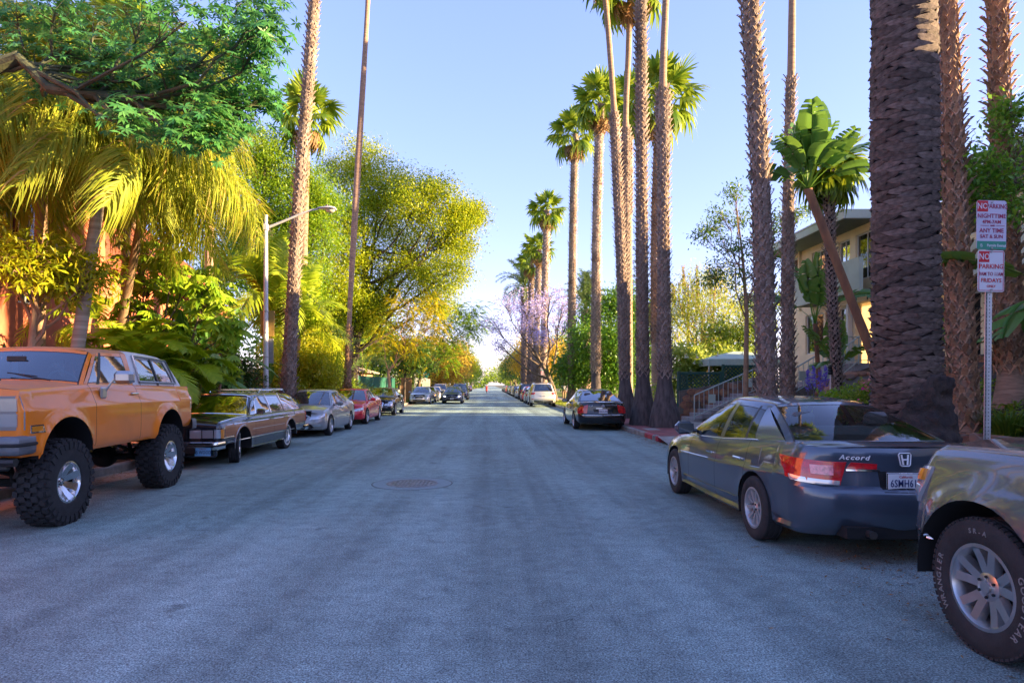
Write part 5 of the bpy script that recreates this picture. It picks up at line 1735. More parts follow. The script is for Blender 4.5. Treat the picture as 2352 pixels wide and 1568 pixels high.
ax.tube([(SBz.xfw, -.12, .5), (.1, 0, .72), (SBz.xrw, 0, .5)], .035, 8)
for sg in (1, -1):
    ax.box((0, sg * .40, .78), (4.3, .08, .14))
ax.build('axle', under_m, blazer)
for sg in (1, -1):
    b = MB().bbox((.47, sg * 1.19, 1.70), (.11, .25, .17), .045).tube([(.49, sg * .95, 1.50), (.49, sg * 1.03, 1.62), (.49, sg * 1.08, 1.68)], .014, 6).bbox((.52, sg * .955, 1.50), (.13, .045, .15), .02)
    o = b.build('side_mirror', alloy, blazer)
    MB().bbox((.413, sg * 1.19, 1.70), (.006, .21, .13), .003).build('mirror_glass', glass_lamp, o)
for y0, y1 in ((.55, .12), (-.02, -.45)):
    MB().tube([(.93, y0, 1.66), (.90, (y0 + y1) / 2, 1.69), (.865, y1, 1.735)], .010, 5).tube([(.88, y1 + .25, 1.705), (.84, y1 - .12, 1.75)], .008, 5).build('wiper', black_tr, blazer)
MB().bbox((.60, -.05, 1.93), (.02, .24, .07), .02).build('rear_view_mirror', black_tr, blazer)
MB().box((.625, -.05, 1.80), (.003, .07, .18)).build('hang_tag', pm('tag_pale_blue', (.35, .50, .62), .6), blazer, smooth=False)
# gravity: rest of window frames on the camper shell
fr = MB()
def shellpt(t, v):
    xb, xt = -.60 + (-1.88 + .60) * t, -.56 + (-1.60 + .56) * t
    bpt = Vector((xb, SBz.yside(xb) - .12, SBz.belt(xb))); tpt = Vector((xt, .75, spl(P['cab']['zr'], xt)))
    return bpt.lerp(tpt, v) + Vector((0, .016 + .03 * v * (1 - v), 0))
ring = [(0, .10), (0, .88), (1, .88), (1, .10), (0, .10)]
pts = []
for (a, b2) in zip(ring, ring[1:]):
    pts += [shellpt(a[0] + (b2[0] - a[0]) * k / 4, a[1] + (b2[1] - a[1]) * k / 4) for k in range(4)]
fr.tube(pts + pts[:1], .016, 6, cap=False)
fr.tube([shellpt(.5, .1), shellpt(.5, .88)], .014, 6)
fr.join(fr.mirror_y()).build('camper_window_frame', alloy, blazer)
# ------------------------------------------------------------------ vegetation: generators
bark_g = pm('bark_grey', (.15, .115, .085), .9, var=.35, scale=5, bump=.7, bscale=16)
bark_d = pm('bark_dark', (.055, .042, .034), .9, var=.4, scale=6, bump=.7, bscale=18)
bark_t = pm('bark_tan', (.30, .19, .115), .85, var=.25, scale=4, bump=.4, bscale=20)
palm_smooth = pm('palm_trunk_smooth', (.30, .20, .14), .9, var=.3, scale=3, stretch=(1, 1, 9), bump=.5, bscale=12)
boot_m = pm('leaf_base', (.44, .36, .32), .85, scale=1.6, c2=(.16, .11, .085), bump=.5, bscale=24, rnd=.35)
boot_t = pm('leaf_base_tan', (.50, .32, .20), .85, scale=1.6, c2=(.22, .12, .075), bump=.5, bscale=24, rnd=.35)
boot_s = pm('leaf_scar_dark', (.20, .155, .135), .85, scale=2.2, c2=(.055, .04, .034), bump=.6, bscale=20, rnd=.4)
core_m = pm('trunk_core', (.022, .016, .014), .95, var=.4, scale=6, bump=.8, bscale=20)  # near black: shade of the recesses between leaf bases put into the colour
root_m = pm('root_mass', (.026, .021, .021), .95, c2=(.075, .05, .038), scale=5, bump=1.0, bscale=38, detail=8)

def unit(a):
    return a / np.maximum(np.linalg.norm(a, axis=-1, keepdims=True), 1e-9)
def rdir(n):
    return unit(rng.normal(size=(n, 3)))
class Fol:
    """leaf quads gathered into one mesh"""
    def __init__(s): s.V = []; s.F = []; s.n = 0
    def quads(s, P):                     # (m,4,3)
        m = len(P)
        s.V.append(P.reshape(-1, 3)); s.F.append(np.arange(m * 4).reshape(m, 4) + s.n); s.n += m * 4
    def leaves(s, C, D, N, L, Wd):
        D = unit(D); S = unit(np.cross(D, N)); L = np.asarray(L).reshape(-1, 1); Wd = np.asarray(Wd).reshape(-1, 1)
        U = np.cross(S, D)
        m = C + D * L * .45 + U * L * .06
        s.quads(np.stack([C, m + S * Wd / 2, C + D * L, m - S * Wd / 2], 1))
    def strips(s, P, Wv):                # P (m,k,3) midlines, Wv (m,k,3) half-width vectors
        k = P.shape[1]; m = len(P)
        A, B = P - Wv, P + Wv
        V = np.stack([A, B], 2).reshape(m, k * 2, 3)
        f = np.array([[2 * i, 2 * i + 1, 2 * i + 3, 2 * i + 2] for i in range(k - 1)])
        F = (f[None] + (np.arange(m) * 2 * k)[:, None, None]).reshape(-1, 4) + s.n
        s.V.append(V.reshape(-1, 3)); s.F.append(F); s.n += m * k * 2
    def mesh(s, name, mat):
        return np_mesh(name, np.concatenate(s.V), np.concatenate(s.F), mat)
    def build(s, name, mat, parent=None, root=None):
        V = np.concatenate(s.V)
        if root is not None:
            V = V - np.array(root.location)
        return link(name, np_mesh(name, V, np.concatenate(s.F), mat), parent)

def whorls(F, C, A, n, L, Wd, droop=.55):
    """palmate leaves: n leaflets round each point C with axis A"""
    m = len(C)
    A = unit(A); X = unit(np.cross(A, rdir(m))); Y = np.cross(A, X)
    for k in range(n):
        a = 2 * PI * k / n + rng.uniform(-.15, .15, m)
        D = X * np.cos(a)[:, None] + Y * np.sin(a)[:, None] - np.array([0, 0, droop]) + A * .25
        l = L * rng.uniform(.75, 1.1, m)
        F.leaves(C, D, A + rng.normal(size=(m, 3)) * .15, l, l * Wd)

def tree(name, label, cat, trunk, clumps, lm, bark, sub=16, nl=110, leaf=(.20, .085), spread=.5, hang=.35, mode='leaf',
         attach=(.55, 1.0), limb=.10, twig=.018, group=None, shell=.5, part_name='crown', sd=None, twigs=True, wn_=7, wl=.5):
    if sd is not None:
        global rng; rng = np.random.default_rng(sd)
    r0 = random.Random(sd or 5)
    base = Vector(trunk[0][:3])
    root = thing(name, label, cat, base, 0, group)
    tb = MB()
    T = [Vector(p[:3]) for p in trunk]; TR = [p[3] for p in trunk]
    tb.tube(T, TR, 10)
    F = Fol()
    for (cx, cy, cz, rx, ry, rz) in clumps:
        c = Vector((cx, cy, cz))
        f = r0.uniform(*attach) * (len(T) - 1); i = min(int(f), len(T) - 2)
        a = T[i].lerp(T[i + 1], f - i); ra = (TR[i] + (TR[i + 1] - TR[i]) * (f - i)) * .6
        d = c - a
        pts = [a + d * t + Vector((r0.gauss(0, .05), r0.gauss(0, .05), 0)) * d.length * math.sin(PI * t) + Vector((0, 0, -.10 * d.length * math.sin(PI * t))) for t in (0, .25, .5, .75, 1)]
        rl = min(ra, limb)
        tb.tube(pts, [rl, rl * .8, rl * .6, rl * .42, rl * .28], 6, cap=False)
        u = rdir(sub) * (rng.uniform(shell ** 2, 1, (sub, 1)) ** .5)
        pp = np.array([cx, cy, cz]) + u * np.array([rx, ry, rz])
        if twigs:
            for p in pp:
                s_ = pts[3].lerp(pts[4], r0.random())
                mid = s_.lerp(Vector(p), .5) + Vector((r0.gauss(0, .1), r0.gauss(0, .1), r0.gauss(0, .1)))
                tb.tube([s_, mid, Vector(p)], [twig, twig * .7, twig * .35], 3, cap=False)
        n = (nl * rng.uniform(.5, 1.4, sub)).astype(int)
        C = np.repeat(pp, n, 0)
        m = len(C)
        off = rng.normal(size=(m, 3)) * spread * np.array([1, 1, .75])
        C = C + off
        out = unit(C - np.array([cx, cy, cz]))
        if mode == 'leaf':
            D = out * .5 + rdir(m) * .9 + np.array([0, 0, -hang])
            l = leaf[0] * rng.uniform(.6, 1.25, m)
            F.leaves(C, D, rdir(m) * .8 + np.array([0, 0, 1.0]), l, l * leaf[1] / leaf[0])
        elif mode == 'whorl':
            whorls(F, C, out * .5 + np.array([0, 0, .7]) + rdir(m) * .4, wn_, leaf[0], leaf[1] / leaf[0], wl)
        elif mode == 'feather':         # short drooping pinnate sprays
            D = unit(out * np.array([1, 1, .3]) * .8 + rdir(m) * .7 + np.array([0, 0, -.1]))
            S = unit(np.cross(D, np.array([0, 0, 1.0])))
            k = 7
            for j in range(k):
                t = (j + 1) / k
                q = C + D * leaf[0] * 2.6 * t + np.array([0, 0, -1]) * (leaf[0] * 1.1 * t * t)
                for sg in (1, -1):
                    F.leaves(q, S * sg + D * .55 + np.array([0, 0, -.45]), rdir(m) * .25 + np.array([0, 0, 1.0]), np.full(m, leaf[0] * (1.1 - .5 * t)), np.full(m, leaf[1]))
    l = root.location
    tb.v = [(x - l.x, y - l.y, z - l.z) for x, y, z in tb.v]
    tb.build('trunk', bark, root)
    o = F.build(part_name, lm, root, root)
    return root

def px_clumps(L, Y, r=1.0, jy=1.5, flat=.8):
    out = []
    for c in L:
        p = at(c[0], c[1], Y + random.uniform(-jy, jy) + (c[3] if len(c) > 3 else 0))
        k = (c[2] * Y / 1439.4) if len(c) > 2 else r
        out.append((p.x, p.y, p.z, k, k * 1.1, k * flat))
    return out

# ---- palm leaves
def fan_leaf(sd, n=19, R_=1.0, pet=1.15, droop=.35, dead=False):
    g = np.random.default_rng(sd)
    F = Fol()
    a = np.linspace(-2.2, 2.2, n) + g.normal(size=n) * .03
    dirs = np.stack([np.cos(a), np.sin(a), np.zeros(n)], 1)
    side = np.stack([-np.sin(a), np.cos(a), np.full(n, .35)], 1)
    ln = R_ * (.80 + .20 * np.cos(a)) * g.uniform(.9, 1.08, n)
    base = np.array([pet, 0, -.10 * pet])
    ts = np.array([.04, .35, .68, .9, 1.0]); wd = np.array([.25, .8, .75, .35, .05]) * R_ * .105
    P = base + dirs[:, None] * (ln[:, None] * ts)[:, :, None] + np.array([0, 0, -1]) * (droop * R_ * ts ** 2.6 * g.uniform(.5, 1.5, (n, 1)))[:, :, None]
    F.strips(P, side[:, None] * wd[None, :, None])
    pt = np.array([[[0, 0, 0], [pet * .5, 0, .03], [pet, 0, -.10 * pet]]])
    F.strips(pt, np.array([[[0, .03, 0], [0, .02, 0], [0, .012, 0]]]))
    F.strips(pt, np.array([[[0, 0, .03], [0, 0, .02], [0, 0, .012]]]))
    return F
def feather(sd, L=3.0, n=55, ll=.65, wd=.022, arch=.9, up=.55, hang=.6, vee=.5, jt=.05):
    """pinnate frond along +x: arch = how far it bends over, hang = droop of the leaflets"""
    g = np.random.default_rng(sd)
    F = Fol()
    def rach(t):
        x = L * (t - .18 * arch * t ** 3); z = L * (up * t - arch * t ** 2.2 * .75)
        return np.stack([x, 0 * t, z], -1)
    ts = np.linspace(0, 1, 9)
    P = rach(ts)[None]
    F.strips(P, np.array([0, 1, 0])[None, None] * (np.linspace(.035, .006, 9) * L / 3)[None, :, None])
    F.strips(P, np.array([0, 0, 1])[None, None] * (np.linspace(.03, .006, 9) * L / 3)[None, :, None])
    t = np.linspace(.14, .99, n)
    p = rach(t); T = unit(rach(np.minimum(t + .01, 1.001)) - rach(t - .01))
    for sg in (1, -1):
        l = ll * np.sin(PI * (.12 + .80 * t)) ** .7 * g.uniform(.85, 1.12, n)
        S = np.stack([0 * t, np.full(n, sg * 1.0), 0 * t], 1)
        Up = np.cross(T, S) * sg
        D = unit(S * .8 + T * .55 + Up * vee * g.uniform(-.4, 1.0, (n, 1)) + g.normal(size=(n, 3)) * jt)
        k = np.array([0, .3, .65, 1.0])
        Q = p[:, None] + D[:, None] * (l[:, None] * k)[:, :, None] * (1 - .35 * hang * k)[None, :, None] + np.array([0, 0, -1]) * (hang * l[:, None] * k ** 2 * g.uniform(.7, 1.3, (n, 1)))[:, :, None]
        w = np.array([.7, 1, .8, .1]) * wd
        Wv = unit(np.cross(D, Up))[:, None] * w[None, :, None]
        F.strips(Q, np.broadcast_to(Wv, Q.shape))
    return F
def paddle(sd, L=1.5, W_=.26, pet=1.0, droop=.35, torn=.25):
    """banana / bird of paradise leaf along +x with tears"""
    g = np.random.default_rng(sd)
    F = Fol(); n = 13
    def mid(u):
        x = pet + L * (u - .10 * droop * u ** 2); z = .35 * pet + L * (.25 * u - droop * u ** 2)
        return np.stack([x, 0 * u, z], -1)
    F.strips(np.array([[[0, 0, 0], [pet * .5, 0, .22 * pet], [pet, 0, .35 * pet]]]), np.array([[[0, .035, 0], [0, .028, 0], [0, .02, 0]]]))
    F.strips(mid(np.linspace(0, 1, 6))[None], np.array([0, .014, 0])[None, None] * np.linspace(1, .3, 6)[None, :, None])
    ed = np.linspace(0, 1, n + 1)
    for sg in (1, -1):
        gap0 = 0.0
        for i in range(n):
            a, b = ed[i], ed[i + 1]
            tear = g.random() < torn
            b_ = b - (.35 / n if tear else 0)
            w = lambda u: W_ * math.sin(PI * min(1, .10 + u * .86)) ** .6
            pa, pb = mid(np.array([a]))[0], mid(np.array([b]))[0]
            fl = g.uniform(.10, .15) + (.25 if tear else 0)
            sw = .06 * L / 1.5
            ea = pa + np.array([sw, sg * w(a), .10 * w(a) - fl * w(a)]); eb = mid(np.array([b_]))[0] + np.array([sw, sg * w(b_), .10 * w(b_) - fl * w(b_)])
            ma, mb = (pa + ea) / 2 + np.array([0, 0, .06 * W_]), (pb + eb) / 2 + np.array([0, 0, .06 * W_])
            F.quads(np.array([[pa, pb, mb, ma], [ma, mb, eb, ea]]))
    return F
# ---- leaf bases on palm trunks
def boot_geo(sd, kind):
    g = random.Random(sd)
    b = MB()
    if kind == 'scale':                 # wide, thick diamond scar
        P = []
        for i in range(7):
            u = -1 + i / 3
            h = .44 * (1 - abs(u) ** 1.6) + .02
            P.append([(u * .60, -h * 1.0, .0), (u * .60, -h * .1, .14 + .16 * (1 - u * u)), (u * .58, h * .55 + g.uniform(-.05, .05), .42 * (1 - u * u) + .10 + g.uniform(-.05, .05)), (u * .50, h * .42, -.10)])
        b.grid(P)
        return b
    j = lambda s=.05: g.uniform(-s, s)
    for sg in (-1, 1):                  # two legs crossing to the neighbours, then the stub
        P = []
        for t, w, z in ((0, .10, .02), (.5, .125, .12), (1, .15, .20)):
            x, y = sg * (.56 - .50 * t) + j(.03), -.95 + .95 * t
            P.append([(x - w, y + .04 * sg, z - .05), (x, y, z + .05), (x + w, y - .04 * sg, z - .05)])
        b.grid(P)
    P = []
    ln = g.uniform(.35, .95)
    for t, w in ((0, .26), (.55, .22), (1, .13)):
        y, z = -.12 + ln * t, .16 + (.42 * t + .12 * t * t) * ln * 1.35
        P.append([(-w + j(), y, z - .05), (0, y + .04, z + .04), (w + j(), y, z - .05)])
    P.append([(-.10 + j(), -.12 + ln * 1.02, .1 + .48 * ln), (0, ln - .1, .1 + .5 * ln), (.10 + j(), -.12 + ln, .1 + .48 * ln)])
    b.grid(P)
    return b
BOOT = {}
for kind in ('lattice', 'scale'):
    for m in (boot_m, boot_t, boot_s):
        BOOT[kind, m.name] = [(g_, g_.mesh('leaf_base', m, sharp=60)) for g_ in [boot_geo(i + (20 if kind == 'scale' else 0), kind) for i in range(4)]]
def boots(root, T, TR, z0, z1, s, kind='lattice', m=boot_m, lim=300, depth=1.0, vstep=.55, jit=.12, wide=1.0):
    """leaf bases up the trunk; those facing the street and in view are parts, the rest one piece"""
    zs = [p.z for p in T]
    def axis(z):
        return Vector((np.interp(z, zs, [p.x for p in T]), np.interp(z, zs, [p.y for p in T]), z)), float(np.interp(z, zs, TR))
    cand = []
    z = z0; row = 0
    while z < z1:
        c, r = axis(z)
        n = max(5, round(2 * PI * r / (s * wide)))
        for k in range(n):
            a = 2 * PI * (k + .5 * (row % 2)) / n + random.uniform(-jit, jit) * .5
            o = Vector((math.cos(a), math.sin(a), 0))
            p = c + o * r
            sx = 2 * PI * r / n
            sc = random.uniform(.9, 1.15)
            M = Matrix.Translation(p) @ Matrix((Vector((-o.y, o.x, 0)), Vector((0, 0, 1)), o)).transposed().to_4x4() @ Matrix.Rotation(random.uniform(-jit, jit), 4, 'Z') @ Matrix.Diagonal((sx * sc, s * sc, s * depth * random.uniform(.8, 1.25), 1))
            v = Vector((0, 0, 1.6)) - p
            face = o.dot(v.normalized())
            iv = abs(p.x) / p.y < .83 and (p.z - 1.6) / p.y < .62
            cand.append((0 if (face > -.05 and iv) else 1, v.length, M))
        z += s * vstep; row += 1
    cand.sort(key=lambda c: (c[0], c[1]))
    V = BOOT[kind, m.name]
    l = Matrix.Translation(-root.location)
    for c in cand[:lim]:
        o = link('leaf_base', random.choice(V)[1], root)
        o.matrix_local = l @ c[2]
    rest = cand[lim:]
    if rest:
        VV = []; FF = []; n = 0
        geo = [(np.array([(*p, 1) for p in g_.v]), np.array(g_.f)) for g_, _ in V]
        for c in rest:
            gv, gf = random.choice(geo)
            VV.append((gv @ np.array(l @ c[2]).T)[:, :3]); FF.append(gf + n); n += len(gv)
        tag(link('leaf_bases', np_mesh('leaf_bases', np.concatenate(VV), np.concatenate(FF), m, smooth=True), root), kind='stuff')

g_fan = leafmat('fan_palm_leaf', (.09, .19, .02), (.26, .34, .025), .35, .4)
g_fan_dead = leafmat('dead_palm_leaf', (.22, .13, .06), (.36, .22, .10), .2, .7)
g_canary = leafmat('date_palm_leaf', (.07, .13, .045), (.13, .19, .05), .25, .4)
g_queen = leafmat('queen_palm_leaf', (.17, .27, .02), (.42, .44, .04), .38, .6, (.40, .27, .09))
FAN = [fan_leaf(i, droop=d).mesh('frond', g_fan) for i, d in enumerate((.15, .3, .5, .8))]
FAN_D = [fan_leaf(9 + i, droop=1.3, R_=.8).mesh('dead_frond', g_fan_dead) for i in range(2)]
FAN_N = [fan_leaf(20 + i, n=34, droop=d, pet=.8).mesh('frond', g_fan) for i, d in enumerate((.2, .45, .8))]
CAN = [feather(30 + i, 3.6, 60, .5, .020, a, .75, .12, .7).mesh('frond', g_canary) for i, a in enumerate((.7, 1.0, 1.3))]
QUE = [feather(40 + i, 3.4, 110, .90, .014, a, u, 1.05, .8, .22).mesh('frond', g_queen) for i, (a, u) in enumerate(((.9, .8), (1.2, .75), (1.5, .7), (1.2, .9)))]
g_king = leafmat('king_palm_leaf', (.20, .33, .018), (.42, .50, .03), .42, .55)
KNG = [feather(50 + i, 2.4, 46, .60, .026, a, u, .35, .4).mesh('frond', g_king) for i, (a, u) in enumerate(((.8, 1.0), (1.2, .9), (1.5, .7)))]
def crown(root, p, meshes, n, s=1.0, lo=-35, hi=80, dead=None, nd=0, spin=0.0, roll=.25, name=None):
    for k in range(n):
        t = (k + .5) / n
        el = hi + (lo - hi) * t + random.uniform(-8, 8)
        az = k * 2.39996 + spin
        i = min(len(meshes) - 1, int(t * len(meshes)))
        o = link(meshes[i].name, meshes[i], root)
        M = Matrix.Rotation(az, 4, 'Z') @ Matrix.Rotation(-R(el), 4, 'Y') @ Matrix.Rotation(random.uniform(-roll, roll), 4, 'X')
        o.matrix_local = Matrix.Translation(Vector(p) - root.location) @ M @ Matrix.Scale(s * random.uniform(.85, 1.12), 4)
    for k in range(nd):
        o = link('dead_frond', dead[k % len(dead)], root)
        M = Matrix.Rotation(k * 2.4 + 1, 4, 'Z') @ Matrix.Rotation(R(random.uniform(35, 75)), 4, 'Y')
        o.matrix_local = Matrix.Translation(Vector(p) - root.location + Vector((0, 0, -.25))) @ M @ Matrix.Scale(s * .85, 4)
foot_m = pm('palm_foot', (.12, .10, .095), .95, c2=(.045, .038, .038), scale=3, stretch=(3, 3, .6), bump=.9, bscale=22, detail=8)
def palm(label, T, boot=None, cr=None, group='tall fan palms along the street', name='fan_palm', smooth=palm_smooth, sides=14, foot=None):
    """T: (x,y,z,r) up the trunk; boot: dict for boots(); cr: dict for crown()"""
    root = thing(name, label, 'palm tree', T[0][:3], 0, group)
    P = [Vector(t[:3]) for t in T]; RR = [t[3] for t in T]
    # resample smoothly
    zs = [p.z for p in P]
    zz = sorted({*np.linspace(P[0].z, P[-1].z, 20).round(3), *zs, *[(a + b) / 2 for a, b in zip(zs, zs[1:]) if b - a < 3]} | ({foot} if foot else set()))
    PP = [Vector((spl(list(zip(zs, [p.x for p in P])), z), spl(list(zip(zs, [p.y for p in P])), z), z)) for z in zz]
    R2 = [spl(list(zip(zs, RR)), z) * random.uniform(.97, 1.03) for z in zz]
    k = zz.index(foot) if foot else 0
    part(root, 'trunk', MB().tube(PP[k:], R2[k:], sides), smooth)
    if foot:
        part(root, 'foot', MB().tube(PP[:k + 1], R2[:k + 1], 22), foot_m)
    if boot:
        bb = dict(boot)
        boots(root, PP, R2, bb.pop('z0'), bb.pop('z1'), bb.pop('s'), **bb)
    if cr:
        cc = dict(cr)
        crown(root, cc.pop('p', PP[-1]), cc.pop('m', FAN), cc.pop('n', 30), **cc)
    return root
# ------------------------------------------------------------------ the planting
FD = dict(dead=FAN_D, nd=5)
# right side, near to far
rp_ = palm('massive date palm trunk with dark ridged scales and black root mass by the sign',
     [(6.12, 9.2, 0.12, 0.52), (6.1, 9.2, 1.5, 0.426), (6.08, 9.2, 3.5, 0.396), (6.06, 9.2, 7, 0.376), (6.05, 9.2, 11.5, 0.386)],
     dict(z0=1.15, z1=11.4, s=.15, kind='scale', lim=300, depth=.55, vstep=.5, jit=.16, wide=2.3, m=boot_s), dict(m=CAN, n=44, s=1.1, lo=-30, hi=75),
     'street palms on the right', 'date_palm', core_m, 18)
# its root mass: lumpy flare
from mathutils import noise as mno
P = []
for i in range(44):
    z = -.03 + i * .045
    row = []
    for a in np.linspace(0, 2 * PI, 72, endpoint=False):
        top = 1.22 + .42 * math.cos(a + .7) + .10 * math.sin(3 * a)
        zz = min(z, top)
        d = Vector((math.cos(a), math.sin(a), 0))
        rr = .47 + .17 * math.exp(-((zz - .5) / .6) ** 2) + .07 * math.exp(-((zz - top) / .16) ** 2)
        q = d * 1.2 + Vector((0, 0, zz * 1.6))
        rr += .10 * mno.fractal(q * 2.0, 1.0, 2.0, 4) + .05 * mno.fractal(q * 7.0, 1.0, 2.0, 3)
        if z > top: rr = .43
        row.append((d.x * rr, d.y * rr, zz + .03 * mno.noise(q * 9)))
    P.append(row)
MB().grid(P, closed=True, flip=True).build('root_mass', root_m, rp_, sharp=None)
palm('fan palm with grey criss cross leaf bases behind the dark grey sedan roof',
     [(6.42, 14.5, 0.14, 0.31), (6.4, 14.5, 1.1, 0.207), (6.35, 14.5, 3, 0.192), (6.2, 14.5, 7, 0.167), (5.98, 14.5, 10.6, 0.152), (5.6, 14.5, 17.5, 0.117)],
     dict(z0=.75, z1=17.4, s=.185), dict(n=23, **FD), 'street palms on the right')
palm('fan palm with tan ragged leaf bases between the date palm and the sign post',
     [(8.62, 11.4, 0.6, 0.34), (8.6, 11.4, 1.3, 0.205), (8.5, 11.4, 3.4, 0.17), (8.4, 11.4, 6, 0.14), (8.28, 11.4, 9, 0.12), (8.1, 11.4, 15, 0.095)],
     dict(z0=.95, z1=14.9, s=.19, m=boot_t, depth=1.25), dict(n=22, **FD), 'street palms on the right')
palm('fan palm with spiky tan leaf bases at the right edge behind the banana leaves',
     [(10.42, 12.5, 0.9, 0.42), (10.35, 12.5, 1.8, 0.215), (10.3, 12.5, 4, 0.185), (10.2, 12.5, 6, 0.15), (10.1, 12.5, 9.2, 0.13), (9.9, 12.5, 15.5, 0.095)],
     dict(z0=2.0, z1=15.4, s=.19, m=boot_t, depth=1.3), dict(n=22, **FD), 'street palms on the right')
palm('slender tall fan palm behind the lattice barked one beside the flats',
     [(9.48, 20, 0.8, 0.209), (9.46, 20, 3, 0.169), (9.48, 20, 7, 0.139), (9.55, 20, 11, 0.104), (9.58, 20, 11.6, 0.12), (9.62, 20, 14.5, 0.105), (9.7, 20, 21, 0.1)],
     dict(z0=1.0, z1=11.4, s=.18), dict(n=22, **FD), 'street palms on the right')
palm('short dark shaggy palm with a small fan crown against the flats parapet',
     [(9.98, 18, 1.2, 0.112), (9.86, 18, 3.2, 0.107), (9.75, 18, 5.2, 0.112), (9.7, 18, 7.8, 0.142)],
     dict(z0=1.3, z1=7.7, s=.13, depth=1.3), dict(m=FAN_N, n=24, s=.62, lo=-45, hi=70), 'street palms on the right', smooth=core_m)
palm('right hand palm of the fat base pair with smooth pole above its ragged skirt',
     [(6.04, 21.75, 0.15, 0.56), (6.04, 21.75, 0.6, 0.5), (6.03, 21.75, 0.95, 0.4), (6.02, 21.75, 1.9, 0.225), (6, 21.75, 4, 0.19), (5.98, 21.75, 9, 0.165), (5.97, 21.75, 11.7, 0.215), (5.97, 21.75, 12.1, 0.13), (6.1, 21.75, 16, 0.11), (6.15, 21.75, 21, 0.1)],
     dict(z0=2.0, z1=11.9, s=.19), dict(n=22, **FD), 'street palms on the right', foot=2.1)
palm('left hand palm of the fat base pair ragged to the top of the photo',
     [(5.6, 23.05, 0.15, 0.52), (5.6, 23.05, 0.6, 0.46), (5.6, 23.05, 1, 0.36), (5.58, 23.05, 2.3, 0.205), (5.56, 23.05, 5, 0.18), (5.54, 23.05, 10, 0.165), (5.5, 23.05, 18.3, 0.155)],
     dict(z0=2.1, z1=18.1, s=.19), dict(n=23, p=(5.52, 23.05, 18.7), **FD), 'street palms on the right', foot=2.3)
palm('leaning palm rising behind the black sedan with a thin smooth top',
     [(6, 27.7, 0.15, 0.5), (5.96, 27.7, 1, 0.36), (5.9, 27.7, 2.2, 0.195), (5.75, 27.7, 7, 0.175), (5.45, 27.7, 13.4, 0.175), (5.42, 27.7, 14, 0.13), (5.2, 27.7, 17, 0.12), (4.85, 27.7, 20.8, 0.12)],
     dict(z0=2.0, z1=13.7, s=.19), dict(n=22, **FD), 'street palms on the right', foot=2.2)
palm('palm crossing behind the leaning one with a thin pole and low crown',
     [(6.2, 29.2, 0.15, 0.45), (6.22, 29.2, 2, 0.205), (6.26, 29.2, 7, 0.18), (6.28, 29.2, 13.4, 0.185), (6.28, 29.2, 14, 0.13), (6.4, 29.2, 17, 0.13), (6.5, 29.2, 20.3, 0.14)],
     dict(z0=2.0, z1=13.5, s=.19, lim=260), dict(n=23, **FD), 'street palms on the right', foot=2)
palm('fan palm crown showing behind the fat base pair high above the yard',
     [(8.75, 33, .2, .3), (8.7, 33, 8, .24), (8.9, 33, 16.6, .22)], dict(z0=4, z1=16.3, s=.22, lim=80, m=boot_t), dict(n=25, s=1.1, **FD), 'street palms on the right')
palm('fan palm crown hidden between the thin poled palms',
     [(9.9, 45, .2, .3), (9.9, 45, 12, .22), (9.9, 45, 21.6, .2)], dict(z0=14, z1=21.3, s=.3, lim=40), dict(n=24, s=1.15, **FD), 'street palms on the right')
palm('tall palm with full fan crown right of the shorter crowned palm',
     [(7.05, 42, .15, .42), (7.02, 42, 2.5, .28), (7.05, 42, 10, .25), (7.3, 42, 20.4, .24)], dict(z0=2.6, z1=20.2, s=.21, lim=220), dict(n=26, s=1.05, **FD), 'street palms on the right', foot=2.6)
palm('palm with open fan crown leaning slightly right beyond the white tall car',
     [(6.6, 51.6, .15, .45), (6.62, 51.6, 2, .28), (6.7, 51.6, 12, .25), (6.92, 51.6, 22.2, .23)], dict(z0=2.2, z1=22, s=.24, lim=160), dict(n=25, s=1.1, **FD), 'street palms on the right', foot=2.2)
palm('palm with rounded crown above the purple jacaranda',
     [(5.55, 66, .15, .4), (5.6, 66, 8, .28), (5.9, 66, 20, .26)], dict(z0=1, z1=19.8, s=.34, lim=0), dict(n=25, s=1.15, **FD), 'street palms on the right')
palm('second palm above the jacaranda, lower than the rounded crown',
     [(5.3, 76, .15, .4), (5.5, 76, 8, .3), (5.85, 76, 18, .28)], dict(z0=1, z1=17.8, s=.4, lim=0), dict(n=24, s=1.15, **FD), 'street palms on the right')
palm('third palm above the jacaranda, left of the second',
     [(5.1, 82, .15, .4), (5.2, 82, 8, .3), (5.3, 82, 17.6, .28)], dict(z0=1, z1=17.4, s=.45, lim=0), dict(n=24, s=1.15, **FD), 'street palms on the right')
palm('date palm with long feather fronds behind the jacaranda',
     [(4.9, 89, .15, .55), (4.9, 89, 8, .5), (4.8, 89, 15.4, .55)], dict(z0=1, z1=15, s=.5, lim=0), dict(m=CAN, n=40, s=1.35, lo=-40, hi=75), 'street palms on the right', 'date_palm')
palm('date palm fronds peeping over the dark hedge on the right',
     [(9.4, 62, .15, .5), (9.4, 62, 9.0, .5)], None, dict(m=CAN, n=36, s=1.2, lo=-30, hi=75), 'street palms on the right', 'date_palm')
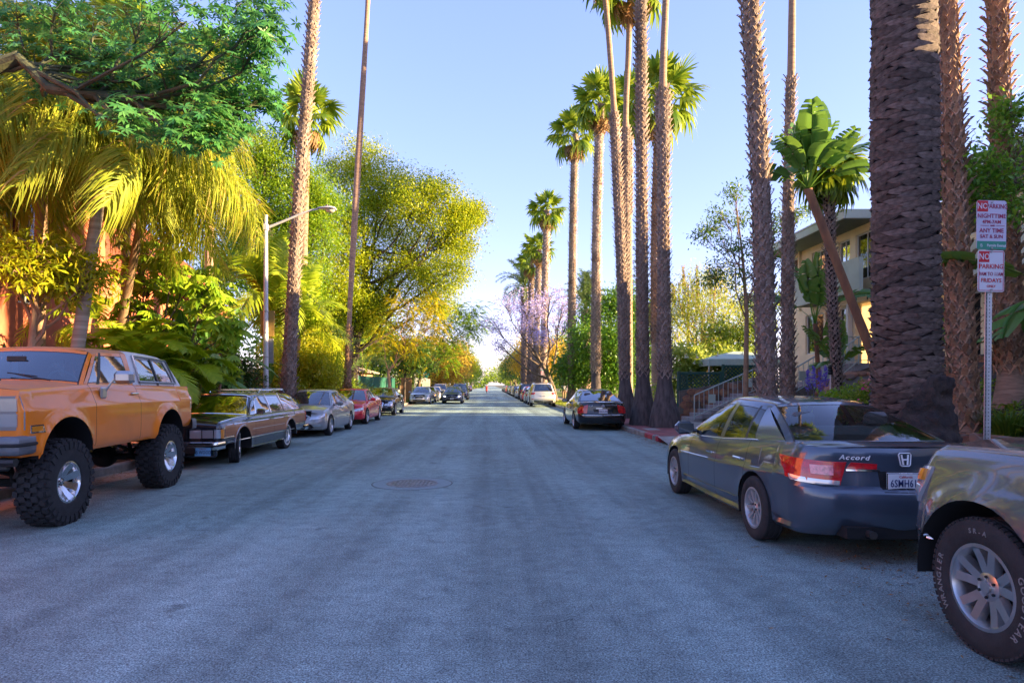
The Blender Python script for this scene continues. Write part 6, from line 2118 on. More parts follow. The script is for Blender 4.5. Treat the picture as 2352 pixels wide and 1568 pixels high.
# left side
palm('ragged fan palm leaning right behind the wood panelled wagon and street lamp',
     [(-7.17, 22, 0.15, 0.42), (-7.15, 22, 0.8, 0.275), (-7.05, 22, 3, 0.19), (-6.75, 22, 8, 0.165), (-6.2, 22, 15.1, 0.15), (-5.95, 22, 19, 0.135)],
     dict(z0=.5, z1=18.8, s=.19), dict(n=22, **FD), 'street palms on the left', foot=0.8)
palm('thin straight pole palm with a rough brown foot behind the red sedan',
     [(-7.35, 32, 0.15, 0.3), (-7.32, 32, 2, 0.15), (-7.25, 32, 4.5, 0.115), (-6.9, 32, 11, 0.165), (-6.3, 32, 21, 0.12), (-6.1, 32, 25, 0.11)],
     dict(z0=1.2, z1=4.6, s=.19, lim=140, m=boot_t), dict(n=22, **FD), 'street palms on the left', foot=1.3)
palm('bare pink trunked palm behind the salmon house roof',
     [(-13.6, 30, .2, .26), (-13.5, 30, 8, .20), (-13.4, 30, 16.5, .17)], None, dict(n=22, **FD), 'street palms on the left')
palm('wind blown fan palm crown behind the big yellow green tree',
     [(-12.2, 40, .2, .3), (-12.0, 40, 8, .24), (-11.7, 40, 18.8, .2)], None, dict(n=25, s=1.15, **FD), 'street palms on the left')
palm('palm trunk half hidden by the leafy branches at the upper left',
     [(-16.2, 28, .2, .3), (-16.1, 28, 10, .24), (-15.9, 28, 17, .22)], dict(z0=8, z1=16.8, s=.25, lim=60, m=boot_t), dict(n=22, **FD), 'street palms on the left')
def queen(label, base, top, r, n, s=1.0, m=QUE, mat=None, grp='feather palms in front of the salmon house', **kw):
    b_, t_ = Vector(base), Vector(top)
    return palm(label, [(*b_, r * 1.25), (*b_.lerp(t_, .3), r), (*t_, r * .8)], None, dict(m=m, n=n, s=s, lo=kw.get('lo', -30), hi=80, roll=.5), grp, 'queen_palm', mat or bark_t)
ring = pm('king_palm_trunk', (.40, .35, .29), .8, c2=(.22, .17, .13), scale=1.6, stretch=(.3, .3, 7), bump=.3)
queen('queen palm with a grey brown trunk at the far left of the salmon wall', (-9.45, 13, .2), (-9.3, 13, 6.4), .13, 34, 1.05)
queen('king palm with a pale ringed trunk leaning right above the orange truck', (-8.35, 12.2, .2), (-7.8, 12.6, 5.9), .13, 34, 1.0, mat=ring)
queen('queen palm whose drooping fronds reach furthest right over the umbrella tree', (-9.7, 15.5, .2), (-8.35, 15.2, 6.3), .11, 32, 1.05)
queen('tall queen palm behind the others with its crown in the leafy branches', (-10.6, 18, .2), (-10.4, 18, 9.2), .12, 32, 1.1)
queen('small feather palm low in the dark undergrowth behind the orange truck', (-9.2, 14, .2), (-9.1, 14, 2.9), .08, 11, .6, m=KNG)
queen('golden feather palm behind the street lamp', (-9.2, 25.5, .2), (-8.9, 25.5, 4.6), .14, 20, 1.45, m=KNG, lo=-10)
queen('feather palm arching right of the ragged leaning palm', (-8.6, 27, .2), (-8.3, 27, 3.6), .13, 18, 1.35, m=KNG, lo=-10)
queen('dark low palm beyond the thin pole palm', (-9.2, 37, .2), (-9.2, 37, 1.4), .14, 16, 1.1, m=CAN)

# ---- big foreground branches, upper left
g_ceiba = leafmat('palmate_leaf', (.04, .19, .06), (.11, .30, .07), .35, .35)
cl = px_clumps([(40, 40, 75), (130, 30, 80), (230, 45, 85), (330, 35, 80), (430, 50, 85), (530, 50, 80), (595, 20, 55), (610, 65, 36), (60, 130, 70), (160, 120, 70), (260, 130, 75),
                (360, 140, 75), (450, 145, 75), (545, 140, 70), (590, 110, 45), (530, 205, 55), (590, 215, 35), (610, 240, 26), (440, 215, 60), (350, 215, 60), (250, 200, 55), (480, 270, 42), (545, 270, 34),
                (430, 305, 26), (494, 315, 20), (120, 195, 50), (300, 275, 40), (355, 265, 36)], 9.4, jy=1.1, flat=.85)
tree('silk_floss_tree', 'broad leafy tree with palmate green leaves overhanging the upper left corner', 'tree',
     [(-10.5, 9.2, .2, .38), (-10.2, 9.2, 3, .32), (-9.0, 9.2, 5.6, .16), (-7.0, 9.3, 6.45, .10), (-6.55, 9.3, 6.0, .085), (-5.6, 9.4, 5.9, .07), (-4.4, 9.5, 5.75, .04)],
     cl, g_ceiba, pm('bark_green', (.06, .07, .035), .85, var=.35, scale=4, bump=.5), sub=15, nl=5.2, leaf=(.135, .040), spread=.17, mode='whorl', attach=(.45, .95), limb=.04, twig=.009, shell=.2, sd=3)
# ---- umbrella tree, plumeria-like small tree, ferns, bananas, undergrowth
g_sch = leafmat('umbrella_leaf', (.16, .33, .025), (.36, .48, .03), .30, .3)
cl = px_clumps([(330, 580, 45), (385, 600, 42), (430, 640, 45), (485, 665, 42), (345, 650, 45), (410, 690, 50), (470, 725, 48), (525, 745, 36), (320, 720, 45), (380, 760, 50), (450, 790, 50), (520, 810, 40), (290, 770, 40)], 16, jy=1.0)
tree('umbrella_tree', 'umbrella tree with glossy drooping whorled leaves beside the salmon house roof', 'tree', [(-8.9, 16.2, .2, .16), (-8.8, 16.2, 1.6, .12), (-8.6, 16.2, 2.8, .08)], cl, g_sch, bark_g,
     sub=16, nl=2.6, leaf=(.34, .10), spread=.16, mode='whorl', limb=.05, sd=4, wn_=9, wl=1.0)
g_yel = leafmat('golden_leaf', (.22, .31, .012), (.46, .44, .018), .4, .45)
cl = px_clumps([(30, 590, 46), (90, 585, 46), (150, 600, 46), (205, 620, 40), (60, 630, 44), (120, 645, 42), (180, 655, 38), (15, 560, 40)], 12, jy=.6, flat=.6)
tree('small_tree', 'small golden leaved tree at the left edge above the orange truck hood', 'tree', [(-8.9, 12, .2, .10), (-8.8, 12, 2.2, .08), (-8.7, 12, 3.4, .05)], cl, g_yel, bark_t, sub=16, nl=26, leaf=(.20, .05), spread=.22, hang=.5, sd=5)
g_fern = leafmat('fern_leaf', (.24, .38, .012), (.40, .50, .018), .45, .5)
FERN = [feather(70 + i, 1.6, 46, .36, .026, .9, .55, .10, .05).mesh('frond', g_fern) for i in range(2)]
for (x, y, z, n, lab) in ((-7.5, 13.4, 2.0, 14, 'lime green tree fern spreading over the orange truck tail'), (-7.5, 15.0, 1.75, 13, 'lime green tree fern nearest the wood panelled wagon'), (-8.3, 14.3, 2.35, 13, 'lime tree fern close behind the camper top')):
    palm(lab, [(x, y, .2, .10), (x, y, z, .09)], None, dict(m=FERN, n=n, s=1.0, lo=-22, hi=38, roll=.2), 'lime tree ferns', 'tree_fern', bark_d)
g_ban = leafmat('banana_leaf', (.06, .17, .03), (.15, .29, .04), .28, .35)
PAD = [paddle(80 + i, 1.5, .27, .8, d, t) for i, (d, t) in enumerate(((.1, .15), (.3, .3), (.6, .35), (.9, .4)))]
PAD = [p.mesh('leaf', g_ban) for p in PAD]
def fuse(me):
    bm = bmesh.new(); bm.from_mesh(me)
    bmesh.ops.remove_doubles(bm, verts=bm.verts, dist=2e-4)
    bm.to_mesh(me); bm.free()
    me.polygons.foreach_set('use_smooth', [True] * len(me.polygons))
    return me
PAB = [paddle(180 + i, 1.35, .36, .65, d, t).mesh('leaf', g_ban) for i, (d, t) in enumerate(((.05, .2), (.12, .35), (.3, .4), (.55, .4)))]
for me_ in PAB + PAD: fuse(me_)
def banana(label, x, y, z0, z1, n, s, lean=(0, 0), group='banana and bird of paradise plants', lo=-15, hi=85, name='banana_plant', bark=bark_t, r=.09, spin=0):
    return palm(label, [(x, y, z0, r * 1.3), ((x + lean[0] * .5), y + lean[1] * .5, (z0 + z1) / 2, r), (x + lean[0], y + lean[1], z1, r)], None, dict(m=PAB if name == 'bird_of_paradise' else PAD, n=n, s=s, lo=lo, hi=hi, roll=.6, spin=spin), group, name, bark)
banana('banana plant with an upright leaf left of the street lamp', -8.4, 18.5, .2, 1.9, 11, 1.0)
banana('banana plant with torn leaves just behind the street lamp pole', -8.5, 20.3, .2, 1.6, 10, .85, spin=1)
banana('banana plant in the bamboo thicket behind the wagon roof', -8.0, 16.6, .2, 1.4, 9, .9, spin=2)
banana('low banana clump beyond the ragged palm foot', -8.5, 23.5, .2, .9, 9, .65, spin=3)
# bird of paradise, right
bp_bark = pm('fibrous_orange_bark', (.30, .15, .075), .9, c2=(.17, .09, .06), scale=4, stretch=(1, 1, .25), bump=.6)
banana('giant bird of paradise with leaning fibrous trunk and big split leaves before the flats', 10.75, 17.0, 1.4, 6.9, 19, 1.0, (-2.15, 0), name='bird_of_paradise', bark=bp_bark, r=.11, lo=5)
banana('bird of paradise beside the stairs under the parapet', 10.7, 20.4, 1.3, 3.6, 8, 1.0, (-.15, 0), name='bird_of_paradise', bark=bp_bark, r=.07, spin=1, lo=20)
banana('low dark bird of paradise leaves below the ground floor windows', 10.9, 19.9, 1.3, 2.0, 7, .8, name='bird_of_paradise', r=.06, spin=2, lo=10)
banana('broad single leaf plant on the rockery beside the date palm', 10.2, 15.6, 1.2, 1.7, 5, .75, name='bird_of_paradise', r=.05, spin=2.6, lo=0)
banana('bird of paradise with big hanging leaves behind the sign post', 9.55, 10.3, .8, 3.0, 11, 1.05, name='bird_of_paradise', r=.08, spin=.7, lo=-25)
banana('dark leaf clump between the date palm and the tan palm', 9.6, 13.6, .95, 1.9, 6, .8, name='bird_of_paradise', r=.05, spin=4)
# undergrowth
g_dk = leafmat('shrub_dark', (.04, .11, .018), (.11, .20, .02), .3, .4)
g_mid = leafmat('shrub_mid', (.10, .20, .016), (.25, .33, .02), .35, .45)
g_brz = leafmat('shrub_bronze', (.12, .10, .02), (.24, .10, .04), .3, .45)
def shrub(label, x, y, z, w, d, h, lm, n=9, nl=90, leaf=(.15, .06), sd=1, group=None, name='shrub', hang=.1, spread=.22):
    g = random.Random(sd * 7 + 1)
    cl = [(x + g.uniform(-w, w), y + g.uniform(-d, d), z + h * g.uniform(.35, .95), .45 + .18 * w * g.random(), .45, .42 + .14 * h * g.random()) for _ in range(n)]
    return tree(name, label, 'shrub', [(x, y, z, .06), (x + .03, y, z + h * .3, .05), (x, y + .03, z + h * .55, .035)], cl, lm, bark_d, sub=10, nl=nl, leaf=leaf, spread=spread, hang=hang, sd=sd, group=group, limb=.03, attach=(.1, 1), twig=.008)
shrub('dense dark undergrowth under the umbrella tree', -8.9, 15.6, .2, 1.0, 1.8, 1.9, g_dk, 12, 90, sd=11)
shrub('dark thicket behind the orange truck tail', -9.0, 12.8, .2, .8, 1.6, 1.6, g_dk, 10, 90, sd=12)
shrub('maroon flecked shrub among the banana leaves', -8.3, 19.3, .2, .5, .9, 1.9, leafmat('shrub_maroon', (.04, .10, .015), (.07, .12, .02), .3, .4, (.14, .02, .03)), 9, 80, sd=13)
shrub('golden bush between the two leaning palms', -8.3, 28.5, .15, .9, 2.6, 2.9, g_yel, 15, 120, sd=14)
shrub('bronze and red leaved shrub behind the beige sedan', -8.0, 29.5, .15, .6, 2.0, 1.2, g_brz, 10, 90, (.12, .05), sd=15)
shrub('golden green bush behind the thin pole palm', -8.8, 34.3, .15, 1.0, 2.5, 2.2, g_mid, 13, 100, sd=16)
shrub('low bush at the foot of the ragged palm', -8.0, 24.9, .15, .5, 1.2, .9, g_mid, 8, 90, sd=17)
shrub('tall golden hedge under the big tree', -9.8, 33.0, .15, 1.2, 3.0, 4.2, g_yel, 20, 130, (.18, .08), sd=18, spread=.35)
# bamboo canes behind the wagon
g_cane = pm('cane_gold', (.30, .22, .05), .5, var=.3, scale=4)
bmc = thing('cane_thicket', 'thicket of golden canes behind the wood panelled wagon', 'bamboo', (-8.3, 16.0, .15))
for k in range(60):
    x, y = -8.3 + random.uniform(-.45, .5), 16.0 + random.uniform(-2.4, 2.6)
    h = random.uniform(1.2, 2.6)
    part(bmc, 'cane', MB().tube([(x, y, .15), (x + random.uniform(-.1, .1), y, h * .5), (x + random.uniform(-.25, .25), y, h)], [.022, .018, .008], 5), g_cane)
F = Fol(); n = 900
C = np.stack([rng.uniform(-8.8, -7.7, n), rng.uniform(13.4, 18.8, n), rng.uniform(.6, 2.6, n)], 1)
F.leaves(C, rdir(n) + np.array([0, 0, -.5]), rdir(n), rng.uniform(.2, .45, n), rng.uniform(.03, .07, n))
F.build('foliage', g_mid, bmc, bmc)

# ---- big trees on the left, further off
g_big = leafmat('yellow_green_leaf', (.17, .29, .012), (.42, .45, .016), .40, .45)
g_big2 = leafmat('fresh_green_leaf', (.11, .26, .016), (.28, .40, .02), .40, .45)
cl = px_clumps([(610, 335, 55), (575, 390, 60), (640, 400, 60), (545, 460, 58), (610, 470, 66), (680, 470, 60), (720, 430, 45), (530, 540, 55), (590, 560, 66), (660, 550, 66), (520, 615, 48), (720, 540, 58), (570, 630, 60), (640, 640, 60), (710, 620, 60), (745, 480, 45), (690, 700, 60), (620, 710, 50)], 41, jy=2.2)
tree('big_tree', 'tall bright green tree rising behind the street lamp', 'tree', [(-12.8, 41, .15, .5), (-12.8, 41, 3, .4), (-13, 41, 6.5, .3), (-13.2, 41, 10, .2)], cl, g_big2, bark_d, sub=20, nl=270, leaf=(.20, .08), spread=.54, sd=21, limb=.16, attach=(.35, 1))
cl = px_clumps([(790, 400, 50), (840, 375, 55), (870, 430, 60), (800, 470, 60), (860, 500, 66), (770, 540, 58), (925, 425, 50), (955, 470, 55), (920, 520, 60), (1005, 455, 48), (1000, 520, 58), (1060, 500, 44), (1075, 490, 32), (1040, 560, 50), (980, 590, 60), (900, 590, 66), (820, 570, 66), (770, 620, 60), (1030, 625, 48), (950, 650, 60), (870, 660, 60), (800, 670, 60), (1000, 680, 45), (760, 700, 55), (840, 720, 45)], 47, jy=2.4)
tree('big_tree', 'huge yellow green spreading tree over the left side of the street', 'tree', [(-10.6, 47, .15, .55), (-10.5, 47, 3, .46), (-10.1, 47, 5.2, .36), (-9.6, 47, 8, .24), (-9.2, 47, 12, .15)], cl, g_big, bark_d, sub=20, nl=270, leaf=(.20, .08), spread=.54, sd=22, limb=.18, attach=(.35, 1))
g_jac = leafmat('feathery_gold_leaf', (.32, .36, .012), (.58, .48, .018), .45, .5)
cl = px_clumps([(900, 740, 46), (950, 720, 50), (930, 770, 50), (985, 750, 42), (880, 790, 34), (960, 790, 40), (1000, 700, 34), (940, 690, 40)], 44.5, jy=1.0)
tree('feathery_tree', 'small golden feathery tree on a bent pale trunk by the driveway', 'tree', [(-7.25, 44.5, .15, .14), (-7.2, 44.5, 1.6, .12), (-7.3, 44.5, 2.5, .11), (-6.7, 44.5, 3.4, .08), (-6.0, 44.5, 4.2, .05)], cl, g_jac, bark_t, sub=14, nl=6, leaf=(.24, .085), spread=.35, mode='feather', sd=23, attach=(.5, 1), limb=.06)
cl = px_clumps([(935, 815, 28), (960, 800, 28), (985, 820, 28), (950, 840, 26), (975, 845, 24), (925, 840, 22)], 50.5, jy=.6)
tree('slim_tree', 'slim dark green street tree with a thin dark trunk by the white slatted gate', 'tree', [(-6.98, 50.5, .15, .11), (-6.97, 50.5, 1.6, .09), (-6.9, 50.5, 2.6, .06)], cl, g_dk, bark_d, sub=12, nl=70, leaf=(.22, .10), spread=.3, sd=24, limb=.04)
cl = px_clumps([(1040, 730, 42), (1085, 715, 36), (1060, 760, 40), (1020, 770, 36), (1100, 745, 28), (1010, 720, 40), (1000, 800, 30), (1030, 810, 26)], 63, jy=2)
tree('feathery_tree', 'green feathery tree beyond the slim dark tree', 'tree', [(-7.4, 63, .15, .2), (-7.2, 63, 2.0, .16), (-6.6, 63, 3.8, .12), (-6, 63, 5, .08)], cl, g_big2, bark_g, sub=14, nl=8, leaf=(.30, .12), spread=.6, mode='feather', sd=25, limb=.10, attach=(.4, 1))
g_org = leafmat('orange_leaf', (.44, .37, .03), (.62, .44, .06), .4, .5)
trow = [(-7.6, 82, 6.3, g_org, 'orange tinged tree beyond the green feathery tree on the left', 31), (-8.0, 100, 6.5, g_yel, 'golden tree fifth along the left kerb', 32), (-7.6, 122, 6.6, g_jac, 'yellow tree sixth along the left kerb', 33), (-7.6, 150, 7.5, g_big, 'yellow green tree far along the left kerb', 34), (-7.6, 185, 8, g_mid, 'green tree at the far end of the left kerb', 35), (-7.2, 230, 8, g_dk, 'dark tree closing the left side at the far end of the street', 44),
        (7.4, 96, 7.6, g_org, 'orange brown tree beyond the jacaranda on the right', 36), (7.2, 118, 7.5, g_dk, 'dark green tree beyond the orange brown one on the right', 37), (7.2, 145, 7.5, g_dk, 'second dark green tree along the right kerb', 38), (7.2, 185, 8, g_mid, 'mid green tree far along the right kerb', 39), (7.2, 230, 8, g_yel, 'golden tree at the far end of the right kerb', 40)]
for (x, y, h, lm, lab, sd) in trow:
    g = random.Random(sd)
    cl = [(x + g.uniform(-2.6, 2.6) + (.6 if x < 0 else -.6), y + g.uniform(-5, 5), h * g.uniform(.45, 1.0) + .4, 1.7, 2.0, 1.2) for _ in range(15)]
    tree('street_tree', lab, 'tree', [(x, y, .15, .25), (x + .1, y, 1.6, .2), (x, y, h * .5, .12)], cl, lm, bark_g, sub=12, nl=55, leaf=(.42, .2), spread=.7, sd=sd, limb=.11, attach=(.4, 1), group='street trees further down')
# backdrop planting behind the rows: yards on both sides
far = [(-15, 58, 8, g_mid, 'round green yard tree behind the construction fence', 51), (-17, 80, 9, g_dk, 'dark yard tree far behind the left kerb trees', 52), (-16, 110, 9, g_mid, 'green yard tree furthest behind the left kerb', 53), (-14, 150, 9, g_yel, 'golden yard tree far down on the left', 54),
       (14, 76, 8, g_dk, 'dark yard tree behind the jacaranda', 55), (15, 105, 9, g_mid, 'green yard tree far behind the right kerb palms', 56), (14, 150, 9, g_dk, 'dark yard tree furthest on the right', 57)]
for (x, y, h, lm, lab, sd) in far:
    g = random.Random(sd)
    cl = [(x + g.uniform(-4, 4), y + g.uniform(-8, 8), h * g.uniform(.25, 1.0), 2.4, 2.6, 1.7) for _ in range(16)]
    tree('yard_tree', lab, 'tree', [(x, y, .15, .35), (x, y, 3, .25), (x, y, h * .6, .15)], cl, lm, bark_g, sub=12, nl=60, leaf=(.5, .25), spread=.95, sd=sd, limb=.12, attach=(.3, 1), group='yard trees behind the kerb trees')
fw = Fol(); n = 26000
u = rng.uniform(-1, 1, n)
C = np.stack([u * 140, 330 + rng.normal(size=n) * 14, 1.5 + np.abs(rng.normal(size=n)) * 3.2 + 2 * np.sin(u * 23) + 2 * np.cos(u * 41)], 1)
fw.leaves(C, rdir(n), rdir(n), rng.uniform(.8, 1.6, n), rng.uniform(.5, .9, n))
tag(fw.build('far_woods', g_mid), 'distant mass of trees closing the end of the street', 'woods', kind='stuff')

# ---- right side trees and shrubs
g_jp = leafmat('jacaranda_blossom', (.42, .34, .62), (.62, .54, .78), .3, .6)
cl = px_clumps([(1140, 745, 34), (1165, 705, 34), (1200, 690, 34), (1235, 705, 34), (1265, 680, 34), (1295, 700, 30), (1190, 745, 30), (1225, 755, 28), (1280, 745, 34), (1250, 770, 26), (1305, 745, 24), (1150, 790, 22)], 56, jy=2.0)
tree('jacaranda', 'purple blossoming jacaranda with bare grey limbs leaning over the street', 'tree', [(5.75, 56, .15, .30), (5.5, 56, 1.4, .24), (5.1, 56, 2.4, .20), (4.5, 56, 3.6, .14), (3.6, 56, 4.6, .09)], cl, g_jp, bark_g, sub=15, nl=44, leaf=(.15, .10), spread=.36, sd=41, limb=.12, attach=(.4, 1), twig=.03, shell=.3)
cl = px_clumps([(1400, 700, 45), (1380, 750, 48), (1435, 700, 42), (1350, 780, 40), (1330, 830, 36), (1400, 810, 50), (1440, 770, 45), (1360, 850, 40), (1430, 840, 45), (1470, 720, 35), (1400, 870, 40), (1310, 860, 26)], 52, jy=2.5)
tree('ficus_tree', 'dense dark green ficus trees massed behind the tall palms', 'tree', [(10.4, 53, .15, .4), (10.3, 53, 3, .3), (10.2, 53, 5.5, .2)], cl, leafmat('ficus_leaf', (.05, .17, .014), (.14, .27, .018), .3, .35), bark_d, sub=18, nl=120, leaf=(.28, .13), spread=.55, sd=42, limb=.14)
cl = px_clumps([(1560, 690, 42), (1600, 660, 40), (1645, 650, 40), (1690, 690, 42), (1590, 730, 46), (1640, 720, 46), (1690, 750, 44), (1550, 770, 42), (1610, 790, 46), (1660, 800, 44), (1720, 730, 40), (1540, 720, 36)], 39, jy=1.8)
tree('golden_tree', 'golden green loose tree lit by the sun behind the lattice fence', 'tree', [(13.4, 39, .15, .3), (13.3, 39, 2.5, .25), (13.2, 39, 5, .15)], cl, leafmat('golden_loose_leaf', (.20, .31, .025), (.42, .43, .05), .45, .5), bark_t, sub=18, nl=70, leaf=(.24, .05), spread=.5, sd=43, limb=.12)
cl = px_clumps([(1650, 760, 32), (1700, 775, 34), (1740, 740, 32), (1690, 820, 30), (1640, 810, 28), (1745, 800, 30), (1765, 690, 30)], 32, jy=1.0, flat=.6)
tree('layered_tree', 'dark green layered tree in front of the golden loose one', 'tree', [(12.6, 32, .15, .2), (12.6, 32, 2, .16), (12.7, 32, 3.6, .1)], cl, g_mid, bark_d, sub=14, nl=90, leaf=(.18, .07), spread=.38, sd=46, limb=.07)
shrub('pale green angel trumpet shrub behind the lattice fence', 10.2, 29.5, .15, 1.9, .8, 3.0, leafmat('trumpet_leaf', (.20, .32, .05), (.40, .46, .08), .4, .5), 18, 70, (.24, .09), sd=45, hang=.6)
tr_m = pm('trumpet_flower', (.62, .60, .42), .6)
ft = bpy.data.objects[[o.name for o in bpy.data.objects if o.name.startswith('shrub') and o.get('label', '').startswith('pale green angel')][0]]
fm = MB().lathe([(.012, 0), (.02, -.10), (.035, -.16), (.085, -.22)], 8).mesh('flower', tr_m)
for k in range(46):
    o = link('flower', fm, ft, (random.uniform(-2.0, 2.0), random.uniform(-1.3, -.5), random.uniform(.9, 3.0)), (random.uniform(-.3, .3), random.uniform(-.3, .3), 0))
cl = px_clumps([(1692, 440, 20), (1655, 490, 24), (1640, 520, 20), (1700, 500, 26), (1615, 545, 20), (1665, 560, 24), (1710, 570, 28), (1650, 615, 24), (1730, 630, 26), (1690, 640, 26), (1635, 640, 18), (1755, 560, 20), (1790, 600, 24), (1800, 500, 18), (1780, 530, 20), (1715, 690, 22), (1840, 490, 12)], 22.5, jy=.9)
tree('slender_tree', 'slender street tree with small dark leaves left of the lattice barked palm', 'tree', [(9.05, 22.3, .6, .10), (9.08, 22.3, 2.5, .085), (9.1, 22.3, 4.2, .07), (8.95, 22.3, 6.2, .04), (8.75, 22.3, 7.8, .02)], cl, leafmat('small_dark_leaf', (.06, .16, .022), (.16, .27, .026), .3, .4), bark_t, sub=13, nl=30, leaf=(.12, .05), spread=.17, sd=47, limb=.03, attach=(.4, 1), twig=.008)
cl = px_clumps([(2185, 390, 30), (2235, 375, 38), (2290, 400, 40), (2335, 360, 44), (2325, 430, 40), (2270, 440, 34), (2340, 300, 34), (2205, 430, 22), (2350, 480, 30), (2320, 250, 20), (2150, 400, 16)], 11.8, jy=.7)
tree('garden_tree', 'leafy green branch reaching in from the right edge in front of two palms', 'tree', [(12.6, 11.6, .8, .2), (12.5, 11.6, 3, .16), (12.2, 11.7, 5, .12), (11, 11.8, 5.6, .06), (9.6, 11.8, 5.7, .03)], cl, leafmat('garden_tree_leaf', (.07, .23, .025), (.22, .38, .03), .35, .35), bark_g, sub=16, nl=22, leaf=(.13, .055), spread=.16, sd=48, limb=.04, attach=(.5, 1), twig=.008)
# Norfolk pine: tiers of level boughs
g_pine = leafmat('norfolk_pine_leaf', (.05, .105, .03), (.09, .145, .035), .2, .5)
BOU = feather(90, 2.6, 40, .34, .035, .15, .12, -.3, 1.2).mesh('bough', g_pine)
pn = thing('norfolk_pine', 'tiered norfolk pine showing between the palm trunks', 'tree', (17.2, 72, .15))
part(pn, 'trunk', MB().tube([(17.2, 72, .15), (17.2, 72, 10), (17.2, 72, 19.5)], [.3, .18, .04], 8), bark_d)
for i in range(16):
    z = 6.5 + i * .82
    for k in range(6):
        o = link('bough', BOU, pn)
        o.matrix_local = Matrix.Translation((0, 0, z)) @ Matrix.Rotation(k * PI / 3 + i * .5, 4, 'Z') @ Matrix.Scale((1.25 - i * .062), 4)
py_ = thing('young_pine', 'young pine with upright orange tipped shoots above the golden loose tree', 'tree', (12.9, 41, .15))
part(py_, 'trunk', MB().tube([(12.9, 41, .15), (12.9, 41, 8.2)], [.2, .05], 8), bark_t)
F = Fol(); n = 1500
sx = rng.uniform(-2.6, 2.6, 34); sh = rng.uniform(6.6, 9.4, 34) - np.abs(sx) * .3; sy = rng.uniform(-1, 1, 34)
k = rng.integers(0, 34, 3200)
C = np.stack([sx[k], sy[k], sh[k] - rng.uniform(.0, 1.3, 3200)], 1)
F.leaves(C, rdir(3200) * .6 + np.array([0, 0, .8]), rdir(3200), rng.uniform(.18, .32, 3200), np.full(3200, .035))
F.build('crown', leafmat('pine_gold', (.20, .17, .03), (.38, .24, .07), .3, .6), py_)
# garden plants on the right
def straps(label, x, y, z, n, L, lm, sd, r=.25, group='strap leaved garden plants'):
    g = np.random.default_rng(sd)
    root = thing('strap_plant', label, 'plant', (x, y, z), 0, group)
    F = Fol(); a = g.uniform(0, 2 * PI, n); k = np.linspace(0, 1, 5)
    out = g.uniform(.25, .9, n) * L; h = g.uniform(.7, 1.1, n) * L
    d = np.stack([np.cos(a), np.sin(a), 0 * a], 1); s = np.stack([-np.sin(a), np.cos(a), 0 * a], 1)
    P = d[:, None] * (g.uniform(0, r, (n, 1)) + out[:, None] * k ** 1.5)[:, :, None] + np.array([0, 0, 1]) * (h[:, None] * (k - .45 * k ** 2.5))[:, :, None]
    F.strips(P, s[:, None] * (np.array([.9, 1, .9, .6, .1]) * .016)[None, :, None])
    F.build('foliage', lm, root)
    return root
g_str = leafmat('strap_leaf', (.06, .13, .014), (.14, .21, .022), .3, .35)
straps('clump of arching strap leaves at the foot of the tan palm', 8.75, 10.6, .72, 170, .75, g_str, 1)
straps('strap leaved clump nearest the sign post', 8.7, 9.6, .72, 130, .62, g_str, 2)
straps('spiky lime clump at the foot of the ragged palm on the left', -7.55, 23.2, .15, 110, .9, leafmat('lime_strap', (.20, .28, .02), (.30, .36, .04), .4, .4), 3)
straps('golden grass clump behind the beige sedan', -7.7, 26.4, .15, 240, 1.5, leafmat('grass_gold', (.24, .20, .03), (.36, .27, .06), .4, .5), 4)
straps('lime spiky clump beside the thin pole palm', -7.6, 30.6, .15, 90, .7, leafmat('lime_strap', (.2, .28, .02), (.3, .36, .04)), 5)
shrub('low round green shrub right of the sign post', 9.1, 8.6, .66, .3, .5, .5, g_mid, 7, 70, (.07, .035), sd=61, spread=.12)
shrub('fresh green bush on the terrace below the stairs railing', 8.6, 15.2, .66, .25, .3, .5, g_big2, 7, 60, (.10, .06), sd=62, spread=.14)
fb = shrub('pink flowering bush on the terrace beside the date palm', 9.3, 14.2, .8, .6, .6, .6, g_mid, 9, 70, (.08, .04), sd=63, spread=.14)
for (c, nm) in (((.62, .06, .28), 'pink_blossom'), ((.68, .30, .26), 'salmon_blossom')):
    F = Fol(); n = 130
    C = np.stack([rng.uniform(-1.0, .9, n), rng.uniform(-1.0, .3, n), rng.uniform(.3, 1.0, n)], 1)
    C = np.repeat(C[:26], 5, 0) + rng.normal(size=(n, 3)) * .025
    F.leaves(C, rdir(n), rdir(n), np.full(n, .08), np.full(n, .07))
    tag(F.build('blossoms', pm(nm, c, .6), fb), kind='stuff')
dl = thing('delphinium', 'purple flower spikes among the green below the stairs', 'flower', (9.0, 17.2, .9), 0)
for k in range(4):
    F = Fol(); n = 90
    t = rng.uniform(0, 1, n)
    C = np.stack([k * .16 - .3 + rng.normal(size=n) * .04 * (1.2 - t), rng.normal(size=n) * .04 * (1.2 - t), .55 + .55 * t + .1 * (k % 2)], 1)
    F.leaves(C, rdir(n), rdir(n), np.full(n, .06), np.full(n, .05))
    F.strips(np.array([[[k * .16 - .3, 0, 0], [k * .16 - .3, 0, .4], [k * .16 - .3, 0, 1.0]]]), np.full((1, 3, 3), .006))
    F.build('flower_spike', leafmat('delphinium_petal', (.12, .08, .45), (.25, .18, .60), .3, .6), dl)
gt = [(8.36, 8.12, 2.2, 20, .66), ]
F = Fol(); n = 9000
C = np.stack([rng.uniform(8.5, 11.5, n), rng.uniform(6, 20, n), np.zeros(n)], 1)
C[:, 2] = np.interp(C[:, 0], [8.36, 9.6, 11.2, 12.9], [.66, .95, 1.55, 2.2]) + rng.uniform(-.02, .12, n)
F.leaves(C, rdir(n) + np.array([0, 0, .5]), rdir(n), rng.uniform(.06, .16, n), rng.uniform(.03, .06, n))
tag(F.build('ground_cover', g_mid), 'low green ground cover over the terrace garden', 'plants', kind='stuff')
F = Fol(); n = 30000
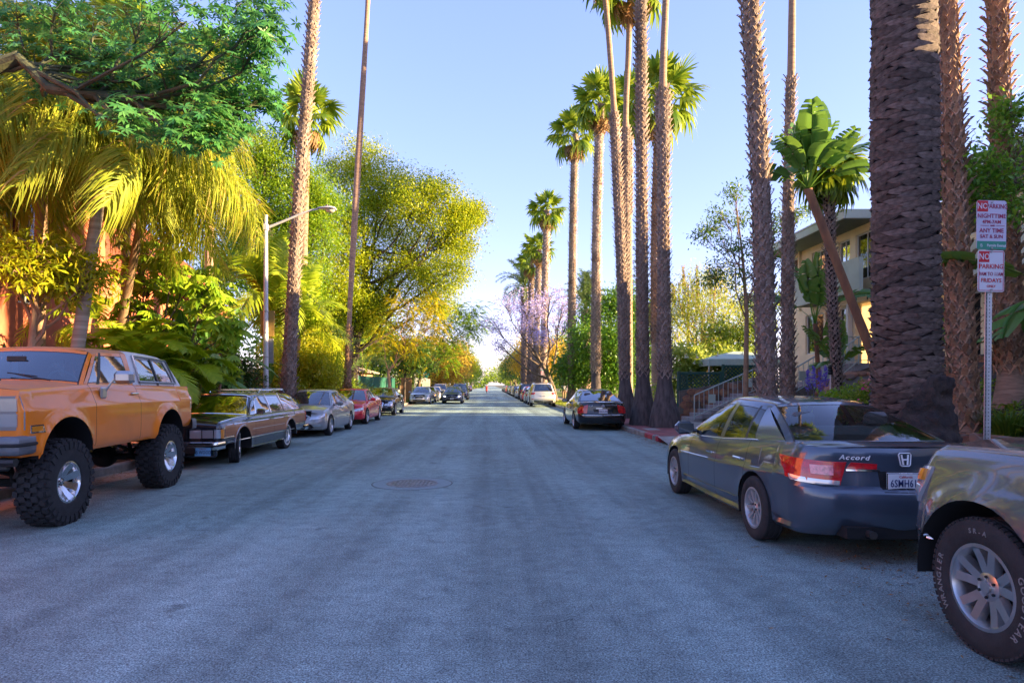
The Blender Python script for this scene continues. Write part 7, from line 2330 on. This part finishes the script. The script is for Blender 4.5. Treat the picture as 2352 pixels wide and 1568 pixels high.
C = np.concatenate([np.stack([rng.uniform(-9.8, -7.05, n), rng.uniform(41.6, 80, n), np.full(n, .15)], 1), np.stack([rng.uniform(4.95, 11, n // 2), rng.uniform(31, 60, n // 2), np.full(n // 2, .16)], 1)])
C = C[(C[:, 0] < 0) | (C[:, 0] < 6.55) | (C[:, 0] > 8.2)]
n = len(C)
F.leaves(C, rdir(n) * .5 + np.array([0, 0, 1.0]), rdir(n), rng.uniform(.06, .14, n), np.full(n, .025))
tag(F.build('grass', leafmat('grass_blade', (.12, .20, .015), (.26, .30, .03), .4, .5)), 'short sunlit lawn grass by the kerbs', 'grass', kind='stuff')
# fallen leaves and litter in the gutters
F = Fol(); n = 5200
x = np.concatenate([CR - np.abs(rng.normal(size=n)) * .28 - .02, CL + .1 + np.abs(rng.normal(size=n // 2)) * .3, 4.55 - np.abs(rng.normal(size=900)) * .8])
y = np.concatenate([rng.uniform(2.5, 24, n), rng.uniform(8, 30, n // 2), rng.normal(size=900) * .9 + 5.2])
C = np.stack([x, y, np.full(len(x), .006)], 1); n = len(C)
D = rdir(n) * np.array([1, 1, .15])
F.leaves(C, D, rdir(n) * .3 + np.array([0, 0, 1.0]), rng.uniform(.02, .06, n), rng.uniform(.008, .02, n))
tag(F.build('leaf_litter', leafmat('dry_leaf', (.10, .055, .02), (.34, .20, .07), .1, .8)), 'dry leaves and seeds scattered along the gutters', 'leaf litter', kind='stuff')
# ------------------------------------------------------------------ street furniture and small things
galv = pm('galvanised', (.36, .37, .39), .4, .7, var=.12, scale=8)
lamp_w = pm('lamp_grey_white', (.55, .55, .56), .45, .1, var=.08)
sl_ = thing('street_lamp', 'pale grey street lamp with a curved arm over the wagon roof', 'street lamp', (-7.4, 20.6, .147))
b = MB().tube([(0, 0, 0), (0, 0, 7.0)], [.095, .058], 14)
b.build('pole', lamp_w, sl_)
MB().tube([(0, 0, 0), (0, 0, .3), (0, 0, .34)], [.15, .14, .09], 12).build('base', lamp_w, sl_)
MB().cyl((0, 0, 6.97), (0, 0, 7.03), .065, 12).build('cap', lamp_w, sl_)
for z in (1.4, 2.35, 3.15, 3.85):
    MB().cyl((0, 0, z), (0, 0, z + .035), .088, 14).build('band', galv, sl_)
MB().tube([(.05, 0, 6.62), (.5, 0, 6.80), (1.1, 0, 7.05), (1.5, 0, 7.20), (1.72, 0, 7.23)], [.045, .04, .036, .033, .03], 10).build('arm', lamp_w, sl_)
MB().bbox((.0, 0, 6.63), (.17, .15, .22), .03).build('clamp', lamp_w, sl_)
P = []
for t, w, h, z in ((0, .05, .05, 0), (.15, .09, .09, 0), (.45, .15, .13, .0), (.75, .19, .15, -.01), (.95, .17, .12, -.02), (1.02, .08, .05, -.03)):
    P.append([(1.68 + .62 * t, w * math.cos(a), 7.25 + z + h * .55 * math.sin(a) * (1.0 if math.sin(a) > 0 else .45)) for a in np.linspace(0, 2 * PI, 14, endpoint=False)])
hd_ = MB().grid(P, closed=True); hd_.add(P[0], [tuple(range(14))]); hd_.add(P[-1], [tuple(range(14))])
hd = hd_.build('lamp_head', lamp_w, sl_, fixn=True)
MB().ball((2.12, 0, 7.20), (.16, .12, .10), 14, 8).build('lens', pm('lamp_lens', (.55, .48, .38), .15, coat=1), hd)
MB().cyl((2.0, 0, 7.31), (2.0, 0, 7.38), .035, 10).build('photocell', black_tr, hd)
for y, lab in ((112, 'street lamp far down the left kerb among the orange trees'), (205, 'farthest street lamp on the left, a thin pale pole')):
    dup(sl_, (-7.3, y, .147), None, lab)
tan_m = pm('sign_back_tan', (.36, .22, .05), .6, var=.1)
sg = thing('street_sign', 'tan back of a large sign strapped to the street lamp pole', 'sign', (-7.4, 20.72, 3.2))
MB().bbox((0, 0, .43), (.46, .012, .84), .004).build('panel', tan_m, sg)
MB().box((0, -.03, .43), (.05, .05, .7)).build('bracket', galv, sg, smooth=False)
sg2 = thing('street_sign', 'narrow grey sign hung below the tan one on the street lamp pole', 'sign', (-7.28, 20.74, 2.3))
MB().bbox((0, 0, .42), (.16, .012, .82), .004).build('panel', galv, sg2)
MB().box((-.05, -.03, .42), (.10, .05, .04)).build('bracket', galv, sg2, smooth=False)

# ---- no parking signs on the perforated post
sg_white = pm('sign_white', (.60, .60, .66), .35, var=.04, scale=3)
sg_lav = pm('sign_lavender', (.50, .48, .60), .35, var=.05, scale=3)
sg_red = pm('sign_red', (.50, .012, .03), .4)
sg_ink = pm('sign_crimson', (.32, .015, .07), .4)
sg_grn = pm('sign_green', (.03, .25, .17), .4)
def sgn_panel(root, w, h, z, m, yo):
    n = []
    r = .025
    for cx, cz, a0 in ((w / 2 - r, h / 2 - r, 0), (-w / 2 + r, h / 2 - r, 90), (-w / 2 + r, -h / 2 + r, 180), (w / 2 - r, -h / 2 + r, 270)):
        n += [(cx + r * math.cos(R(a0 + k * 22.5)), cz + r * math.sin(R(a0 + k * 22.5))) for k in range(5)]
    b = MB().prism(n, .004, Matrix(((1, 0, 0, 0), (0, 0, -1, yo), (0, 1, 0, z), (0, 0, 0, 1))))
    return b.build('panel', m, root, fixn=True, smooth=False)
def words_on(par, rows, yo, z):
    for (t, size, x, dz, m, sx) in rows:
        link('lettering', text_mesh(t, size, .0006, m, sx=sx, bold=.0007), par, (x, yo, z + dz), (R(90), 0, 0))
def post(root, h, y=0):
    b = MB()
    for x, rz in ((-.018, 25), (.018, -25)):
        b.box((x, y, h / 2), (.042, .006, h), rot=(0, 0, R(rz)))
    po = b.build('post', galv, root, smooth=False)
    hole = MB()
    for k in range(int(h / .0254 / 1.5)):
        for x, rz in ((-.018, 25), (.018, -25)):
            M = Matrix.Translation((x, y, .1 + k * .0381)) @ Matrix.Rotation(R(rz), 4, 'Z')
            c = MB().cyl((0, -.0045, 0), (0, -.0036, 0), .0055, 6)
            hole.add([M @ Vector(p) for p in c.v], c.f)
    tag(hole.build('hole', gap_m, po, smooth=False), kind='stuff')
nps = thing('parking_sign', 'two white and red NO PARKING signs on a perforated steel post at the right', 'sign', (5.13, 6.5, .15))
post(nps, 3.36)
p1 = sgn_panel(nps, .32, .505, 3.10, sg_lav, -.032)
p1['label'] = 'upper sign with the green permit band'
MB().box((0, -.0375, 2.890), (.312, .0012, .085)).build('band', sg_grn, p1, smooth=False)
MB().box((-.098, -.0375, 3.292), (.115, .0012, .112)).build('red_block', sg_red, p1, smooth=False)
words_on(p1, [('NO', .085, -.098, .190, sg_white, .85), ('PARKING', .066, .058, .190, sg_ink, .82), ('NIGHTTIME', .062, 0, .090, sg_ink, .95), ('4PM-7AM', .052, 0, .030, sg_ink, .95),
              ('AND', .022, .01, -.008, sg_ink, 1.1), ('ANY TIME', .062, 0, -.060, sg_ink, .95), ('SAT & SUN', .052, 0, -.120, sg_ink, .98), ('Permits Exempt', .040, .055, -.212, sg_white, .80), ('6R', .045, -.108, -.212, sg_grn, .9)], -.0385, 3.10)
MB().lathe([(.034, -.0378), (0, -.0384)], 20, 'y', c=(-.108, 0, 2.888)).build('disc', sg_white, p1, fixn=True)
MB().box((-.075, -.0378, 3.092), (.09, .001, .004)).box((.095, -.0378, 3.092), (.09, .001, .004)).build('rule', sg_ink, p1, smooth=False)
p2 = sgn_panel(nps, .285, .43, 2.625, sg_white, -.032)
p2['label'] = 'lower sign with the red border'
fr = MB()
for x, z, w, h in ((0, .200, .262, .006), (0, -.200, .262, .006), (-.131, 0, .006, .40), (.131, 0, .006, .40)):
    fr.box((x, -.0375, 2.625 + z), (w, .001, h))
fr.build('border', sg_red, p2, smooth=False)
MB().box((-.075, -.0377, 2.770), (.108, .0012, .108)).build('red_block', sg_red, p2, smooth=False)
words_on(p2, [('NO', .092, -.075, .145, sg_white, .80), ('PARKING', .068, 0, .045, sg_red, .92), ('9AM TO 11AM', .052, 0, -.032, sg_ink, .80), ('FRIDAYS', .060, 0, -.098, sg_red, .98), ('ONLY', .036, 0, -.158, sg_red, 1.0)], -.0388, 2.625)
for z in (3.335, 2.86, 2.825, 2.43):
    MB().cyl((0, -.037, z), (0, -.048, z), .010, 8).build('bolt', galv, nps)
nps.rotation_euler = (0, R(.6), R(3))
dup(nps, (4.98, 61, .15), R(0), 'small distant NO PARKING sign post beyond the pearl white tall car')

# ---- manhole
mh = thing('manhole_cover', 'round iron manhole cover set in the asphalt', 'manhole', (-1.28, 10.19, 0))
MB().lathe([(.365, .006), (.375, .010), (.41, .010), (.42, .004)], 48).build('frame', pm('manhole_frame', (.22, .22, .22), .6, .3, var=.3, scale=10), mh)
MB().lathe([(.37, .002), (.365, -.004), (.35, .004), (0, .005)], 48).build('lid', pm('manhole_iron', (.24, .24, .22), .55, .4, var=.4, scale=20, bump=.4), mh)
b = MB()
for i in range(-5, 6):
    for j in range(-5, 6):
        if math.hypot(i, j) < 5.2 and (i or j):
            b.bbox((i * .062, j * .062, .007), (.05, .02, .007) if (i + j) % 2 else (.02, .05, .007), .003)
tag(b.build('tread_bars', MATS['manhole_iron'], mh), kind='stuff')
MB().lathe([(.640, .0035), (.655, .0035)], 56).build('seam', pm('seam_tar', (.02, .02, .022), .7), mh)
MB().lathe([(.43, .003), (.640, .003)], 56).build('patch', pm('patch_asphalt', (.235, .31, .315), .85, var=.3, scale=60, bump=.4, bscale=150), mh)

# ---- yard beyond the driveway on the left
grn_f = pm('green_screen', (.008, .10, .07), .8, var=.2, scale=2)
gf = thing('construction_fence', 'green mesh construction fence along the lawn on the left', 'fence', (-10.6, 50, .19))
for k in range(6):
    y = 50 + k * 3.2
    part(gf, 'screen_panel', MB().box((-10.6, y + 1.6, 1.3), (.02, 3.1, 2.1)), grn_f, smooth=False)
    part(gf, 'post', MB().cyl((-10.62, y, .19), (-10.62, y, 2.45), .03, 8), galv)
bw = thing('bungalow', 'tan house with pale shingled and red roofs behind the green fence', 'house', (-14, 64, .19))
tanw = pm('tan_stucco', (.42, .27, .14), .85, var=.08)
shing = pm('shingle_pale', (.40, .33, .27), .9, var=.3, scale=9, bump=.4)
b = MB(); wall_holes(b, 'x', -14.2, .2, 56, 74, 0, 3.1, [(59, 60.6, 1, 2.3), (66, 67.6, 1, 2.3)]); b.box((-18, 56.1, 1.55), (7.4, .2, 3.1)); b.box((-17.5, 64, 4.3), (4.6, 8, 2.4))
part(bw, 'wall', b, tanw, smooth=False)
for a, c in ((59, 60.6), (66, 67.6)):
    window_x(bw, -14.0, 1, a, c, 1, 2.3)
part(bw, 'roof', MB().prism([(0, 0), (5.0, 1.5), (5.0, 1.4), (0, -.12)], 19.4, Matrix(((-1, 0, 0, -13.3), (0, 0, 1, 55.4), (0, 1, 0, 3.05), (0, 0, 0, 1)))), shing, fixn=True, smooth=False)
part(bw, 'upper_roof', MB().prism([(-2.9, 0), (0, 1.4), (2.9, 0)], 9, Matrix(((1, 0, 0, -17.5), (0, 0, 1, 59.5), (0, 1, 0, 5.5), (0, 0, 0, 1)))), tile_m, fixn=True, smooth=False)
sc_ = thing('scaffold', 'pale pink scaffolding around the house behind the green fence', 'scaffold', (-13, 57, .19))
sc_m = pm('scaffold_pink', (.55, .32, .26), .6)
for k in range(5):
    for x in (-13.0, -12.0):
        part(sc_, 'pole', MB().cyl((x, 52 + k * 1.6, .19), (x, 52 + k * 1.6, 6.4), .03, 6), sc_m)
for z in (2.2, 3.2, 4.2, 5.2, 6.2):
    for x in (-13.0, -12.0):
        part(sc_, 'rail', MB().cyl((x, 52, z), (x, 58.4, z), .025, 6), sc_m)
for z in (2.1, 4.1):
    part(sc_, 'plank', MB().box((-12.5, 55.2, z), (.9, 6.4, .05)), bark_t, smooth=False)
sg_ = thing('slatted_gate', 'white slatted gate by the driveway beside the slim dark tree', 'gate', (-7.55, 47.5, .15))
for k in range(9):
    MB().bbox((0, 0, .10 + k * .11), (1.1, .03, .085), .008).build('slat', white_paint, sg_)
for x in (-.56, .56):
    MB().bbox((x, .03, .55), (.07, .07, 1.12), .01).build('post', white_paint, sg_)
ob = thing('board', 'tan plywood board standing beside the green fence', 'board', (-7.9, 58.5, .19))
MB().bbox((0, 0, 1.05), (1.0, .06, 2.1), .01).build('panel', pm('plywood', (.40, .20, .09), .7, var=.15), ob)
es = thing('estate_sign', 'teal slanted sign and white panel on a post in the yard', 'sign', (-7.3, 64.5, .19))
MB().cyl((-.55, 0, 0), (-.55, 0, 3.6), .05, 8).build('post', galv, es)
teal = pm('sign_teal', (.01, .15, .19), .5)
o = MB().bbox((0, 0, 0), (1.5, .05, .6), .01).build('panel', teal, es); o.location = (.25, -.03, 2.75); o.rotation_euler = (0, R(36), 0)
link('lettering', text_mesh('DALL', .40, .002, white_paint, bold=.004), o, (-.2, -.028, 0), (R(90), 0, 0))
MB().bbox((.12, -.03, 1.85), (1.2, .04, .62), .01).build('panel', white_paint, es)
MB().tube([(-.30, -.06, 1.85), (-.22, -.06, 1.93), (-.14, -.06, 1.85), (-.22, -.06, 1.77), (-.30, -.06, 1.85)], .014, 4).build('emblem', black_tr, es)
wp = thing('notice_board', 'white notice panel with a pink lower corner behind the silver sedan', 'sign', (-6.95, 67, .15))
MB().bbox((0, 0, 1.55), (.85, .04, 1.1), .01).build('panel', white_paint, wp)
MB().box((-.25, -.024, 1.15), (.3, .006, .25)).build('notice', pm('notice_pink', (.6, .22, .25), .6), wp, smooth=False)
for x in (-.35, .35):
    MB().cyl((x, .03, 0), (x, .03, 2.1), .03, 6).build('leg', galv, wp)
rs = thing('yard_sign', 'tiny red sign on a stake by the bronze shrub', 'sign', (-7.35, 29.0, .15))
MB().cyl((0, 0, 0), (0, 0, 1.15), .012, 6).build('stake', galv, rs)
MB().bbox((0, -.015, 1.26), (.17, .01, .28), .004).build('panel', pm('tiny_sign_red', (.55, .06, .08), .5), rs)
MB().box((0, -.022, 1.30), (.11, .002, .04)).build('stripe', white_paint, rs, smooth=False)
for (x, y, z, lab) in ((9.75, 18.0, 1.55, 'black garden lamp on a stake by the rockery'), (11.4, 17.6, 2.0, 'black garden lamp near the leaning trunk and porch')):
    g = thing('garden_lamp', lab, 'lamp', (x, y, z))
    MB().cyl((0, 0, -.4), (0, 0, .35), .022, 8).build('stake', lamp_w, g)
    MB().lathe([(.05, .35), (.07, .40), (.05, .44), (.075, .48), (.05, .52), (.08, .56), (.03, .62), (0, .63)], 12).build('lamp_shade', black_tr, g)
gs = thing('garden_stake', 'thin blue grey stake in the strap leaved clump', 'stake', (8.42, 9.15, .6))
MB().cyl((0, 0, 0), (0, 0, .55), .018, 8).build('post', pm('stake_blue', (.10, .14, .22), .5), gs)
MB().ball((0, 0, .56), (.024, .024, .02), 8, 6).build('cap', MATS['stake_blue'], gs)

# ---- people
skin_m = pm('skin', (.42, .22, .15), .55)
hair_m = pm('hair_dark', (.018, .012, .010), .6)
def person(label, loc, rz, J, shirt, trousers, hair=hair_m, zcut=(.92, 1.45), sleeves=True, name='person'):
    """one continuous skinned body; J: joint -> (x,y,z,r,parent); y is forwards"""
    root = thing(name, label, 'person', loc, rz)
    me = bpy.data.meshes.new('body')
    ks = list(J)
    me.from_pydata([J[k][:3] for k in ks], [(ks.index(J[k][4]), ks.index(k)) for k in ks if J[k][4]], [])
    o = bpy.data.objects.new('body', me); col.objects.link(o)
    sm_ = o.modifiers.new('skin', 'SKIN')
    for i, k in enumerate(ks):
        v = me.skin_vertices[0].data[i]
        v.radius = (J[k][3], J[k][3] * (J[k][5] if len(J[k]) > 5 else 1))
        v.use_root = (i == 0)
    o.modifiers.new('sub', 'SUBSURF').levels = 2
    bpy.context.view_layer.update()
    m2 = bpy.data.meshes.new_from_object(o.evaluated_get(bpy.context.evaluated_depsgraph_get()))
    bpy.data.objects.remove(o)
    m2.name = 'body'
    m2.materials.clear()
    for m in (skin_m, shirt, trousers, black_tr): m2.materials.append(m)
    hx = Vector(J['head'][:3])
    nb = [(k, Vector(J[k][:3])) for k in ks]
    for p in m2.polygons:
        k = min(nb, key=lambda q: (q[1] - p.center).length)[0]
        p.material_index = 0 if k in ('head', 'neck', 'crown', 'handL', 'handR', 'fingL', 'fingR', 'chin') else (3 if k.startswith('foot') or k.startswith('toe') else (2 if k.startswith(('knee', 'ank', 'hip', 'pelvis')) else (0 if (not sleeves and k.startswith(('elb', 'wri'))) else 1)))
    m2.polygons.foreach_set('use_smooth', [True] * len(m2.polygons))
    link('body', m2, root)
    MB().ball((hx.x, hx.y - .022, hx.z + .035), (.092, .104, .108), 12, 8).build('hair', hair, root)
    b = MB().ball((hx.x, hx.y + .105, hx.z - .015), (.014, .022, .022), 6, 5)
    for s in (-1, 1):
        b.ball((hx.x + s * .088, hx.y + .0, hx.z - .01), (.012, .02, .03), 6, 5)
    b.build('nose_and_ears', skin_m, root)
    return root
def stand(arm=0, wave=None, step=.12):
    J = {'pelvis': (0, 0, .95, .14, None, .8), 'spine': (0, 0, 1.15, .135, 'pelvis', .75), 'chest': (0, .01, 1.35, .155, 'spine', .7), 'neck': (0, .01, 1.50, .058, 'chest'), 'head': (0, .03, 1.63, .092, 'neck'), 'crown': (0, .02, 1.71, .075, 'head')}
    for s, n in ((-1, 'L'), (1, 'R')):
        sy = step * s
        J['hip' + n] = (s * .10, 0, .88, .105, 'pelvis'); J['knee' + n] = (s * .105, sy * .6 + .02, .49, .068, 'hip' + n)
        J['ank' + n] = (s * .105, sy - .03, .10, .045, 'knee' + n); J['foot' + n] = (s * .11, sy + .06, .045, .042, 'ank' + n); J['toe' + n] = (s * .115, sy + .15, .035, .032, 'foot' + n)
        J['sho' + n] = (s * .19, 0, 1.42, .062, 'chest'); J['elb' + n] = (s * .24, -sy * .6 - .02, 1.14, .046, 'sho' + n)
        J['wri' + n] = (s * .24, -sy + .06, .90, .034, 'elb' + n); J['hand' + n] = (s * .235, -sy + .08, .82, .036, 'wri' + n); J['fing' + n] = (s * .23, -sy + .10, .74, .022, 'hand' + n)
    return J
shirt_w = pm('shirt_white', (.58, .58, .62), .8); shirt_p = pm('shirt_mauve', (.40, .20, .42), .8); trou_n = pm('trousers_navy', (.03, .035, .06), .8); trou_k = pm('trousers_tan', (.22, .15, .09), .8); shirt_r = pm('jacket_red', (.55, .03, .02), .7)
person('person in a white shirt and tan trousers walking away on the right pavement', (6.75, 58, .15), 0, stand(), shirt_w, trou_k)
person('person in a mauve top and navy trousers walking beside the white shirt', (7.3, 58.2, .15), .1, stand(step=-.12), shirt_p, trou_n, pm('hair_brown', (.10, .035, .015), .6))
def sit(wave=False):
    J = {'pelvis': (0, 0, .50, .15, None, .85), 'spine': (0, -.06, .70, .135, 'pelvis', .75), 'chest': (0, -.10, .90, .155, 'spine', .7), 'neck': (0, -.08, 1.05, .058, 'chest'), 'head': (0, -.05, 1.18, .092, 'neck'), 'crown': (0, -.06, 1.26, .075, 'head')}
    for s, n in ((-1, 'L'), (1, 'R')):
        J['hip' + n] = (s * .11, .05, .49, .10, 'pelvis'); J['knee' + n] = (s * .13, .44, .54, .07, 'hip' + n)
        J['ank' + n] = (s * .13, .52, .14, .046, 'knee' + n); J['foot' + n] = (s * .13, .60, .07, .042, 'ank' + n); J['toe' + n] = (s * .13, .69, .06, .03, 'foot' + n)
        if wave and s > 0:
            J['sho' + n] = (.19, -.10, .97, .06, 'chest'); J['elb' + n] = (.33, -.05, 1.14, .046, 'sho' + n); J['wri' + n] = (.30, -.02, 1.36, .034, 'elb' + n); J['hand' + n] = (.29, -.01, 1.44, .038, 'wri' + n); J['fing' + n] = (.27, 0, 1.53, .022, 'hand' + n)
        else:
            J['sho' + n] = (s * .19, -.10, .97, .062, 'chest'); J['elb' + n] = (s * .25, .08, .78, .046, 'sho' + n); J['wri' + n] = (s * .20, .30, .84, .034, 'elb' + n); J['hand' + n] = (s * .17, .38, .88, .036, 'wri' + n); J['fing' + n] = (s * .15, .43, .91, .022, 'hand' + n)
    return J
person('person with dark hair in the driver seat of the dark grey sedan', (3.33, 7.72, .02), 0, sit(), pm('shirt_dusty_pink', (.40, .16, .15), .8), trou_n)
person('person sitting behind the wagon roof with one hand raised', (-7.62, 17.7, .15), R(-70), sit(True), trou_n, trou_n, sleeves=False)
st = thing('seat_block', 'grey block seat behind the wagon under the seated person', 'seat', (-7.62, 17.7, .147))
MB().bbox((0, 0, .17), (.5, .45, .34), .03).build('block', concrete, st)
sct = thing('scooter', 'red scooter riding far down the middle of the street', 'scooter', (-.9, 128, 0))
b = MB(); b.bbox((0, -.1, .62), (.34, .75, .30), .08).bbox((0, .45, .75), (.40, .10, .62), .04).bbox((0, .2, .32), (.36, .6, .12), .03)
b.build('body', MATS['jacket_red'], sct)
for y in (-.55, .6):
    MB().lathe([(.12, -.06), (.25, -.07), (.27, 0), (.25, .07), (.12, .06)], 16, 'x', c=(0, y, .27)).build('wheel', tyre_m, sct)
MB().tube([(-.32, .42, 1.05), (0, .48, 1.02), (.32, .42, 1.05)], .02, 6).tube([(0, .6, .3), (0, .48, 1.02)], .03, 6).build('handlebar', chrome, sct)
rd = sit()
person('person in a red jacket riding the distant scooter', (-.9, 127.75, .30), 0, rd, shirt_r, trou_n)
# tyre lettering on the near truck
root_, arc, ink_ = TL
R1_ = .325
def lay(s, mid_deg, size, step):
    n = len(s)
    for i, ch in enumerate(s):
        if ch == ' ': continue
        th = R(mid_deg) - (i - (n - 1) / 2) * step      # angle in the viewer's picture, anticlockwise from the right
        me = text_mesh(ch, size, .0015, ink_, bold=.0004)
        # seen from outside (+y), viewer's right is -x
        ux, uz = Vector((-1, 0, 0)), Vector((0, 0, 1))
        rad = ux * math.cos(th) + uz * math.sin(th)
        tan = (ux * math.sin(th) - uz * math.cos(th))
        o = link('letter', me, lettering_wheel)
        M = Matrix((tan, rad, Vector((0, 1, 0)))).transposed().to_4x4()
        o.matrix_local = Matrix.Translation(rad * R1_ + Vector((0, .1345, 0))) @ M
lay('GOODYEAR', -8, .060, .155)
lay('WRANGLER', 188, .056, .135)
lay('SR-A', 92, .042, .115)
